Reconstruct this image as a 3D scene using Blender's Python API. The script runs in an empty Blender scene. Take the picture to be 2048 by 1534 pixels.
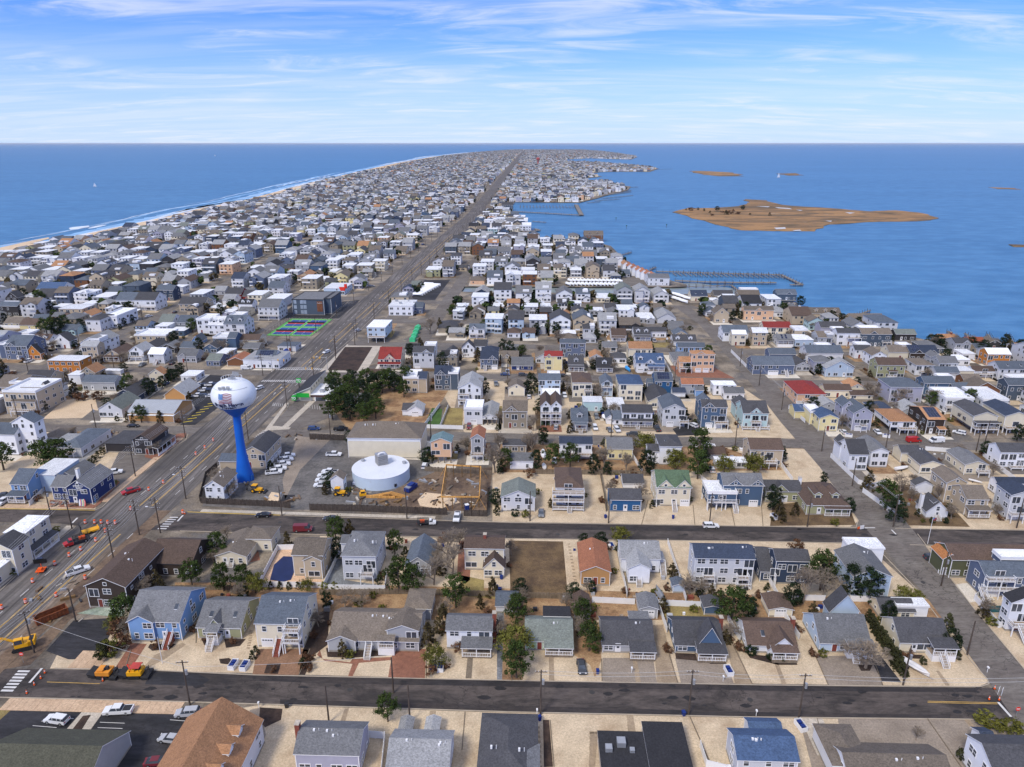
import bpy,math,random
from mathutils import Vector,Matrix
random.seed(7)
S = bpy.context.scene
COL = S.collection
# ------------------------------------------------------------------ camera
FPX = 1420.0; CH = 108.0; PITCH = math.atan((767-286.3)/FPX)
cs,cc = math.sin(PITCH),math.cos(PITCH)
cam_data = bpy.data.cameras.new('camera'); cam = bpy.data.objects.new('camera',cam_data); COL.objects.link(cam)
cam_data.sensor_width = 36.0; cam_data.lens = 36.0*FPX/2048
cam_data.clip_start = 1.0; cam_data.clip_end = 400000
cam.location = (0,0,CH)
cam.rotation_euler = (math.pi/2-PITCH,0,0)
S.camera = cam
# ------------------------------------------------------------------ sky, sun, exposure
SUN_EL,SUN_AZ = 48.0,215.0         # degrees; azimuth clockwise from +Y (ahead)
w = bpy.data.worlds.new('World'); S.world = w; w.use_nodes = True
N = w.node_tree.nodes; L = w.node_tree.links; N.clear()
def wn(t,**k):
 n = N.new(t)
 for a,b in k.items(): setattr(n,a,b)
 return n
sky = wn('ShaderNodeTexSky',sky_type='NISHITA',sun_disc=False)
sky.sun_elevation = math.radians(SUN_EL); sky.sun_rotation = math.radians(SUN_AZ)
sky.air_density = 1.0; sky.dust_density = 0.3; sky.ozone_density = 3.0; sky.altitude = 0
geo = wn('ShaderNodeNewGeometry'); sep = wn('ShaderNodeSeparateXYZ')
tc = wn('ShaderNodeTexCoord')
L.new(tc.outputs['Generated'],sep.inputs[0])
def wm(op,a,b=None,c=None,clamp=False):
 n = wn('ShaderNodeMath',operation=op,use_clamp=clamp)
 for i,x in enumerate((a,b,c)):
  if x is None: continue
  if isinstance(x,(int,float)): n.inputs[i].default_value = x
  else: L.new(x,n.inputs[i])
 return n.outputs[0]
zc = wm('MAXIMUM',sep.outputs[2],0.0)
den = wm('ADD',zc,0.10)
comb = wn('ShaderNodeCombineXYZ')
L.new(wm('DIVIDE',sep.outputs[0],den),comb.inputs[0])
L.new(wm('DIVIDE',sep.outputs[1],den),comb.inputs[1])
def wnoise(scale,detail,rough,dist,sx,sy,off):
 mp = wn('ShaderNodeMapping'); mp.inputs['Scale'].default_value = (sx,sy,1)
 mp.inputs['Location'].default_value = off; mp.inputs['Rotation'].default_value = (0,0,0.35)
 L.new(comb.outputs[0],mp.inputs[0])
 n = wn('ShaderNodeTexNoise'); n.inputs['Scale'].default_value = scale; n.inputs['Detail'].default_value = detail
 n.inputs['Roughness'].default_value = rough; n.inputs['Distortion'].default_value = dist
 L.new(mp.outputs[0],n.inputs[0]); return n.outputs[0]
def wramp(x,a,b):
 n = wn('ShaderNodeMapRange',clamp=True,interpolation_type='SMOOTHSTEP')
 n.inputs[1].default_value = a; n.inputs[2].default_value = b; L.new(x,n.inputs[0]); return n.outputs[0]
big = wramp(wnoise(0.8,2,0.5,0.3,1.0,1.0,(3.1,7.2,0)),0.34,0.56)
fine = wramp(wnoise(1.5,9,0.62,1.4,0.55,1.5,(1.2,3.4,0)),0.38,0.74)
veil = wramp(wnoise(1.3,6,0.6,0.8,0.3,1.6,(8.3,1.4,0)),0.40,0.75)
cl = wm('MULTIPLY',wm('MULTIPLY',fine,big),0.66)
veilh = wramp(zc,0.20,0.0)                                       # thin bands of stratus thicken with the long path near the horizon
cl = wm('MAXIMUM',cl,wm('MULTIPLY',veil,wm('ADD',wm('MULTIPLY',veilh,0.30),0.10)),clamp=True)
deck = wm('MULTIPLY',wramp(zc,0.22,0.6),0.62)                 # thin high overcast above: the light is nearly shadowless
cl = wm('MAXIMUM',cl,deck)
hz = wm('MULTIPLY',wramp(zc,0.155,-0.03),0.90)  # air near the horizon
def wmix(f,a,b):
 n = wn('ShaderNodeMix',data_type='RGBA')
 L.new(f,n.inputs[0])
 for i,x in ((6,a),(7,b)):
  if isinstance(x,tuple): n.inputs[i].default_value = (*x,1)
  else: L.new(x,n.inputs[i])
 return n.outputs[2]
mul = wn('ShaderNodeMix',data_type='RGBA',blend_type='MULTIPLY'); mul.inputs[0].default_value = 1
L.new(sky.outputs[0],mul.inputs[6]); mul.inputs[7].default_value = (0.40,0.66,1.46,1)
skyc = wmix(hz,mul.outputs[2],(4.9,6.15,8.0))
skyc = wmix(cl,skyc,(6.6,6.9,7.5))
bg = wn('ShaderNodeBackground'); bg.inputs['Strength'].default_value = 0.1
L.new(skyc,bg.inputs[0]); out = wn('ShaderNodeOutputWorld'); L.new(bg.outputs[0],out.inputs[0])
sd = bpy.data.lights.new('sun','SUN'); sd.energy = 2.2; sd.angle = math.radians(14); sd.color = (1.0,0.92,0.80)
sun = bpy.data.objects.new('sun',sd); COL.objects.link(sun)
az,el = math.radians(SUN_AZ),math.radians(SUN_EL)
sdir = Vector((math.sin(az)*math.cos(el),math.cos(az)*math.cos(el),math.sin(el)))
sun.rotation_euler = (-sdir).to_track_quat('-Z','Y').to_euler()
S.view_settings.view_transform = 'Standard'; S.view_settings.look = 'None'
S.view_settings.exposure = 0.42; S.view_settings.gamma = 1.0; S.view_settings.use_curve_mapping = False
S.render.engine = 'CYCLES'; S.cycles.max_bounces = 4; S.cycles.diffuse_bounces = 2; S.cycles.glossy_bounces = 2
S.cycles.transmission_bounces = 1; S.cycles.use_denoising = True
# ------------------------------------------------------------------ picture row/column -> place on the ground
def G(u,v,z=0.0):
 x = (u-1024)/FPX; y = (767-v)/FPX
 t = (z-CH)/(-cs+y*cc)
 return Vector((x*t,(cc+y*cs)*t,z))
def PV(Y,Z):                         # picture row of a point Y ahead and Z up
 return 767-FPX*(Y*cs+(Z-CH)*cc)/(Y*cc-(Z-CH)*cs)
def HT(Y,v):                         # height that shows at row v, Y ahead
 k = (767-v)/FPX
 return CH+Y*(k*cc-cs)/(cc+k*cs)
def bisect(f,a,b):                  # f decreasing
 for _ in range(30):
  m = (a+b)/2
  if f(m) > 0: a = m
  else: b = m
 return (a+b)/2
AE,AW = math.radians(1.9),math.radians(3.3)    # street grid bearings, bay side and ocean side
BLV = [(-130,-60),(-118,150),(-115.2,200.4),(-111.8,250.5),(-106.9,324.4),(-93.7,543.8),(-58.8,1154.5),(91.2,7560),(260,14000)]
BLV = [(-130.5,-60),(-118.2,150)] + BLV[2:]
def BC(Y):
 for (x0,y0),(x1,y1) in zip(BLV,BLV[1:]):
  if Y <= y1: break
 return x0+(x1-x0)*(Y-y0)/(y1-y0)
# ------------------------------------------------------------------ materials
MATS = {}
def lin(c):
 return tuple(((x/255+0.055)/1.055)**2.4 if x > 10 else x/255/12.92 for x in c)
def mat(name,col,rough=0.8,var=0.12,scale=0.6,kind=None,col2=None,metal=0.0,spec=0.3,bump=0.0):
 if name in MATS: return MATS[name]
 m = bpy.data.materials.new(name); m.use_nodes = True
 nt = m.node_tree; n = nt.nodes; l = nt.links; b = n['Principled BSDF']
 b.inputs['Roughness'].default_value = rough; b.inputs['Metallic'].default_value = metal
 b.inputs['Specular IOR Level'].default_value = spec
 g = n.new('ShaderNodeNewGeometry'); pos = g.outputs['Position']
 def noise(s,det=4,r=0.55,src=None,dist=0.0):
  t = n.new('ShaderNodeTexNoise'); t.inputs['Scale'].default_value = s; t.inputs['Detail'].default_value = det
  t.inputs['Roughness'].default_value = r; t.inputs['Distortion'].default_value = dist
  l.new(src or pos,t.inputs[0]); return t.outputs[0]
 def rng(x,a,c,lo=0.0,hi=1.0):
  t = n.new('ShaderNodeMapRange'); t.clamp = True
  for i,q in enumerate((a,c,lo,hi)): t.inputs[i+1].default_value = q
  l.new(x,t.inputs[0]); return t.outputs[0]
 def mix(f,a,c,mode='MIX'):
  t = n.new('ShaderNodeMix'); t.data_type = 'RGBA'; t.blend_type = mode
  if isinstance(f,(int,float)): t.inputs[0].default_value = f
  else: l.new(f,t.inputs[0])
  for i,q in ((6,a),(7,c)):
   if isinstance(q,tuple): t.inputs[i].default_value = (*q[:3],1)
   else: l.new(q,t.inputs[i])
  return t.outputs[2]
 def mth(op,a,c):
  t = n.new('ShaderNodeMath'); t.operation = op
  for i,q in enumerate((a,c)):
   if isinstance(q,(int,float)): t.inputs[i].default_value = q
   else: l.new(q,t.inputs[i])
  return t.outputs[0]
 def gray(x):
  t = n.new('ShaderNodeCombineColor')
  for i in range(3): l.new(x,t.inputs[i])
  return t.outputs[0]
 def smap(sx,sy,sz,rz=0.0):
  t = n.new('ShaderNodeMapping'); t.inputs['Scale'].default_value = (sx,sy,sz); t.inputs['Rotation'].default_value = (0,0,rz)
  l.new(pos,t.inputs[0]); return t.outputs[0]
 c = tuple(col)
 lo = tuple(x*(1-var) for x in c); hi = tuple(min(1,x*(1+var)) for x in c)
 base = mix(rng(noise(scale),0.3,0.7),lo,hi)
 if kind == 'roof':
  oi = n.new('ShaderNodeObjectInfo')
  base = mix(1.0,base,gray(rng(oi.outputs['Random'],0,1,0.84,1.2)),'MULTIPLY')
  base = mix(1.0,base,gray(rng(noise(2.6,4,0.8,smap(1,1,2.2)),0.32,0.68,0.58,1.42)),'MULTIPLY')
  base = mix(rng(noise(0.35,5,0.6,smap(1,0.4,1)),0.56,0.75,0,0.30),base,tuple(x*0.5 for x in c))
 elif kind == 'wall':
  oi = n.new('ShaderNodeObjectInfo')
  base = mix(1.0,base,gray(rng(oi.outputs['Random'],0,1,0.9,1.06)),'MULTIPLY')
  wv = n.new('ShaderNodeTexWave'); wv.bands_direction = 'Z'; wv.inputs['Scale'].default_value = 1.4
  l.new(pos,wv.inputs[0])
  base = mix(1.0,base,gray(rng(wv.outputs[1],0,0.35,0.86,1.0)),'MULTIPLY')
  base = mix(rng(noise(0.5,5,0.6,smap(1,1,0.25)),0.55,0.8,0,0.16),base,tuple(x*0.6 for x in c))
 elif kind == 'gravel':
  base = mix(1.0,base,gray(rng(noise(2.4,4,0.85),0.32,0.68,0.68,1.25)),'MULTIPLY')
  base = mix(rng(noise(0.13,6,0.7),0.48,0.70,0,0.6),base,col2 or tuple(x*0.6 for x in c))
 elif kind == 'marsh':
  base = mix(rng(noise(0.010,9,0.75,smap(.5,1.6,1),1.0),0.44,0.56),lin((162,124,80)),lin((104,86,62)))
  base = mix(rng(noise(0.05,6,0.7,smap(.5,1.4,1)),0.55,0.66),base,lin((70,66,48)))
  base = mix(rng(noise(0.03,7,0.75,smap(.6,2,1),1.5),0.62,0.68),base,lin((176,160,134)))
 elif kind == 'grass':
  base = mix(rng(noise(0.16,5,0.7),0.42,0.62),base,col2 or tuple(x*0.6 for x in c))
  base = mix(1.0,base,gray(rng(noise(2.6,3,0.8),0.3,0.7,0.65,1.3)),'MULTIPLY')
 elif kind == 'asphalt':
  base = mix(rng(noise(0.16,7,0.7,smap(0.35,1,1),0.8),0.42,0.60),base,col2 or tuple(x*0.55 for x in c))
  base = mix(1.0,base,gray(rng(noise(1.2,6,0.8,smap(0.3,1,1)),0.32,0.68,0.66,1.32)),'MULTIPLY')
  vo = n.new('ShaderNodeTexVoronoi'); vo.feature = 'DISTANCE_TO_EDGE'; vo.inputs['Scale'].default_value = 0.33
  wj = n.new('ShaderNodeVectorMath'); wj.operation = 'ADD'
  nn = n.new('ShaderNodeTexNoise'); nn.inputs['Scale'].default_value = 0.7; nn.inputs['Detail'].default_value = 5
  l.new(pos,nn.inputs[0]); sc = n.new('ShaderNodeVectorMath'); sc.operation = 'SCALE'; sc.inputs['Scale'].default_value = 3.0
  l.new(nn.outputs[1],sc.inputs[0]); l.new(pos,wj.inputs[0]); l.new(sc.outputs[0],wj.inputs[1]); l.new(wj.outputs[0],vo.inputs[0])
  crack = mth('MULTIPLY',rng(vo.outputs[0],0.0,0.035,1,0),rng(noise(0.06,2),0.46,0.60))
  base = mix(mth('MULTIPLY',crack,0.75),base,(0.016,0.015,0.015))
 elif kind == 'blvd':                                                 # worn lanes run along the road
  strk = noise(0.55,4,0.6,smap(1.6,0.035,1,0.057))
  base = mix(1.0,base,gray(rng(strk,0.36,0.64,0.5,1.4)),'MULTIPLY')
  base = mix(rng(noise(0.035,5,0.65),0.45,0.62,0,0.6),base,tuple(x*0.55 for x in c))
  base = mix(1.0,base,gray(rng(noise(1.3,5,0.75),0.3,0.7,0.85,1.15)),'MULTIPLY')
 elif kind == 'yard':
  base = mix(rng(noise(0.10,6,0.7),0.40,0.60),base,col2 or tuple(x*0.5 for x in c))
  base = mix(1.0,base,gray(rng(noise(0.9,6,0.8),0.3,0.7,0.6,1.4)),'MULTIPLY')
 elif kind == 'land':
  base = mix(rng(noise(0.06,5,0.6),0.40,0.60),lin((150,138,121)),lin((94,86,76)))
  base = mix(rng(noise(0.09,4,0.6,None,0.5),0.5,0.62),base,lin((104,100,96)))
  base = mix(1.0,base,gray(rng(noise(1.5,5,0.8),0.32,0.68,0.6,1.3)),'MULTIPLY')
 elif kind == 'leaf':
  oi = n.new('ShaderNodeObjectInfo')
  base = mix(rng(noise(0.9,3,0.6),0.35,0.65),tuple(x*0.50 for x in c),tuple(x*1.55 for x in c))
  base = mix(1.0,base,gray(rng(oi.outputs['Random'],0,1,0.8,1.25)),'MULTIPLY')
  base = mix(rng(noise(4.0,2,0.6),0.58,0.72,0,0.5),base,col2 or tuple(x*0.6 for x in c))
 elif kind == 'metalroof':
  wv = n.new('ShaderNodeTexWave'); wv.bands_direction = 'X'; wv.inputs['Scale'].default_value = 0.55
  l.new(pos,wv.inputs[0])
  base = mix(1.0,base,gray(rng(wv.outputs[1],0,0.3,0.72,1.0)),'MULTIPLY')
 elif kind == 'wood':
  base = mix(1.0,base,gray(rng(noise(1.1,4,0.7,smap(3.5,3.5,0.3)),0.3,0.7,0.6,1.35)),'MULTIPLY')
 elif kind == 'tank':
  base = mix(rng(noise(0.35,6,0.65,smap(1,0.35,1)),0.58,0.75,0,0.35),base,lin((150,150,148)))
 l.new(base,b.inputs['Base Color'])
 if bump:
  bp = n.new('ShaderNodeBump'); bp.inputs['Strength'].default_value = bump; bp.inputs['Distance'].default_value = 0.1
  l.new(noise(4.0,4,0.7),bp.inputs['Height']); l.new(bp.outputs[0],b.inputs['Normal'])
 MATS[name] = m; return m
WALL = dict(white=(226,228,232),cream=(222,212,188),tan=(186,170,146),gray=(168,170,174),lgray=(202,204,208),lblue=(178,195,212),
 skyblue=(122,158,202),steel=(76,98,124),blue=(44,92,138),dblue=(36,54,104),navy=(52,66,88),slate=(96,108,132),green=(164,192,160),sage=(160,160,124),
 mint=(178,204,206),yellow=(226,212,160),brown=(120,82,56),dark=(56,54,56),dkbrown=(62,52,46),peach=(216,176,142),lav=(166,166,182),
 taupe=(150,140,124),ochre=(184,140,90),orange=(190,122,52),olive=(92,94,68),red=(128,44,42),pink=(210,160,150),graphite=(78,90,104))
ROOF = dict(moss=(74,74,62),grey=(106,107,109),dk=(71,71,74),black=(48,48,51),lt=(146,147,148),brown=(88,73,64),tan=(164,122,88),orange=(160,106,78),taupe=(108,99,89),
 blue=(68,88,118),navy=(54,63,80),slate=(86,94,104),white=(222,224,226),green=(88,108,84),ggreen=(110,116,110),red=(128,50,46),rust=(150,84,58),teal=(96,118,122),copper=(176,118,72))
WN = dict(white='white',cream='cream',tan='tan',gray='grey',lgray='pale grey',lblue='pale blue',skyblue='sky blue',steel='steel blue',blue='blue',dblue='royal blue',navy='navy',slate='slate blue',
 green='mint green',sage='sage green',mint='aqua',yellow='yellow',brown='brown',dark='charcoal',dkbrown='dark brown',peach='peach',lav='lavender grey',taupe='taupe',ochre='ochre',orange='orange brown',olive='olive',red='barn red',pink='pink',graphite='graphite')
RN = dict(moss='mossy',grey='grey',dk='dark grey',black='black',lt='light grey',brown='brown',tan='tan',orange='orange brown',taupe='taupe',blue='blue',navy='navy',slate='slate',white='white',green='green',ggreen='grey green',red='red',rust='rust',teal='teal',copper='copper')
def WM(k): return mat('siding_'+k,lin(WALL[k]),0.75,0.05,0.5,'wall')
def RM(k): return mat('shingles_'+k,lin(ROOF[k]),0.85 if k != 'white' else 0.6,0.10,0.5,'roof')
M_TRIM = mat('white_trim',(0.78,0.78,0.78),0.5,0.04)
M_GLASS = mat('window_glass',(0.05,0.06,0.075),0.12,0.5,0.4,spec=0.6)
M_DARK = mat('dark_metal',(0.03,0.03,0.032),0.5,0.2)
M_CONC = mat('concrete',lin((188,178,162)),0.9,0.10,0.3,'gravel',bump=0.2)
M_SLAB = mat('tan_concrete',lin((198,170,140)),0.9,0.10,0.4,'gravel',lin((170,140,112)))
M_BRICKP = mat('brick_paving',lin((142,98,78)),0.9,0.18,0.9,'gravel',lin((112,74,60)))
M_WOOD = mat('weathered_wood',lin((120,108,92)),0.85,0.2,0.8,'wood')
M_DECK = mat('deck_wood',lin((150,134,116)),0.8,0.2,0.8,'wood')
M_BRICK = mat('brick_red',lin((130,72,58)),0.9,0.25,2.0)
M_RUBBER = mat('tyre_rubber',(0.02,0.02,0.02),0.8,0.2)
M_STEEL = mat('galvanised_steel',(0.45,0.46,0.47),0.45,0.1,metal=0.6)
M_SOLAR = mat('solar_cells',(0.012,0.02,0.055),0.2,0.3,spec=0.6)
M_BLUE = mat('blue_plastic',lin((26,50,118)),0.4)
M_POLE = mat('pole_wood',lin((82,72,64)),0.9,0.25,0.6,'wood')
# ------------------------------------------------------------------ mesh builder
class MB:
 def __init__(s): s.v = []; s.f = []; s.m = []; s.mats = []
 def mi(s,m):
  if m not in s.mats: s.mats.append(m)
  return s.mats.index(m)
 def face(s,pts,m):
  k = len(s.v); s.v.extend([tuple(p) for p in pts]); s.f.append(tuple(range(k,k+len(pts)))); s.m.append(s.mi(m))
 def box(s,x0,x1,y0,y1,z0,z1,m,top=None):
  k = len(s.v); i = s.mi(m)
  s.v += [(x0,y0,z0),(x1,y0,z0),(x1,y1,z0),(x0,y1,z0),(x0,y0,z1),(x1,y0,z1),(x1,y1,z1),(x0,y1,z1)]
  for f in ((3,2,1,0),(4,5,6,7),(0,1,5,4),(1,2,6,5),(2,3,7,6),(3,0,4,7)):
   s.f.append(tuple(k+q for q in f)); s.m.append(i)
  if top is not None: s.m[-5] = s.mi(top)
 def hexa(s,b,t,m,mt=None):      # bottom and top quads (ccw from above)
  k = len(s.v); i = s.mi(m); s.v += [tuple(p) for p in b]+[tuple(p) for p in t]
  for f in ((3,2,1,0),(4,5,6,7),(0,1,5,4),(1,2,6,5),(2,3,7,6),(3,0,4,7)):
   s.f.append(tuple(k+q for q in f)); s.m.append(i)
  if mt is not None: s.m[-5] = s.mi(mt)
 def tube(s,a,b,r0,r1,m,n=6,caps=True):
  a = Vector(a); b = Vector(b); d = (b-a)
  if d.length < 1e-6: return
  d.normalize(); x = d.orthogonal().normalized(); y = d.cross(x); k = len(s.v); i = s.mi(m)
  for p,r in ((a,r0),(b,r1)):
   for q in range(n):
    t = 2*math.pi*q/n; s.v.append(tuple(p+(x*math.cos(t)+y*math.sin(t))*r))
  for q in range(n):
   s.f.append((k+q,k+(q+1) % n,k+n+(q+1) % n,k+n+q)); s.m.append(i)
  if caps:
   s.f.append(tuple(k+n-1-q for q in range(n))); s.m.append(i)
   s.f.append(tuple(k+n+q for q in range(n))); s.m.append(i)
 def lathe(s,prof,m,n=24,c=(0,0),mfun=None):
  k = len(s.v)
  for r,z in prof:
   for q in range(n):
    t = 2*math.pi*q/n; s.v.append((c[0]+r*math.cos(t),c[1]+r*math.sin(t),z))
  for j in range(len(prof)-1):
   i = s.mi(mfun(j) if mfun else m)
   for q in range(n):
    s.f.append((k+j*n+q,k+j*n+(q+1) % n,k+(j+1)*n+(q+1) % n,k+(j+1)*n+q)); s.m.append(i)
 def mesh(s,name,smooth=False):
  me = bpy.data.meshes.new(name); me.from_pydata(s.v,[],s.f)
  for m in s.mats: me.materials.append(m)
  if s.m: me.polygons.foreach_set('material_index',s.m)
  if smooth: me.polygons.foreach_set('use_smooth',[True]*len(me.polygons))
  me.update(); return me
 def obj(s,name,parent=None,smooth=False,loc=None,rot=None,kind=None):
  return link(name,s.mesh(name,smooth),parent,loc,rot,kind)
def link(name,me,parent=None,loc=None,rot=None,kind=None):
 o = bpy.data.objects.new(name,me); COL.objects.link(o)
 if parent is not None: o.parent = parent
 if loc is not None: o.location = loc
 if rot is not None: o.rotation_euler = rot if isinstance(rot,tuple) else (0,0,rot)
 if kind: o['kind'] = kind
 return o
USED = {}
def tag(o,label,cat,group=None):
 o['label'] = label; o['category'] = cat
 if group: o['group'] = group
 return o
def root(name,loc,rz,label,cat,group=None):
 o = bpy.data.objects.new(name,None); COL.objects.link(o); o.empty_display_size = 0.5
 o.location = loc; o.rotation_euler = (0,0,rz); return tag(o,label,cat,group)
def copy_tree(src,loc,rz,label,scale=1.0,parent=None):
 c = src.copy(); COL.objects.link(c); c.location = loc; c.rotation_euler = (0,0,rz)
 c.scale = (scale,)*3 if not isinstance(scale,tuple) else scale; c['label'] = label
 for ch in src.children:
  d = ch.copy(); COL.objects.link(d); d.parent = c
  for g in ch.children:
   e = g.copy(); COL.objects.link(e); e.parent = d
 return c
ORD = ['zeroth','first','second','third','fourth','fifth','sixth','seventh','eighth','ninth','tenth','eleventh','twelfth','thirteenth','fourteenth','fifteenth','sixteenth',
 'seventeenth','eighteenth','nineteenth','twentieth','21st','22nd','23rd','24th','25th','26th','27th','28th','29th','30th']
def inpoly(x,y,P):
 c = False; j = len(P)-1
 for i in range(len(P)):
  xi,yi = P[i][0],P[i][1]; xj,yj = P[j][0],P[j][1]
  if (yi > y) != (yj > y) and x < (xj-xi)*(y-yi)/(yj-yi)+xi: c = not c
  j = i
 return c
# ------------------------------------------------------------------ setting: water, land, streets
def sheet(name,pts,z,m,kind='structure',parent=None):
 mb = MB(); mb.face([(p[0],p[1],z) for p in pts],m)
 o = mb.obj(name,parent,kind=kind if parent is None else None)
 return o
def px(*uv): return [G(a,b) for a,b in uv]
def water_mat():
 m = bpy.data.materials.new('sea_water'); m.use_nodes = True
 nt = m.node_tree; n = nt.nodes; l = nt.links; b = n['Principled BSDF']
 g = n.new('ShaderNodeNewGeometry')
 def noise(s,sx,sy,det,rot=0.2):
  mp = n.new('ShaderNodeMapping'); mp.inputs['Scale'].default_value = (sx,sy,1); mp.inputs['Rotation'].default_value = (0,0,rot)
  l.new(g.outputs['Position'],mp.inputs[0])
  t = n.new('ShaderNodeTexNoise'); t.inputs['Scale'].default_value = s; t.inputs['Detail'].default_value = det; t.inputs['Roughness'].default_value = 0.65
  l.new(mp.outputs[0],t.inputs[0]); return t.outputs[0]
 def rng(x,a,c,lo,hi):
  t = n.new('ShaderNodeMapRange')
  for i,q in enumerate((a,c,lo,hi)): t.inputs[i+1].default_value = q
  l.new(x,t.inputs[0]); return t.outputs[0]
 mx = n.new('ShaderNodeMix'); mx.data_type = 'RGBA'
 l.new(rng(noise(0.0016,0.5,1.6,7),0.35,0.65,0,1),mx.inputs[0])
 mx.inputs[6].default_value = (0.028,0.138,0.29,1); mx.inputs[7].default_value = (0.046,0.175,0.35,1)
 m2 = n.new('ShaderNodeMix'); m2.data_type = 'RGBA'
 l.new(rng(noise(0.045,0.7,1.3,9),0.42,0.64,0,0.75),m2.inputs[0]); l.new(mx.outputs[2],m2.inputs[6])
 m2.inputs[7].default_value = (0.085,0.245,0.44,1)
 m3 = n.new('ShaderNodeMix'); m3.data_type = 'RGBA'
 l.new(rng(noise(0.012,0.4,2.4,8,0.1),0.50,0.68,0,0.5),m3.inputs[0]); l.new(m2.outputs[2],m3.inputs[6])
 m3.inputs[7].default_value = (0.022,0.115,0.25,1)
 l.new(m3.outputs[2],b.inputs['Base Color'])
 b.inputs['Roughness'].default_value = 0.42; b.inputs['Specular IOR Level'].default_value = 0.22
 bp = n.new('ShaderNodeBump'); bp.inputs['Strength'].default_value = 0.8; bp.inputs['Distance'].default_value = 0.9
 l.new(noise(0.22,0.8,1.3,6),bp.inputs['Height']); l.new(bp.outputs[0],b.inputs['Normal'])
 return m
M_WATER = water_mat()
mb = MB()
ys = [-300,0,300,600,1200,3000,8000,20000,60000,220000]
for y0,y1 in zip(ys,ys[1:]):
 W0 = 250000 if y0 > 3000 else 9000
 mb.face([(-W0,y0,-1.0),(W0,y0,-1.0),(W0,y1,-1.0),(-W0,y1,-1.0)],M_WATER)
mb.obj('sea',kind='structure')
OCEAN = [(-1560,794),(0,500),(55,490),(96,484),(123,480),(205,463),(325,437),(410,416),(496,400),(625,366),(700,348),(790,327),(870,313),(950,304.5),(1010,300.5),(1045,299)]
BAY = [(1160,299.5),(1205,303),(1245,308),(1276,313.5),(1262,319),(1225,318),(1180,316.5),(1130,319),(1140,324),(1200,326),(1262,331),(1318,337),(1300,343.5),(1240,343),(1200,344),
 (1178,349),(1205,353),(1170,356.5),(1172,362),(1215,366),(1262,373),(1256,380),(1222,388),(1196,396),(1160,405),(1030,404),(1016,424),(1044,430),(1062,452),(1040,468),(1076,474),
 (1110,481),(1176,480),(1222,492),(1240,510),(1262,527),(1308,545),(1345,562),(1372,568),(1376,573),(1350,574.5),(905,573),(897,583),(1380,588),(1392,584),(1480,590),
 (1530,606),(1560,612),(1622,614),(1680,628),(1735,645),(1790,664),(1868,684),(1970,690),(2048,694),(2500,704)]
land = [G(*p) for p in OCEAN]+[G(*p) for p in BAY]+[Vector((700,-60,0)),Vector((-900,-60,0))]
M_LAND = mat('island_ground',(0.3,0.27,0.22),0.95,0.1,0.5,'land')
o = sheet('ground',land,0.0,M_LAND)
M_SAND = mat('beach_sand',lin((214,190,158)),0.95,0.12,0.03,'gravel',lin((186,160,132)))
mb = MB()
oc = [G(*p) for p in OCEAN]
for a,b in zip(oc,oc[1:]):
 wa = 40 if a.y < 3000 else 80
 mb.face([(a.x-6,a.y,0.05),(a.x+wa,a.y,0.05),(b.x+(40 if b.y < 3000 else 80),b.y,0.05),(b.x-6,b.y,0.05)],M_SAND)
mb.obj('beach',kind='structure')
M_FOAM = mat('surf_foam',(0.64,0.70,0.76),0.6,0.25,0.08)
M_SHAL = mat('shallow_surf',(0.24,0.44,0.66),0.5,0.3,0.02)
fo = MB(); random.seed(3)
def shore(t):                                            # point on the ocean edge, t = metres ahead
 for a,b in zip(oc,oc[1:]):
  if a.y <= t <= b.y: return a.x+(b.x-a.x)*(t-a.y)/(b.y-a.y)
 return oc[-1].x
def foam(y0,y1,off,wd,m=None,z=-0.9):
 k = max(5,int((y1-y0)/14)); prev = None; ph = random.random()*9
 for i in range(k+1):
  t = y0+(y1-y0)*i/k; e = math.sin(math.pi*i/k)**0.6
  x = shore(t)-off-2.5*math.sin(t*0.021+ph)-1.3*math.sin(t*0.07+ph*2)
  ww = wd*e*(0.6+0.5*random.random())
  cur = ((x-ww,t,z),(x+ww,t,z))
  if prev: fo.face([prev[0],prev[1],cur[1],cur[0]],m or M_FOAM)
  prev = cur
for y0,y1,off,wd in ((760,1100,9,4.0),(900,1500,14,3.6),(960,1010,62,12),(1600,2300,12,7),(2600,3600,10,10),(700,820,60,2),(1900,2700,60,4),(1250,2100,10,2.5),(1100,1260,26,2.0),(970,1020,40,5),(1500,1900,30,2),(1900,2500,20,5),(2200,3000,38,3.5),(2400,4200,8,6),
 (3800,5600,40,12),(5000,8000,14,16),(7000,9500,70,28),(5600,7000,90,16),(700,900,34,1.2),(820,1060,52,1.3),(1000,1400,60,1.5),(1350,1800,75,1.4),(1700,2300,80,1.8)):
 foam(y0,y1,off,wd)
for y0,y1,off,wd in ((600,1500,20,16),(1200,2600,26,20),(900,1900,56,6),(2300,5000,30,26),(5000,9000,60,40),(1500,3000,75,8)):
 foam(y0,y1,off,wd,M_SHAL,-0.95)
fo.obj('surf',kind='stuff')
sheet('sand_bar',px((0,494),(45,484),(96,473.5),(99,476),(50,489),(0,501)),-0.6,M_SAND)
M_CANAL = mat('canal_water',lin((128,138,134)),.3,.15,.2)
sheet('canal',px((890,600),(905,566),(1345,569),(1385,562),(1470,575),(1478,592),(1380,598)),-0.9,M_CANAL)
M_MARSH = mat('marsh_grass',lin((150,116,76)),0.95,0.2,0.02,'marsh')
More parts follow.
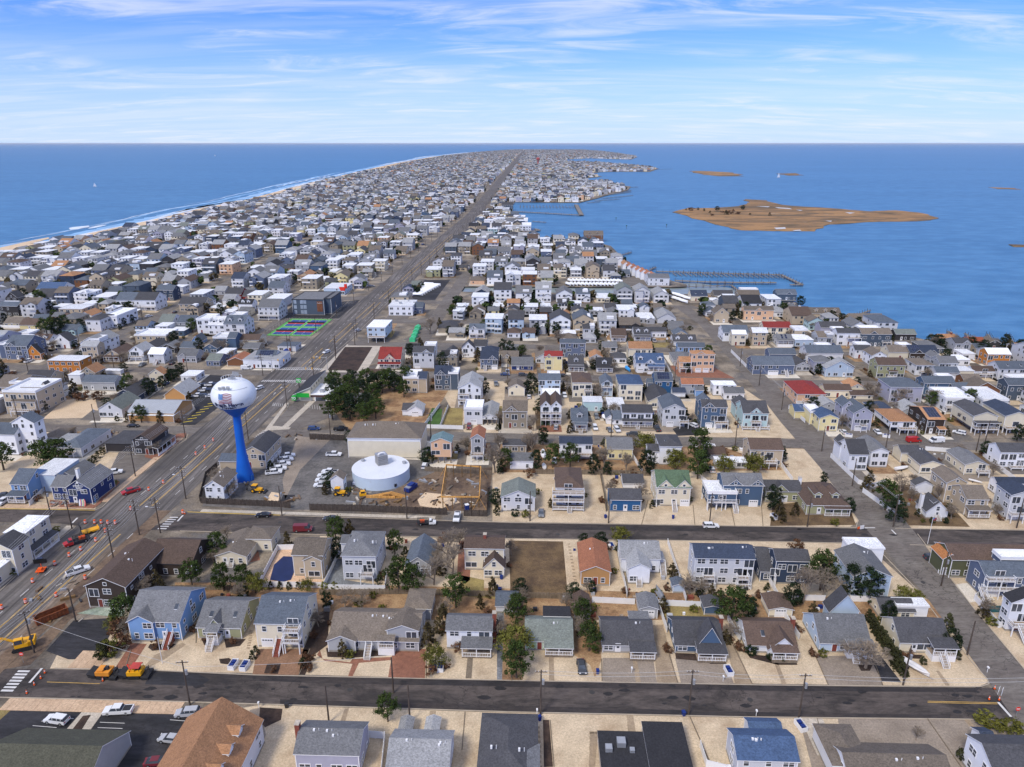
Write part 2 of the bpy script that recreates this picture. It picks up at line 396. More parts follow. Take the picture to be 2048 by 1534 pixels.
def island(name,pts,lab=None):
 P = [G(u,v) for u,v in pts]; Q = []
 for a,b in zip(P,P[1:]+P[:1]):
  for i in range(4):
   t = i/4; p = a.lerp(b,t); d = (b-a).length*0.05
   Q.append((p.x+random.uniform(-d,d),p.y+random.uniform(-d,d)))
 mb = MB(); n = len(Q); k = 0
 mb.face([(x,y,-0.3) for x,y in Q],M_MARSH)
 for i in range(n):
  a,b = Q[i],Q[(i+1) % n]; mb.face([(a[0],a[1],-1.2),(b[0],b[1],-1.2),(b[0],b[1],-0.3),(a[0],a[1],-0.3)],M_MARSH)
 return mb.obj(name,kind='structure')
island('marsh_island',[(1348,424),(1374,416),(1440,415),(1497,408),(1493,398),(1530,400),(1560,409),(1660,416),(1740,422),(1790,420),(1850,426),(1877,435),(1860,440),(1740,443),(1660,448),(1630,461),(1560,461),(1480,459),(1430,448),(1376,432)])
island('marsh_island',[(1377,342),(1400,341.5),(1470,345),(1488,352),(1440,352),(1400,348)])
island('marsh_island',[(1555,347),(1590,346),(1606,350),(1575,351)])
island('marsh_island',[(1978,374),(2030,376),(2040,378.5),(1995,377)])
island('marsh_island',[(2018,488),(2060,489),(2060,493),(2026,492)])
for pts in (((1512,412),(1540,412.5),(1536,414)),((1550,414),(1580,416),(1584,418),(1556,416)),((1592,419),(1606,420),(1600,421)),((1548,455),(1570,454),(1572,457),(1553,458)),((1585,460),(1600,459),(1603,461),(1590,461.5)),((1650,441),(1664,441),(1662,443)),((1690,424),(1710,425),(1700,427))):
 sheet('marsh_pond',px(*pts),-0.25,mat('pond_ice',(0.55,0.55,0.55),0.6))
# --- streets
M_ASPH = mat('street_asphalt',lin((90,82,77)),0.9,0.10,0.25,'asphalt',lin((56,52,50)))
M_ASPHL = mat('worn_asphalt',lin((116,110,103)),0.9,0.08,0.25,'asphalt',lin((104,97,91)))
M_ASPHD = mat('fresh_asphalt',lin((58,57,60)),0.85,0.12,0.25,'asphalt',lin((42,42,44)))
M_BLVD = mat('boulevard_asphalt',lin((104,99,95)),0.9,0.08,0.2,'blvd')
M_YEL = mat('yellow_paint',lin((206,168,92)),0.8,0.2,0.7); M_WHP = mat('white_paint',lin((206,204,200)),0.8,0.15,0.7)
M_GRAV = mat('cream_pebbles',lin((200,181,152)),0.95,0.13,0.25,'gravel',lin((148,122,94)),bump=0.3)
M_GRAVW = mat('white_pebbles',lin((216,208,192)),0.95,0.10,0.25,'gravel',lin((190,178,158)),bump=0.3)
M_GRAVG = mat('grey_pebbles',lin((146,134,120)),0.95,0.12,0.25,'gravel',lin((112,100,88)),bump=0.3)
M_DEAD = mat('dormant_grass',lin((112,92,66)),0.95,0.2,0.3,'grass',lin((84,68,52)),bump=0.4)
M_DRY = mat('dry_lawn',lin((150,134,84)),0.95,0.15,0.3,'grass',lin((124,108,70)),bump=0.4)
M_TURF = mat('green_turf',lin((72,100,46)),0.95,0.15,0.4,'grass',lin((58,84,40)))
M_MULCH = mat('dark_mulch',lin((70,56,48)),0.95,0.3,0.8,'grass',lin((48,40,36)))
M_LITTER = mat('leaf_litter',lin((134,104,76)),0.95,0.3,0.6,'grass',lin((170,140,104)))
M_YARD = mat('gravel_yard',lin((118,114,110)),0.95,0.15,0.2,'yard',lin((84,82,80)),bump=0.4)
M_DIRT = mat('bare_dirt',lin((128,108,88)),0.95,0.2,0.2,'yard',lin((84,70,60)),bump=0.5)
M_CDRV = mat('stained_concrete',lin((160,142,118)),0.9,0.15,0.2,'gravel',lin((122,104,84)))
def strip(mb,off0,off1,y0,y1,z,m,step=60,drift=0.0):
 y = y0
 while y < y1-0.01:
  e = min(y1,y+step if y < 1500 else y+400)
  mb.face([(BC(y)+off0,y,z),(BC(y)+off1,y,z),(BC(e)+off1,e,z),(BC(e)+off0,e,z)],m); y = e
mb = MB(); strip(mb,-13.6,9.6,-60,12500,0.06,M_BLVD); BLVO = mb.obj('boulevard',kind='structure')
ST = []   # street polygons, world
def street(pts,m=M_ASPH,z=0.04,name='side_street'):
 P = [G(u,v) for u,v in pts]; ST.append([(p.x,p.y) for p in P]); return sheet(name,P,z,m)
street([(60,1338),(311,1342),(510,1351),(1030,1362),(1528,1371),(2060,1377),(2110,1442),(1900,1437),(1500,1433),(1030,1423),(370,1402),(0,1393),(-60,1391),(-10,1338)])
street([(370,1027),(510,1030),(1020,1046),(1540,1054),(1780,1058),(1815,1088),(1540,1082),(1020,1076),(700,1070),(290,1060)],M_ASPH)
street([(1775,1058),(2100,1062),(2100,1096),(1817,1088)],M_ASPH)
street([(-80,1018),(0,1019),(193,1021),(240,1010),(210,1060),(120,1047),(-80,1042)],M_ASPH)
street([(546,858),(760,861),(1119,869),(1489,877),(1640,880),(1660,897),(1489,893),(1119,887),(860,882),(545,874)],M_ASPHL)
street([(1690,880),(1790,882),(2100,886),(2100,902),(1730,898)],M_ASPHL)
street([(-60,846),(81,849),(399,853),(440,846),(420,872),(330,866),(86,862),(-60,860)],M_ASPHL)
street([(620,744),(974,748),(1302,752),(1466,757),(1480,769),(1302,763),(974,758),(610,753)],M_ASPHL)
street([(1510,761),(1633,760),(1768,763),(1850,766),(2100,772),(2100,782),(1768,772),(1530,773)],M_ASPHL)
street([(-60,726),(98,731),(215,733),(420,739),(545,741),(535,751),(400,749),(215,743),(98,742),(-60,738)],M_ASPHL)
street([(700,683),(888,686),(1220,692),(1302,696),(1425,698),(1432,706),(1302,704),(1220,701),(888,694),(695,691)],M_ASPHL)
street([(1452,699),(1620,702),(1800,706),(1800,713),(1620,710),(1455,707)],M_ASPHL)
street([(-40,668),(120,671),(280,677),(630,680),(620,688),(280,685),(120,680),(-40,677)],M_ASPHL)
street([(740,639),(1042,643),(1220,647),(1390,650),(1395,656),(1220,654),(1042,650),(735,646)],M_ASPHL)
street([(1400,650),(1600,654),(1600,660),(1405,657)],M_ASPHL)
street([(200,634),(540,636),(680,637),(672,644),(540,643),(200,641)],M_ASPHL)
street([(780,601),(995,604),(1345,611),(1400,613),(1400,618),(1345,616),(995,610),(775,606)],M_ASPHL)
street([(300,590),(560,592),(735,594),(730,600),(560,598),(300,596)],M_ASPHL)
street([(2110,1560),(2048,1468),(1973,1358),(1850,1190),(1716,1040),(1640,935),(1562,845),(1500,765),(1400,650),(1346,611),(1376,611),(1440,665),(1500,722),(1620,835),(1745,965),(1830,1065),(1945,1215),(2048,1340),(2170,1490)],M_ASPHL,0.05,'bay_avenue')
street([(812,700),(905,572),(950,510),(962,510),(930,572),(846,700)],M_ASPHL,0.05,'service_lane')
street([(-40,792),(144,704),(287,640),(359,604),(437,570),(581,500),(640,470),(648,472),(590,502),(450,572),(372,606),(303,643),(165,708),(-30,810)],M_ASPHL,0.05,'ocean_avenue')
mb = MB()
for off in (-1.9,-1.6,2.0,2.3):
 for a,b in ((60,108),(121,182),(199,248),(262,318),(345,380),(392,438),(450,500),(512,900)):
  strip(mb,off-0.07,off+0.07,a,b,0.075,M_YEL)
mb.obj('yellow_lines',BLVO)
mb = MB()
y = 70.0
while y < 900:
 if not any(a < y < b for a,b in ((108,121),(182,199),(248,262),(316,345))):
  for off in (-5.6,5.6): strip(mb,off-0.08,off+0.08,y,y+3.2,0.075,M_WHP)
 y += 9.1
for a in (321.5,340.0):                                  # two ladder crosswalks at the signal
 for i in range(22):
  o0 = -12.8+i*1.05; c0 = BC(a)
  mb.face([(c0+o0,a,0.075),(c0+o0+0.5,a,0.075),(c0+o0+0.9,a+2.6,0.075),(c0+o0+0.4,a+2.6,0.075)],M_WHP)
 strip(mb,-12.5 if a > 330 else 0,0 if a > 330 else 9,a+(4.0 if a > 330 else -1.8),a+(4.4 if a > 330 else -1.4),0.075,M_WHP)
for a in (303,311,352,362):                            # turn arrows
 c0 = BC(a)+0.2; mb.face([(c0-.1,a,.075),(c0+.1,a,.075),(c0+.15,a+2,.075),(c0-.05,a+2,.075)],M_WHP); mb.face([(c0-.5,a+2,.075),(c0+.6,a+2,.075),(c0+.1,a+3,.075)],M_WHP)
mb.obj('lane_markings',BLVO)
mb = MB()
def bar(mb,a,b,wd,z,m):
 a = Vector(a); b = Vector(b); d = (b-a); d.normalize(); n = Vector((-d.y,d.x,0))*wd/2
 mb.face([(a.x-n.x,a.y-n.y,z),(b.x-n.x,b.y-n.y,z),(b.x+n.x,b.y+n.y,z),(a.x+n.x,a.y+n.y,z)],m)
def ladder(u0,v0,u1,v1,n,ln):                        # crosswalk: n bars from one kerb to the other
 a = G(u0,v0); b = G(u1,v1)
 for i in range(n):
  p = a.lerp(b,(i+.5)/n); q = Vector((1,-0.03,0))*ln
  bar(mb,p-q/2,p+q/2,0.55,0.085,M_WHP)
ladder(50,1340,12,1385,7,2.6)
ladder(350,1033,322,1060,6,2.6)
ladder(532,861,512,877,6,2.2)
bar(mb,G(84,1337),G(59,1366),0.5,0.085,M_WHP); bar(mb,G(1996,1405),G(2022,1434),0.5,0.085,M_WHP)
bar(mb,G(366,1031),G(355,1043),0.5,0.085,M_WHP); bar(mb,G(155,1036),G(145,1046),0.5,0.085,M_WHP)
bar(mb,G(1729,1056),G(1750,1056),0.4,0.085,M_WHP); bar(mb,G(1783,1060),G(1792,1069),0.4,0.085,M_WHP)
bar(mb,G(94,1364.5),G(200,1368),0.12,0.085,M_YEL); bar(mb,G(1855,1403),G(1995,1406),0.12,0.085,M_YEL); bar(mb,G(1855,1405.5),G(1995,1408.5),0.12,0.085,M_YEL)
mb.obj('street_markings',kind='structure')
M_KERB = mat('kerb_stone',lin((172,160,142)),0.9,0.12,0.6)
M_KERBY = mat('yellow_kerb',lin((200,168,80)),0.9,0.15,0.6)
def kerb(pts,m=M_KERB,wd=0.18):
 mb = MB(); P = [G(*p) for p in pts]
 for a,b in zip(P,P[1:]):
  d = (b-a).normalized(); n = Vector((-d.y,d.x,0))*wd/2; z = Vector((0,0,0.13))
  q = [a-n,b-n,b+n,a+n]; mb.hexa(q,[p+z for p in q],m)
 mb.obj('kerb',kind='structure')
kerb([(110,1337),(311,1341),(510,1350.5),(1030,1361.5),(1528,1370.5),(1960,1374),(1978,1368),(1974,1358),(1944,1325),(1832,1178),(1748,1090)])
kerb([(0,1395),(370,1404),(1030,1424.5),(1500,1434.5),(1900,1438.5),(1990,1440)])
kerb([(375,1024),(510,1029),(560,1030.5)],M_KERBY); kerb([(590,1032),(1020,1045),(1540,1053),(1712,1056),(1716,1040),(1640,936)])
kerb([(360,1062),(700,1071),(1020,1077.5),(1540,1083.5),(1725,1087)]); kerb([(1790,1057),(2060,1061)]); kerb([(1835,1068),(1945,1214),(2050,1340)])
kerb([(1820,1090),(2060,1095)])
kerb([(-10,1017.5),(140,1019.5),(190,1021)],M_KERBY); kerb([(190,1021),(205,1014),(300,922),(372,880),(376,868)])
kerb([(0,1182),(75,1112),(149,1056)]); kerb([(620,865),(858,881),(1100,887)])
kerb([(545,741),(610,683),(700,600)]); kerb([(625,742),(700,680),(775,605)])
def slabs(a,b,wd,n,name,m=M_SLAB,side=1):
 r = bpy.data.objects.new(name,None); COL.objects.link(r); r['kind'] = 'structure'
 A = G(*a); B = G(*b); d = (B-A); ln = d.length; d.normalize(); nn = Vector((-d.y,d.x,0))*side
 r.location = A; r.rotation_euler = (0,0,math.atan2(d.y,d.x)); st = ln/n
 mb = MB(); y0,y1 = (0,wd) if side > 0 else (-wd,0); mb.box(0.02,st-0.02,y0,y1,0,0.11,m); me = mb.mesh('slab')
 for i in range(n): link('slab',me,r,(i*st,0,random.uniform(0,0.012)))
 return r
slabs((20,1397),(370,1405),3.2,26,'sidewalk',side=-1)
slabs((135,1336),(196,1338),5.5,4,'sidewalk',side=1)
slabs((1600,1437),(1645,1438),9,3,'driveway',M_CONC,-1)
slabs((400,1024),(870,1038),1.6,44,'sidewalk',M_CONC)
slabs((215,1004),(368,876),2.4,40,'sidewalk',M_SLAB)
slabs((0,1176),(148,1052),2.2,34,'sidewalk',M_CONC)
slabs((2,1016),(185,1018),2.2,20,'sidewalk',M_SLAB)
slabs((562,856),(640,783),2.6,22,'sidewalk',M_CONC,-1)
def patch(m,*pts,z=0.02,name='yard'):
 return sheet(name,px(*pts),z,m)
Z1,Z2,Z3 = 0.015,0.03,0.045
patch(M_GRAV,(150,1240),(1000,1240),(1960,1240),(1983,1362),(1958,1373),(1030,1361),(311,1341),(100,1337),name='gravel_yards',z=Z1)
patch(M_LITTER,(350,1165),(560,1165),(1900,1200),(1900,1240),(340,1240),z=0.01)
patch(M_GRAV,(640,1072),(1020,1078),(1540,1084),(1730,1088),(1900,1240),(1010,1240),(640,1190),z=0.008,name='gravel_yards')
patch(M_GRAV,(400,1430),(520,1410),(1030,1426),(1500,1436),(2048,1441),(2300,1700),(300,1700),z=Z1,name='gravel_yards')
patch(M_GRAV,(985,900),(1540,900),(1640,930),(1720,1040),(1700,1054),(1540,1052),(985,1043),z=Z1,name='gravel_yards')
patch(M_GRAV,(1790,1056),(1700,910),(2100,905),(2100,1060),z=0.006,name='gravel_yards')
patch(M_GRAV,(1840,1092),(2150,1096),(2300,1600),(2190,1500),(2048,1336),z=Z1,name='gravel_yards')
patch(M_GRAV,(-100,870),(80,864),(330,868),(200,1000),(190,1018),(-100,1017),z=0.006,name='gravel_yards')
patch(M_GRAV,(870,760),(1480,772),(1640,878),(1489,875),(930,866),z=0.006,name='gravel_yards')
patch(M_LITTER,(1000,888),(1660,898),(1640,940),(1000,945),z=Z2)
patch(M_GRAV,(1450,895),(1660,899),(1638,932),(1700,1000),(1600,985),(1560,935),z=Z3)
patch(M_DEAD,(1640,1000),(1700,1018),(1712,1050),(1540,1052),(1545,1010),z=Z2)
patch(M_DEAD,(1850,970),(1740,970),(1790,1050),(1940,1054),(1900,1010),z=Z2)
M_TRENCH = mat('trench_patch',lin((54,51,51)),0.9,0.12,0.25,'asphalt',lin((66,60,57)))
patch(M_TRENCH,(470,1350),(1030,1363),(1528,1371.5),(1960,1376),(1950,1385),(1528,1382),(1030,1374),(620,1366),(470,1360),z=0.05,name='trench_patch')
patch(M_TRENCH,(560,1399),(1030,1412),(1500,1424),(1900,1430),(1900,1437),(1500,1432.5),(1030,1422.5),(560,1408),z=0.05,name='trench_patch')
patch(M_TRENCH,(748,1040),(1020,1047),(1540,1055),(1712,1058),(1712,1068),(1540,1065),(1020,1058),(748,1052),z=0.05,name='trench_patch')
patch(M_ASPHD,(300,1344),(395,1348),(420,1360),(400,1373),(290,1369),z=0.055,name='trench_patch')
patch(M_ASPHD,(92,1302),(147,1241),(237,1235),(220,1270),(197,1318),(137,1319),z=Z2,name='parking_lot')
patch(mat('green_rubble',lin((168,178,160)),0.95,0.3,0.6,'grass',lin((120,138,116))),(154,1227),(205,1212),(250,1218),(247,1235),z=Z3)
patch(M_DIRT,(10,1338),(120,1240),(175,1190),(180,1215),(140,1240),(85,1305),(60,1330),z=Z2)
patch(M_BRICKP,(263,1286),(294,1288),(262,1337),(230,1336),z=Z2,name='brick_driveway')
patch(M_CDRV,(366,1285),(372,1290),(330,1318),(292,1338),(284,1338),(310,1310),z=Z2,name='path')
patch(M_MULCH,(300,1288),(352,1288),(340,1298),(305,1302),(296,1295),z=Z3,name='planting_bed')
patch(M_MULCH,(402,1275),(430,1277),(425,1293),(408,1290),z=Z2,name='planting_bed')
patch(M_MULCH,(448,1278),(492,1278),(480,1292),(452,1296),z=Z2,name='planting_bed')
patch(M_MULCH,(438,1318),(458,1316),(466,1322),(455,1329),(441,1327),z=Z2,name='planting_bed')
patch(mat('brown_paving',lin((140,108,84)),0.9,0.15,0.5,'gravel',lin((112,82,64))),(514,1298),(606,1298),(618,1300),(598,1350),(505,1349),z=Z2,name='driveway')
patch(M_MULCH,(534,1328),(562,1327),(556,1348),(528,1347),z=Z3,name='planting_bed')
patch(M_MULCH,(606,1300),(640,1225),(660,1215),(655,1290),(628,1310),(610,1350),(598,1349),z=Z2,name='planting_bed')
patch(M_BRICKP,(786,1298),(852,1298),(850,1357),(776,1356),z=Z2,name='brick_driveway')
patch(M_BRICKP,(640,1300),(645,1318),(700,1325),(705,1318),(786,1314),(786,1320),(718,1326),(705,1353),(696,1353),(705,1328),(650,1322),(634,1310),z=Z3,name='path')
patch(M_MULCH,(652,1296),(840,1296),(790,1310),(700,1316),(655,1314),z=0.025,name='planting_bed')
patch(mat('grey_stones',lin((128,130,132)),0.95,0.3,1.5,'grass',lin((92,94,98))),(994,1222),(1008,1222),(1004,1360),(994,1360),z=Z2,name='path')
patch(M_LITTER,(1008,1240),(1050,1240),(1045,1360),(1004,1360),z=Z2)
patch(M_WOOD,(935,1316),(946,1316),(943,1357),(931,1357),z=Z2,name='path')
patch(M_CDRV,(1098,1310),(1107,1310),(1109,1363),(1098,1363),z=Z2,name='path')
patch(M_LITTER,(1147,1240),(1200,1245),(1203,1320),(1190,1355),(1180,1330),(1148,1310),z=Z2)
patch(M_GRAVG,(1205,1316),(1306,1316),(1314,1366),(1205,1363),z=Z2)
patch(M_CDRV,(1265,1316),(1273,1316),(1282,1366),(1272,1366),z=Z3,name='path')
patch(M_CDRV,(1304,1250),(1326,1250),(1356,1367),(1314,1366),z=Z3,name='driveway')
patch(M_GRAVG,(1350,1316),(1450,1318),(1468,1368),(1362,1367),z=Z2)
patch(M_MULCH,(1350,1306),(1400,1308),(1398,1322),(1352,1318),z=Z3,name='planting_bed')
patch(M_MULCH,(1412,1318),(1450,1318),(1452,1328),(1420,1328),z=Z3,name='planting_bed')
patch(M_CDRV,(1447,1258),(1462,1272),(1505,1369),(1470,1368),z=Z3,name='driveway')
patch(M_GRAVG,(1631,1312),(1744,1312),(1766,1372),(1656,1371),z=Z2)
patch(M_MULCH,(1716,1330),(1745,1330),(1740,1342),(1722,1342),z=Z3,name='planting_bed')
patch(M_ASPHD,(1738,1312),(1760,1310),(1803,1365),(1764,1363),z=Z3,name='driveway')
patch(M_MULCH,(1795,1308),(1845,1310),(1840,1318),(1798,1316),z=Z3,name='planting_bed')
patch(M_CDRV,(1872,1342),(1878,1342),(1900,1371),(1891,1371),z=Z3,name='path')
patch(M_MULCH,(1494,1308),(1590,1318),(1595,1330),(1555,1330),(1500,1316),z=Z3,name='planting_bed')
patch(M_CDRV,(1547,1322),(1555,1322),(1573,1369),(1564,1369),z=Z3,name='path')
patch(M_ASPHD,(30,1415),(385,1424),(338,1560),(-60,1560),(-60,1460),z=0.03,name='parking_lot')
patch(M_CONC,(170,1417),(212,1417),(158,1492),(116,1478),z=Z3,name='traffic_island')
patch(M_MULCH,(166,1432),(182,1430),(150,1482),(130,1478),z=0.06,name='planting_bed')
patch(M_DRY,(-40,1415),(28,1415),(0,1440),(-40,1470),z=Z3)
patch(M_GRAVG,(2048-450,1437),(1622,1437),(1672,1560),(1630,1560),z=Z3)
patch(M_GRAVG,(1675,1436),(2048,1441),(2200,1560),(1700,1560),z=Z2)
patch(M_CDRV,(1928,1439),(1938,1439),(1965,1472),(1952,1472),z=Z3,name='path')
patch(M_CDRV,(1253,1430),(1266,1430),(1272,1466),(1256,1466),z=Z3,name='path')
patch(M_CDRV,(1182,1465),(1196,1465),(1190,1534),(1178,1534),z=Z3,name='path')
patch(M_CDRV,(860,1422),(872,1422),(868,1456),(856,1454),z=Z3,name='path'); patch(M_CDRV,(690,1417),(698,1417),(690,1444),(680,1444),z=Z3,name='path')
patch(M_MULCH,(520,1415),(565,1418),(562,1440),(530,1455),(518,1440),z=Z3,name='planting_bed')
patch(M_MULCH,(1086,1440),(1098,1440),(1106,1534),(1088,1534),z=Z3,name='planting_bed')
patch(M_GRAVG,(500,1420),(520,1415),(532,1470),(500,1540),(470,1540),z=Z2)
patch(M_DEAD,(1018,1081),(1126,1083),(1136,1196),(1021,1196),z=Z2,name='empty_lot')
patch(M_DRY,(920,1150),(968,1160),(968,1180),(1015,1200),(925,1192),z=Z2)
patch(mat('pool_patio',lin((212,178,146)),0.9,0.1,0.4,'gravel'),(560,1096),(602,1094),(650,1172),(520,1172),z=Z2,name='pool_patio')
patch(mat('pool_cover',lin((34,46,86)),0.6,0.15,0.4),(567,1113),(590,1114),(590,1140),(582,1160),(566,1164),(540,1160),(548,1130),z=0.10,name='pool_cover')
patch(mat('blue_grey_gravel',lin((140,144,146)),0.95,0.3,1.0,'grass',lin((108,110,112))),(665,1118),(690,1118),(690,1160),(760,1170),(765,1185),(645,1172),z=Z2)
patch(M_DRY,(1322,1200),(1408,1202),(1420,1232),(1330,1236),z=Z2)
patch(M_BRICKP,(500,1096),(515,1090),(520,1120),(500,1125),z=Z2,name='patio')
patch(mat('pool_tarp',lin((30,84,84)),0.5),(1962,1212),(2002,1212),(2012,1225),(1972,1225),z=0.1,name='pool_cover')
patch(M_GRAVW,(1905,1170),(1960,1162),(1990,1200),(1940,1205),z=Z2)
patch(M_BRICKP,(918,1082),(942,1080),(940,1160),(930,1168),(914,1150),z=Z2,name='patio')
mb = MB(); strip(mb,5.5,9.7,96,196,.068,M_DIRT,10); strip(mb,3.2,5.6,100,175,.066,mat('dusty_asphalt',lin((124,110,96)),.95,.2,.3,'blvd'),10); mb.obj('roadworks_dirt',kind='structure')
om = MB(); orr = random.Random(4)                          # oil stains, sealed cracks and utility covers
M_STAIN = mat('oil_stain',lin((44,42,42)),.7,.3,2); M_IRON = mat('iron_cover',lin((62,60,58)),.6,.2,3)
for i in range(70):
 u,v = orr.uniform(60,1960),orr.uniform(0,1); a = G(u,1352+u*.011+v*(48+u*.004)); a = G(u,(1343+u*.016)+v*52) if orr.random() < .6 else G(u,(1036+u*.012)+v*22) if u > 420 else a
 q = orr.uniform(.2,.8); n_ = 7; om.face([(a.x+q*orr.uniform(.6,1.6)*math.cos(6.283*k/n_)*1.6,a.y+q*orr.uniform(.5,1.1)*math.sin(6.283*k/n_),.058) for k in range(n_)],M_STAIN)
for u,v in ((1184,1385),(1116,1069),(1846,1165),(700,1380),(1500,1400),(300,1000),(560,1045)):
 a = G(u,v); om.face([(a.x+.6*math.cos(.524*k),a.y+.6*math.sin(.524*k),.09) for k in range(12)],M_IRON)
om.obj('road_wear',kind='structure')
mb = MB()
for a,b in (((1356,1367),(1330,1282)),((1505,1369),(1462,1282)),((1657,1371),(1622,1292)),((1766,1372),(1746,1316)),((1100,1441),(1108,1534)),((1380,1434),(1424,1534)),((1855,1438),(1922,1534)),((598,1350),(620,1298)),((1634,1437),(1660,1534)),((1204,1362),(1203,1318)),((852,1357),(853,1300)),((930,1425),(924,1500)),((393,1236),(392,1286)),((1024,1362),(1018,1300)),((1470,1053),(1455,985)),((1283,1050),(1296,1000)),((1390,1053),(1386,1010)),((1526,1053),(1522,1000)),((250,1338),(262,1300))):
 p,q = G(*a),G(*b); d = (q-p).normalized(); n = Vector((-d.y,d.x,0))*.08; z = Vector((0,0,.14)); r_ = [p-n,q-n,q+n,p+n]; mb.hexa(r_,[x+z for x in r_],M_WOOD)
mb.obj('lot_edging',kind='structure')
def stones(a,b,n,s,name='stepping_stones'):
 A,B = G(*a),G(*b); r = bpy.data.objects.new(name,None); COL.objects.link(r); r['kind'] = 'structure'; r.location = A; me = None
 m_ = MB(); m_.box(-s,s,-s*.7,s*.7,0,.07,M_CDRV); me = m_.mesh('stone')
 for i in range(n): link('stone',me,r,(B-A)*(i/(n-1))+Vector((random.uniform(-.1,.1),0,0)),random.uniform(-.15,.15))
for a_ in (((1184,1466),(1182,1532),14,.42),((1182,1466),(1202,1466),4,.42),((1138,1088),(1150,1160),12,.35),((1240,1098),(1246,1085),3,.3),((497,1296),(502,1262),8,.35),((1076,1455),(1080,1534),9,.35),((1890,1100),(1860,1098),6,.3)): stones(*a_)
patch(M_YARD,(405,1012),(420,960),(548,872),(700,878),(700,915),(850,920),(868,940),(880,1018),(560,1020),z=Z2,name='utility_yard')
patch(M_DIRT,(830,960),(885,938),(985,935),(975,1022),(820,1022),(740,1005),z=Z3,name='bare_ground')
patch(M_SAND,(530,1005),(543,984),(560,987),(556,1006),z=0.06,name='sand_heap'); patch(M_ASPHD,(560,1005),(566,990),(590,990),(588,1005),z=0.05,name='asphalt_heap')
patch(M_SAND,(835,1000),(850,985),(900,990),(920,1005),(880,1018),(840,1012),z=0.06,name='bare_sand'); patch(M_GRAVG,(595,872),(660,880),(640,900),(600,940),(570,1000),(565,960),z=0.05,name='worn_track')
patch(M_ASPHL,(538,857),(600,792),(668,800),(660,835),(600,858),z=Z2,name='parking_lot')
patch(M_CONC,(528,862),(572,806),(578,806),(545,852),(582,855),(578,859),z=0.1,name='sidewalk')
patch(M_LITTER,(640,790),(880,760),(900,775),(850,860),(700,862),z=Z2,name='pine_litter')
patch(M_TURF,(848,852),(864,816),(885,818),(880,854),z=Z3,name='artificial_lawn'); patch(M_DRY,(880,855),(890,815),(926,817),(925,857),z=Z3)
patch(M_ASPHL,(195,990),(240,900),(330,905),(300,930),(232,985),z=Z2,name='parking_lot')
patch(M_BRICKP,(100,1000),(190,1010),(235,960),(240,965),(200,1008),(188,1017),(98,1014),z=0.12,name='brick_sidewalk')
patch(M_BRICKP,(290,905),(300,912),(355,868),(372,866),(372,872),(312,920),(290,915),z=0.12,name='brick_sidewalk')
patch(M_SAND,(85,838),(130,800),(190,795),(200,835),z=Z3,name='sandy_lot'); patch(M_ASPHL,(160,840),(185,820),(205,822),(200,842),z=0.05,name='driveway')
patch(M_ASPHD,(375,788),(420,750),(470,752),(470,790),(390,850),(360,850),(392,820),z=Z2,name='parking_lot')
patch(M_ASPHD,(548,640),(585,612),(720,600),(690,632),(660,645),z=Z2,name='parking_lot')
patch(M_ASPHL,(505,678),(548,640),(590,640),(540,682),z=Z2,name='parking_lot')
patch(M_MULCH,(655,740),(690,694),(745,694),(715,742),z=Z3,name='park_beds'); patch(M_CONC,(640,744),(685,688),(765,690),(730,746),z=Z2,name='park')
patch(M_ASPHL,(560,700),(560,712),(585,700),(600,690),z=Z2,name='parking_lot')
patch(M_ASPHL,(770,640),(800,600),(835,602),(815,640),z=Z2,name='parking_lot'); patch(M_ASPHD,(805,600),(850,560),(900,560),(870,600),z=Z2,name='boat_yard')
patch(M_ASPHL,(1240,560),(1262,530),(1330,565),(1330,572),(1240,572),z=Z2,name='marina_lot')
patch(M_BRICKP,(1340,731),(1420,731),(1470,757),(1355,753),z=Z2,name='brick_driveway'); patch(M_BRICKP,(1081,851),(1122,851),(1124,864),(1080,864),z=Z3,name='brick_driveway')
patch(M_DRY,(1300,685),(1350,685),(1352,695),(1302,695),z=Z3)
patch(M_ASPHD,(1345,858),(1385,842),(1400,842),(1405,870),(1355,872),z=Z3,name='driveway'); patch(M_ASPHL,(1770,866),(1740,858),(1830,868),(1840,880),(1790,880),z=Z3,name='driveway')
# ------------------------------------------------------------------ houses
SIZES = {'s': (0.9,1.35),'d': (1.9,1.35),'q': (0.75,0.75),'t': (2.3,2.05),'r': (0.95,2.05),'b': (2.9,1.4),'o': (1.4,1.0)}
WF,WP,WJ = {},{},{}
def add_window(mb,cx,cy,z,w,h,dx,dy,nx,ny,frame=M_TRIM,split=True,door=False):
 def q(a,b,c,d,o,m):
  mb.face([(cx+dx*a+nx*o,cy+dy*a+ny*o,z+c),(cx+dx*b+nx*o,cy+dy*b+ny*o,z+c),(cx+dx*b+nx*o,cy+dy*b+ny*o,z+d),(cx+dx*a+nx*o,cy+dy*a+ny*o,z+d)],m)
 q(-w/2-.12,w/2+.12,-.12,h+.12,0.04,frame)
 if split and w > 1.5:
  q(-w/2,-.06,0,h,0.055,M_GLASS); q(.06,w/2,0,h,0.055,M_GLASS)
 else: q(-w/2,w/2,0,h,0.055,M_GLASS)
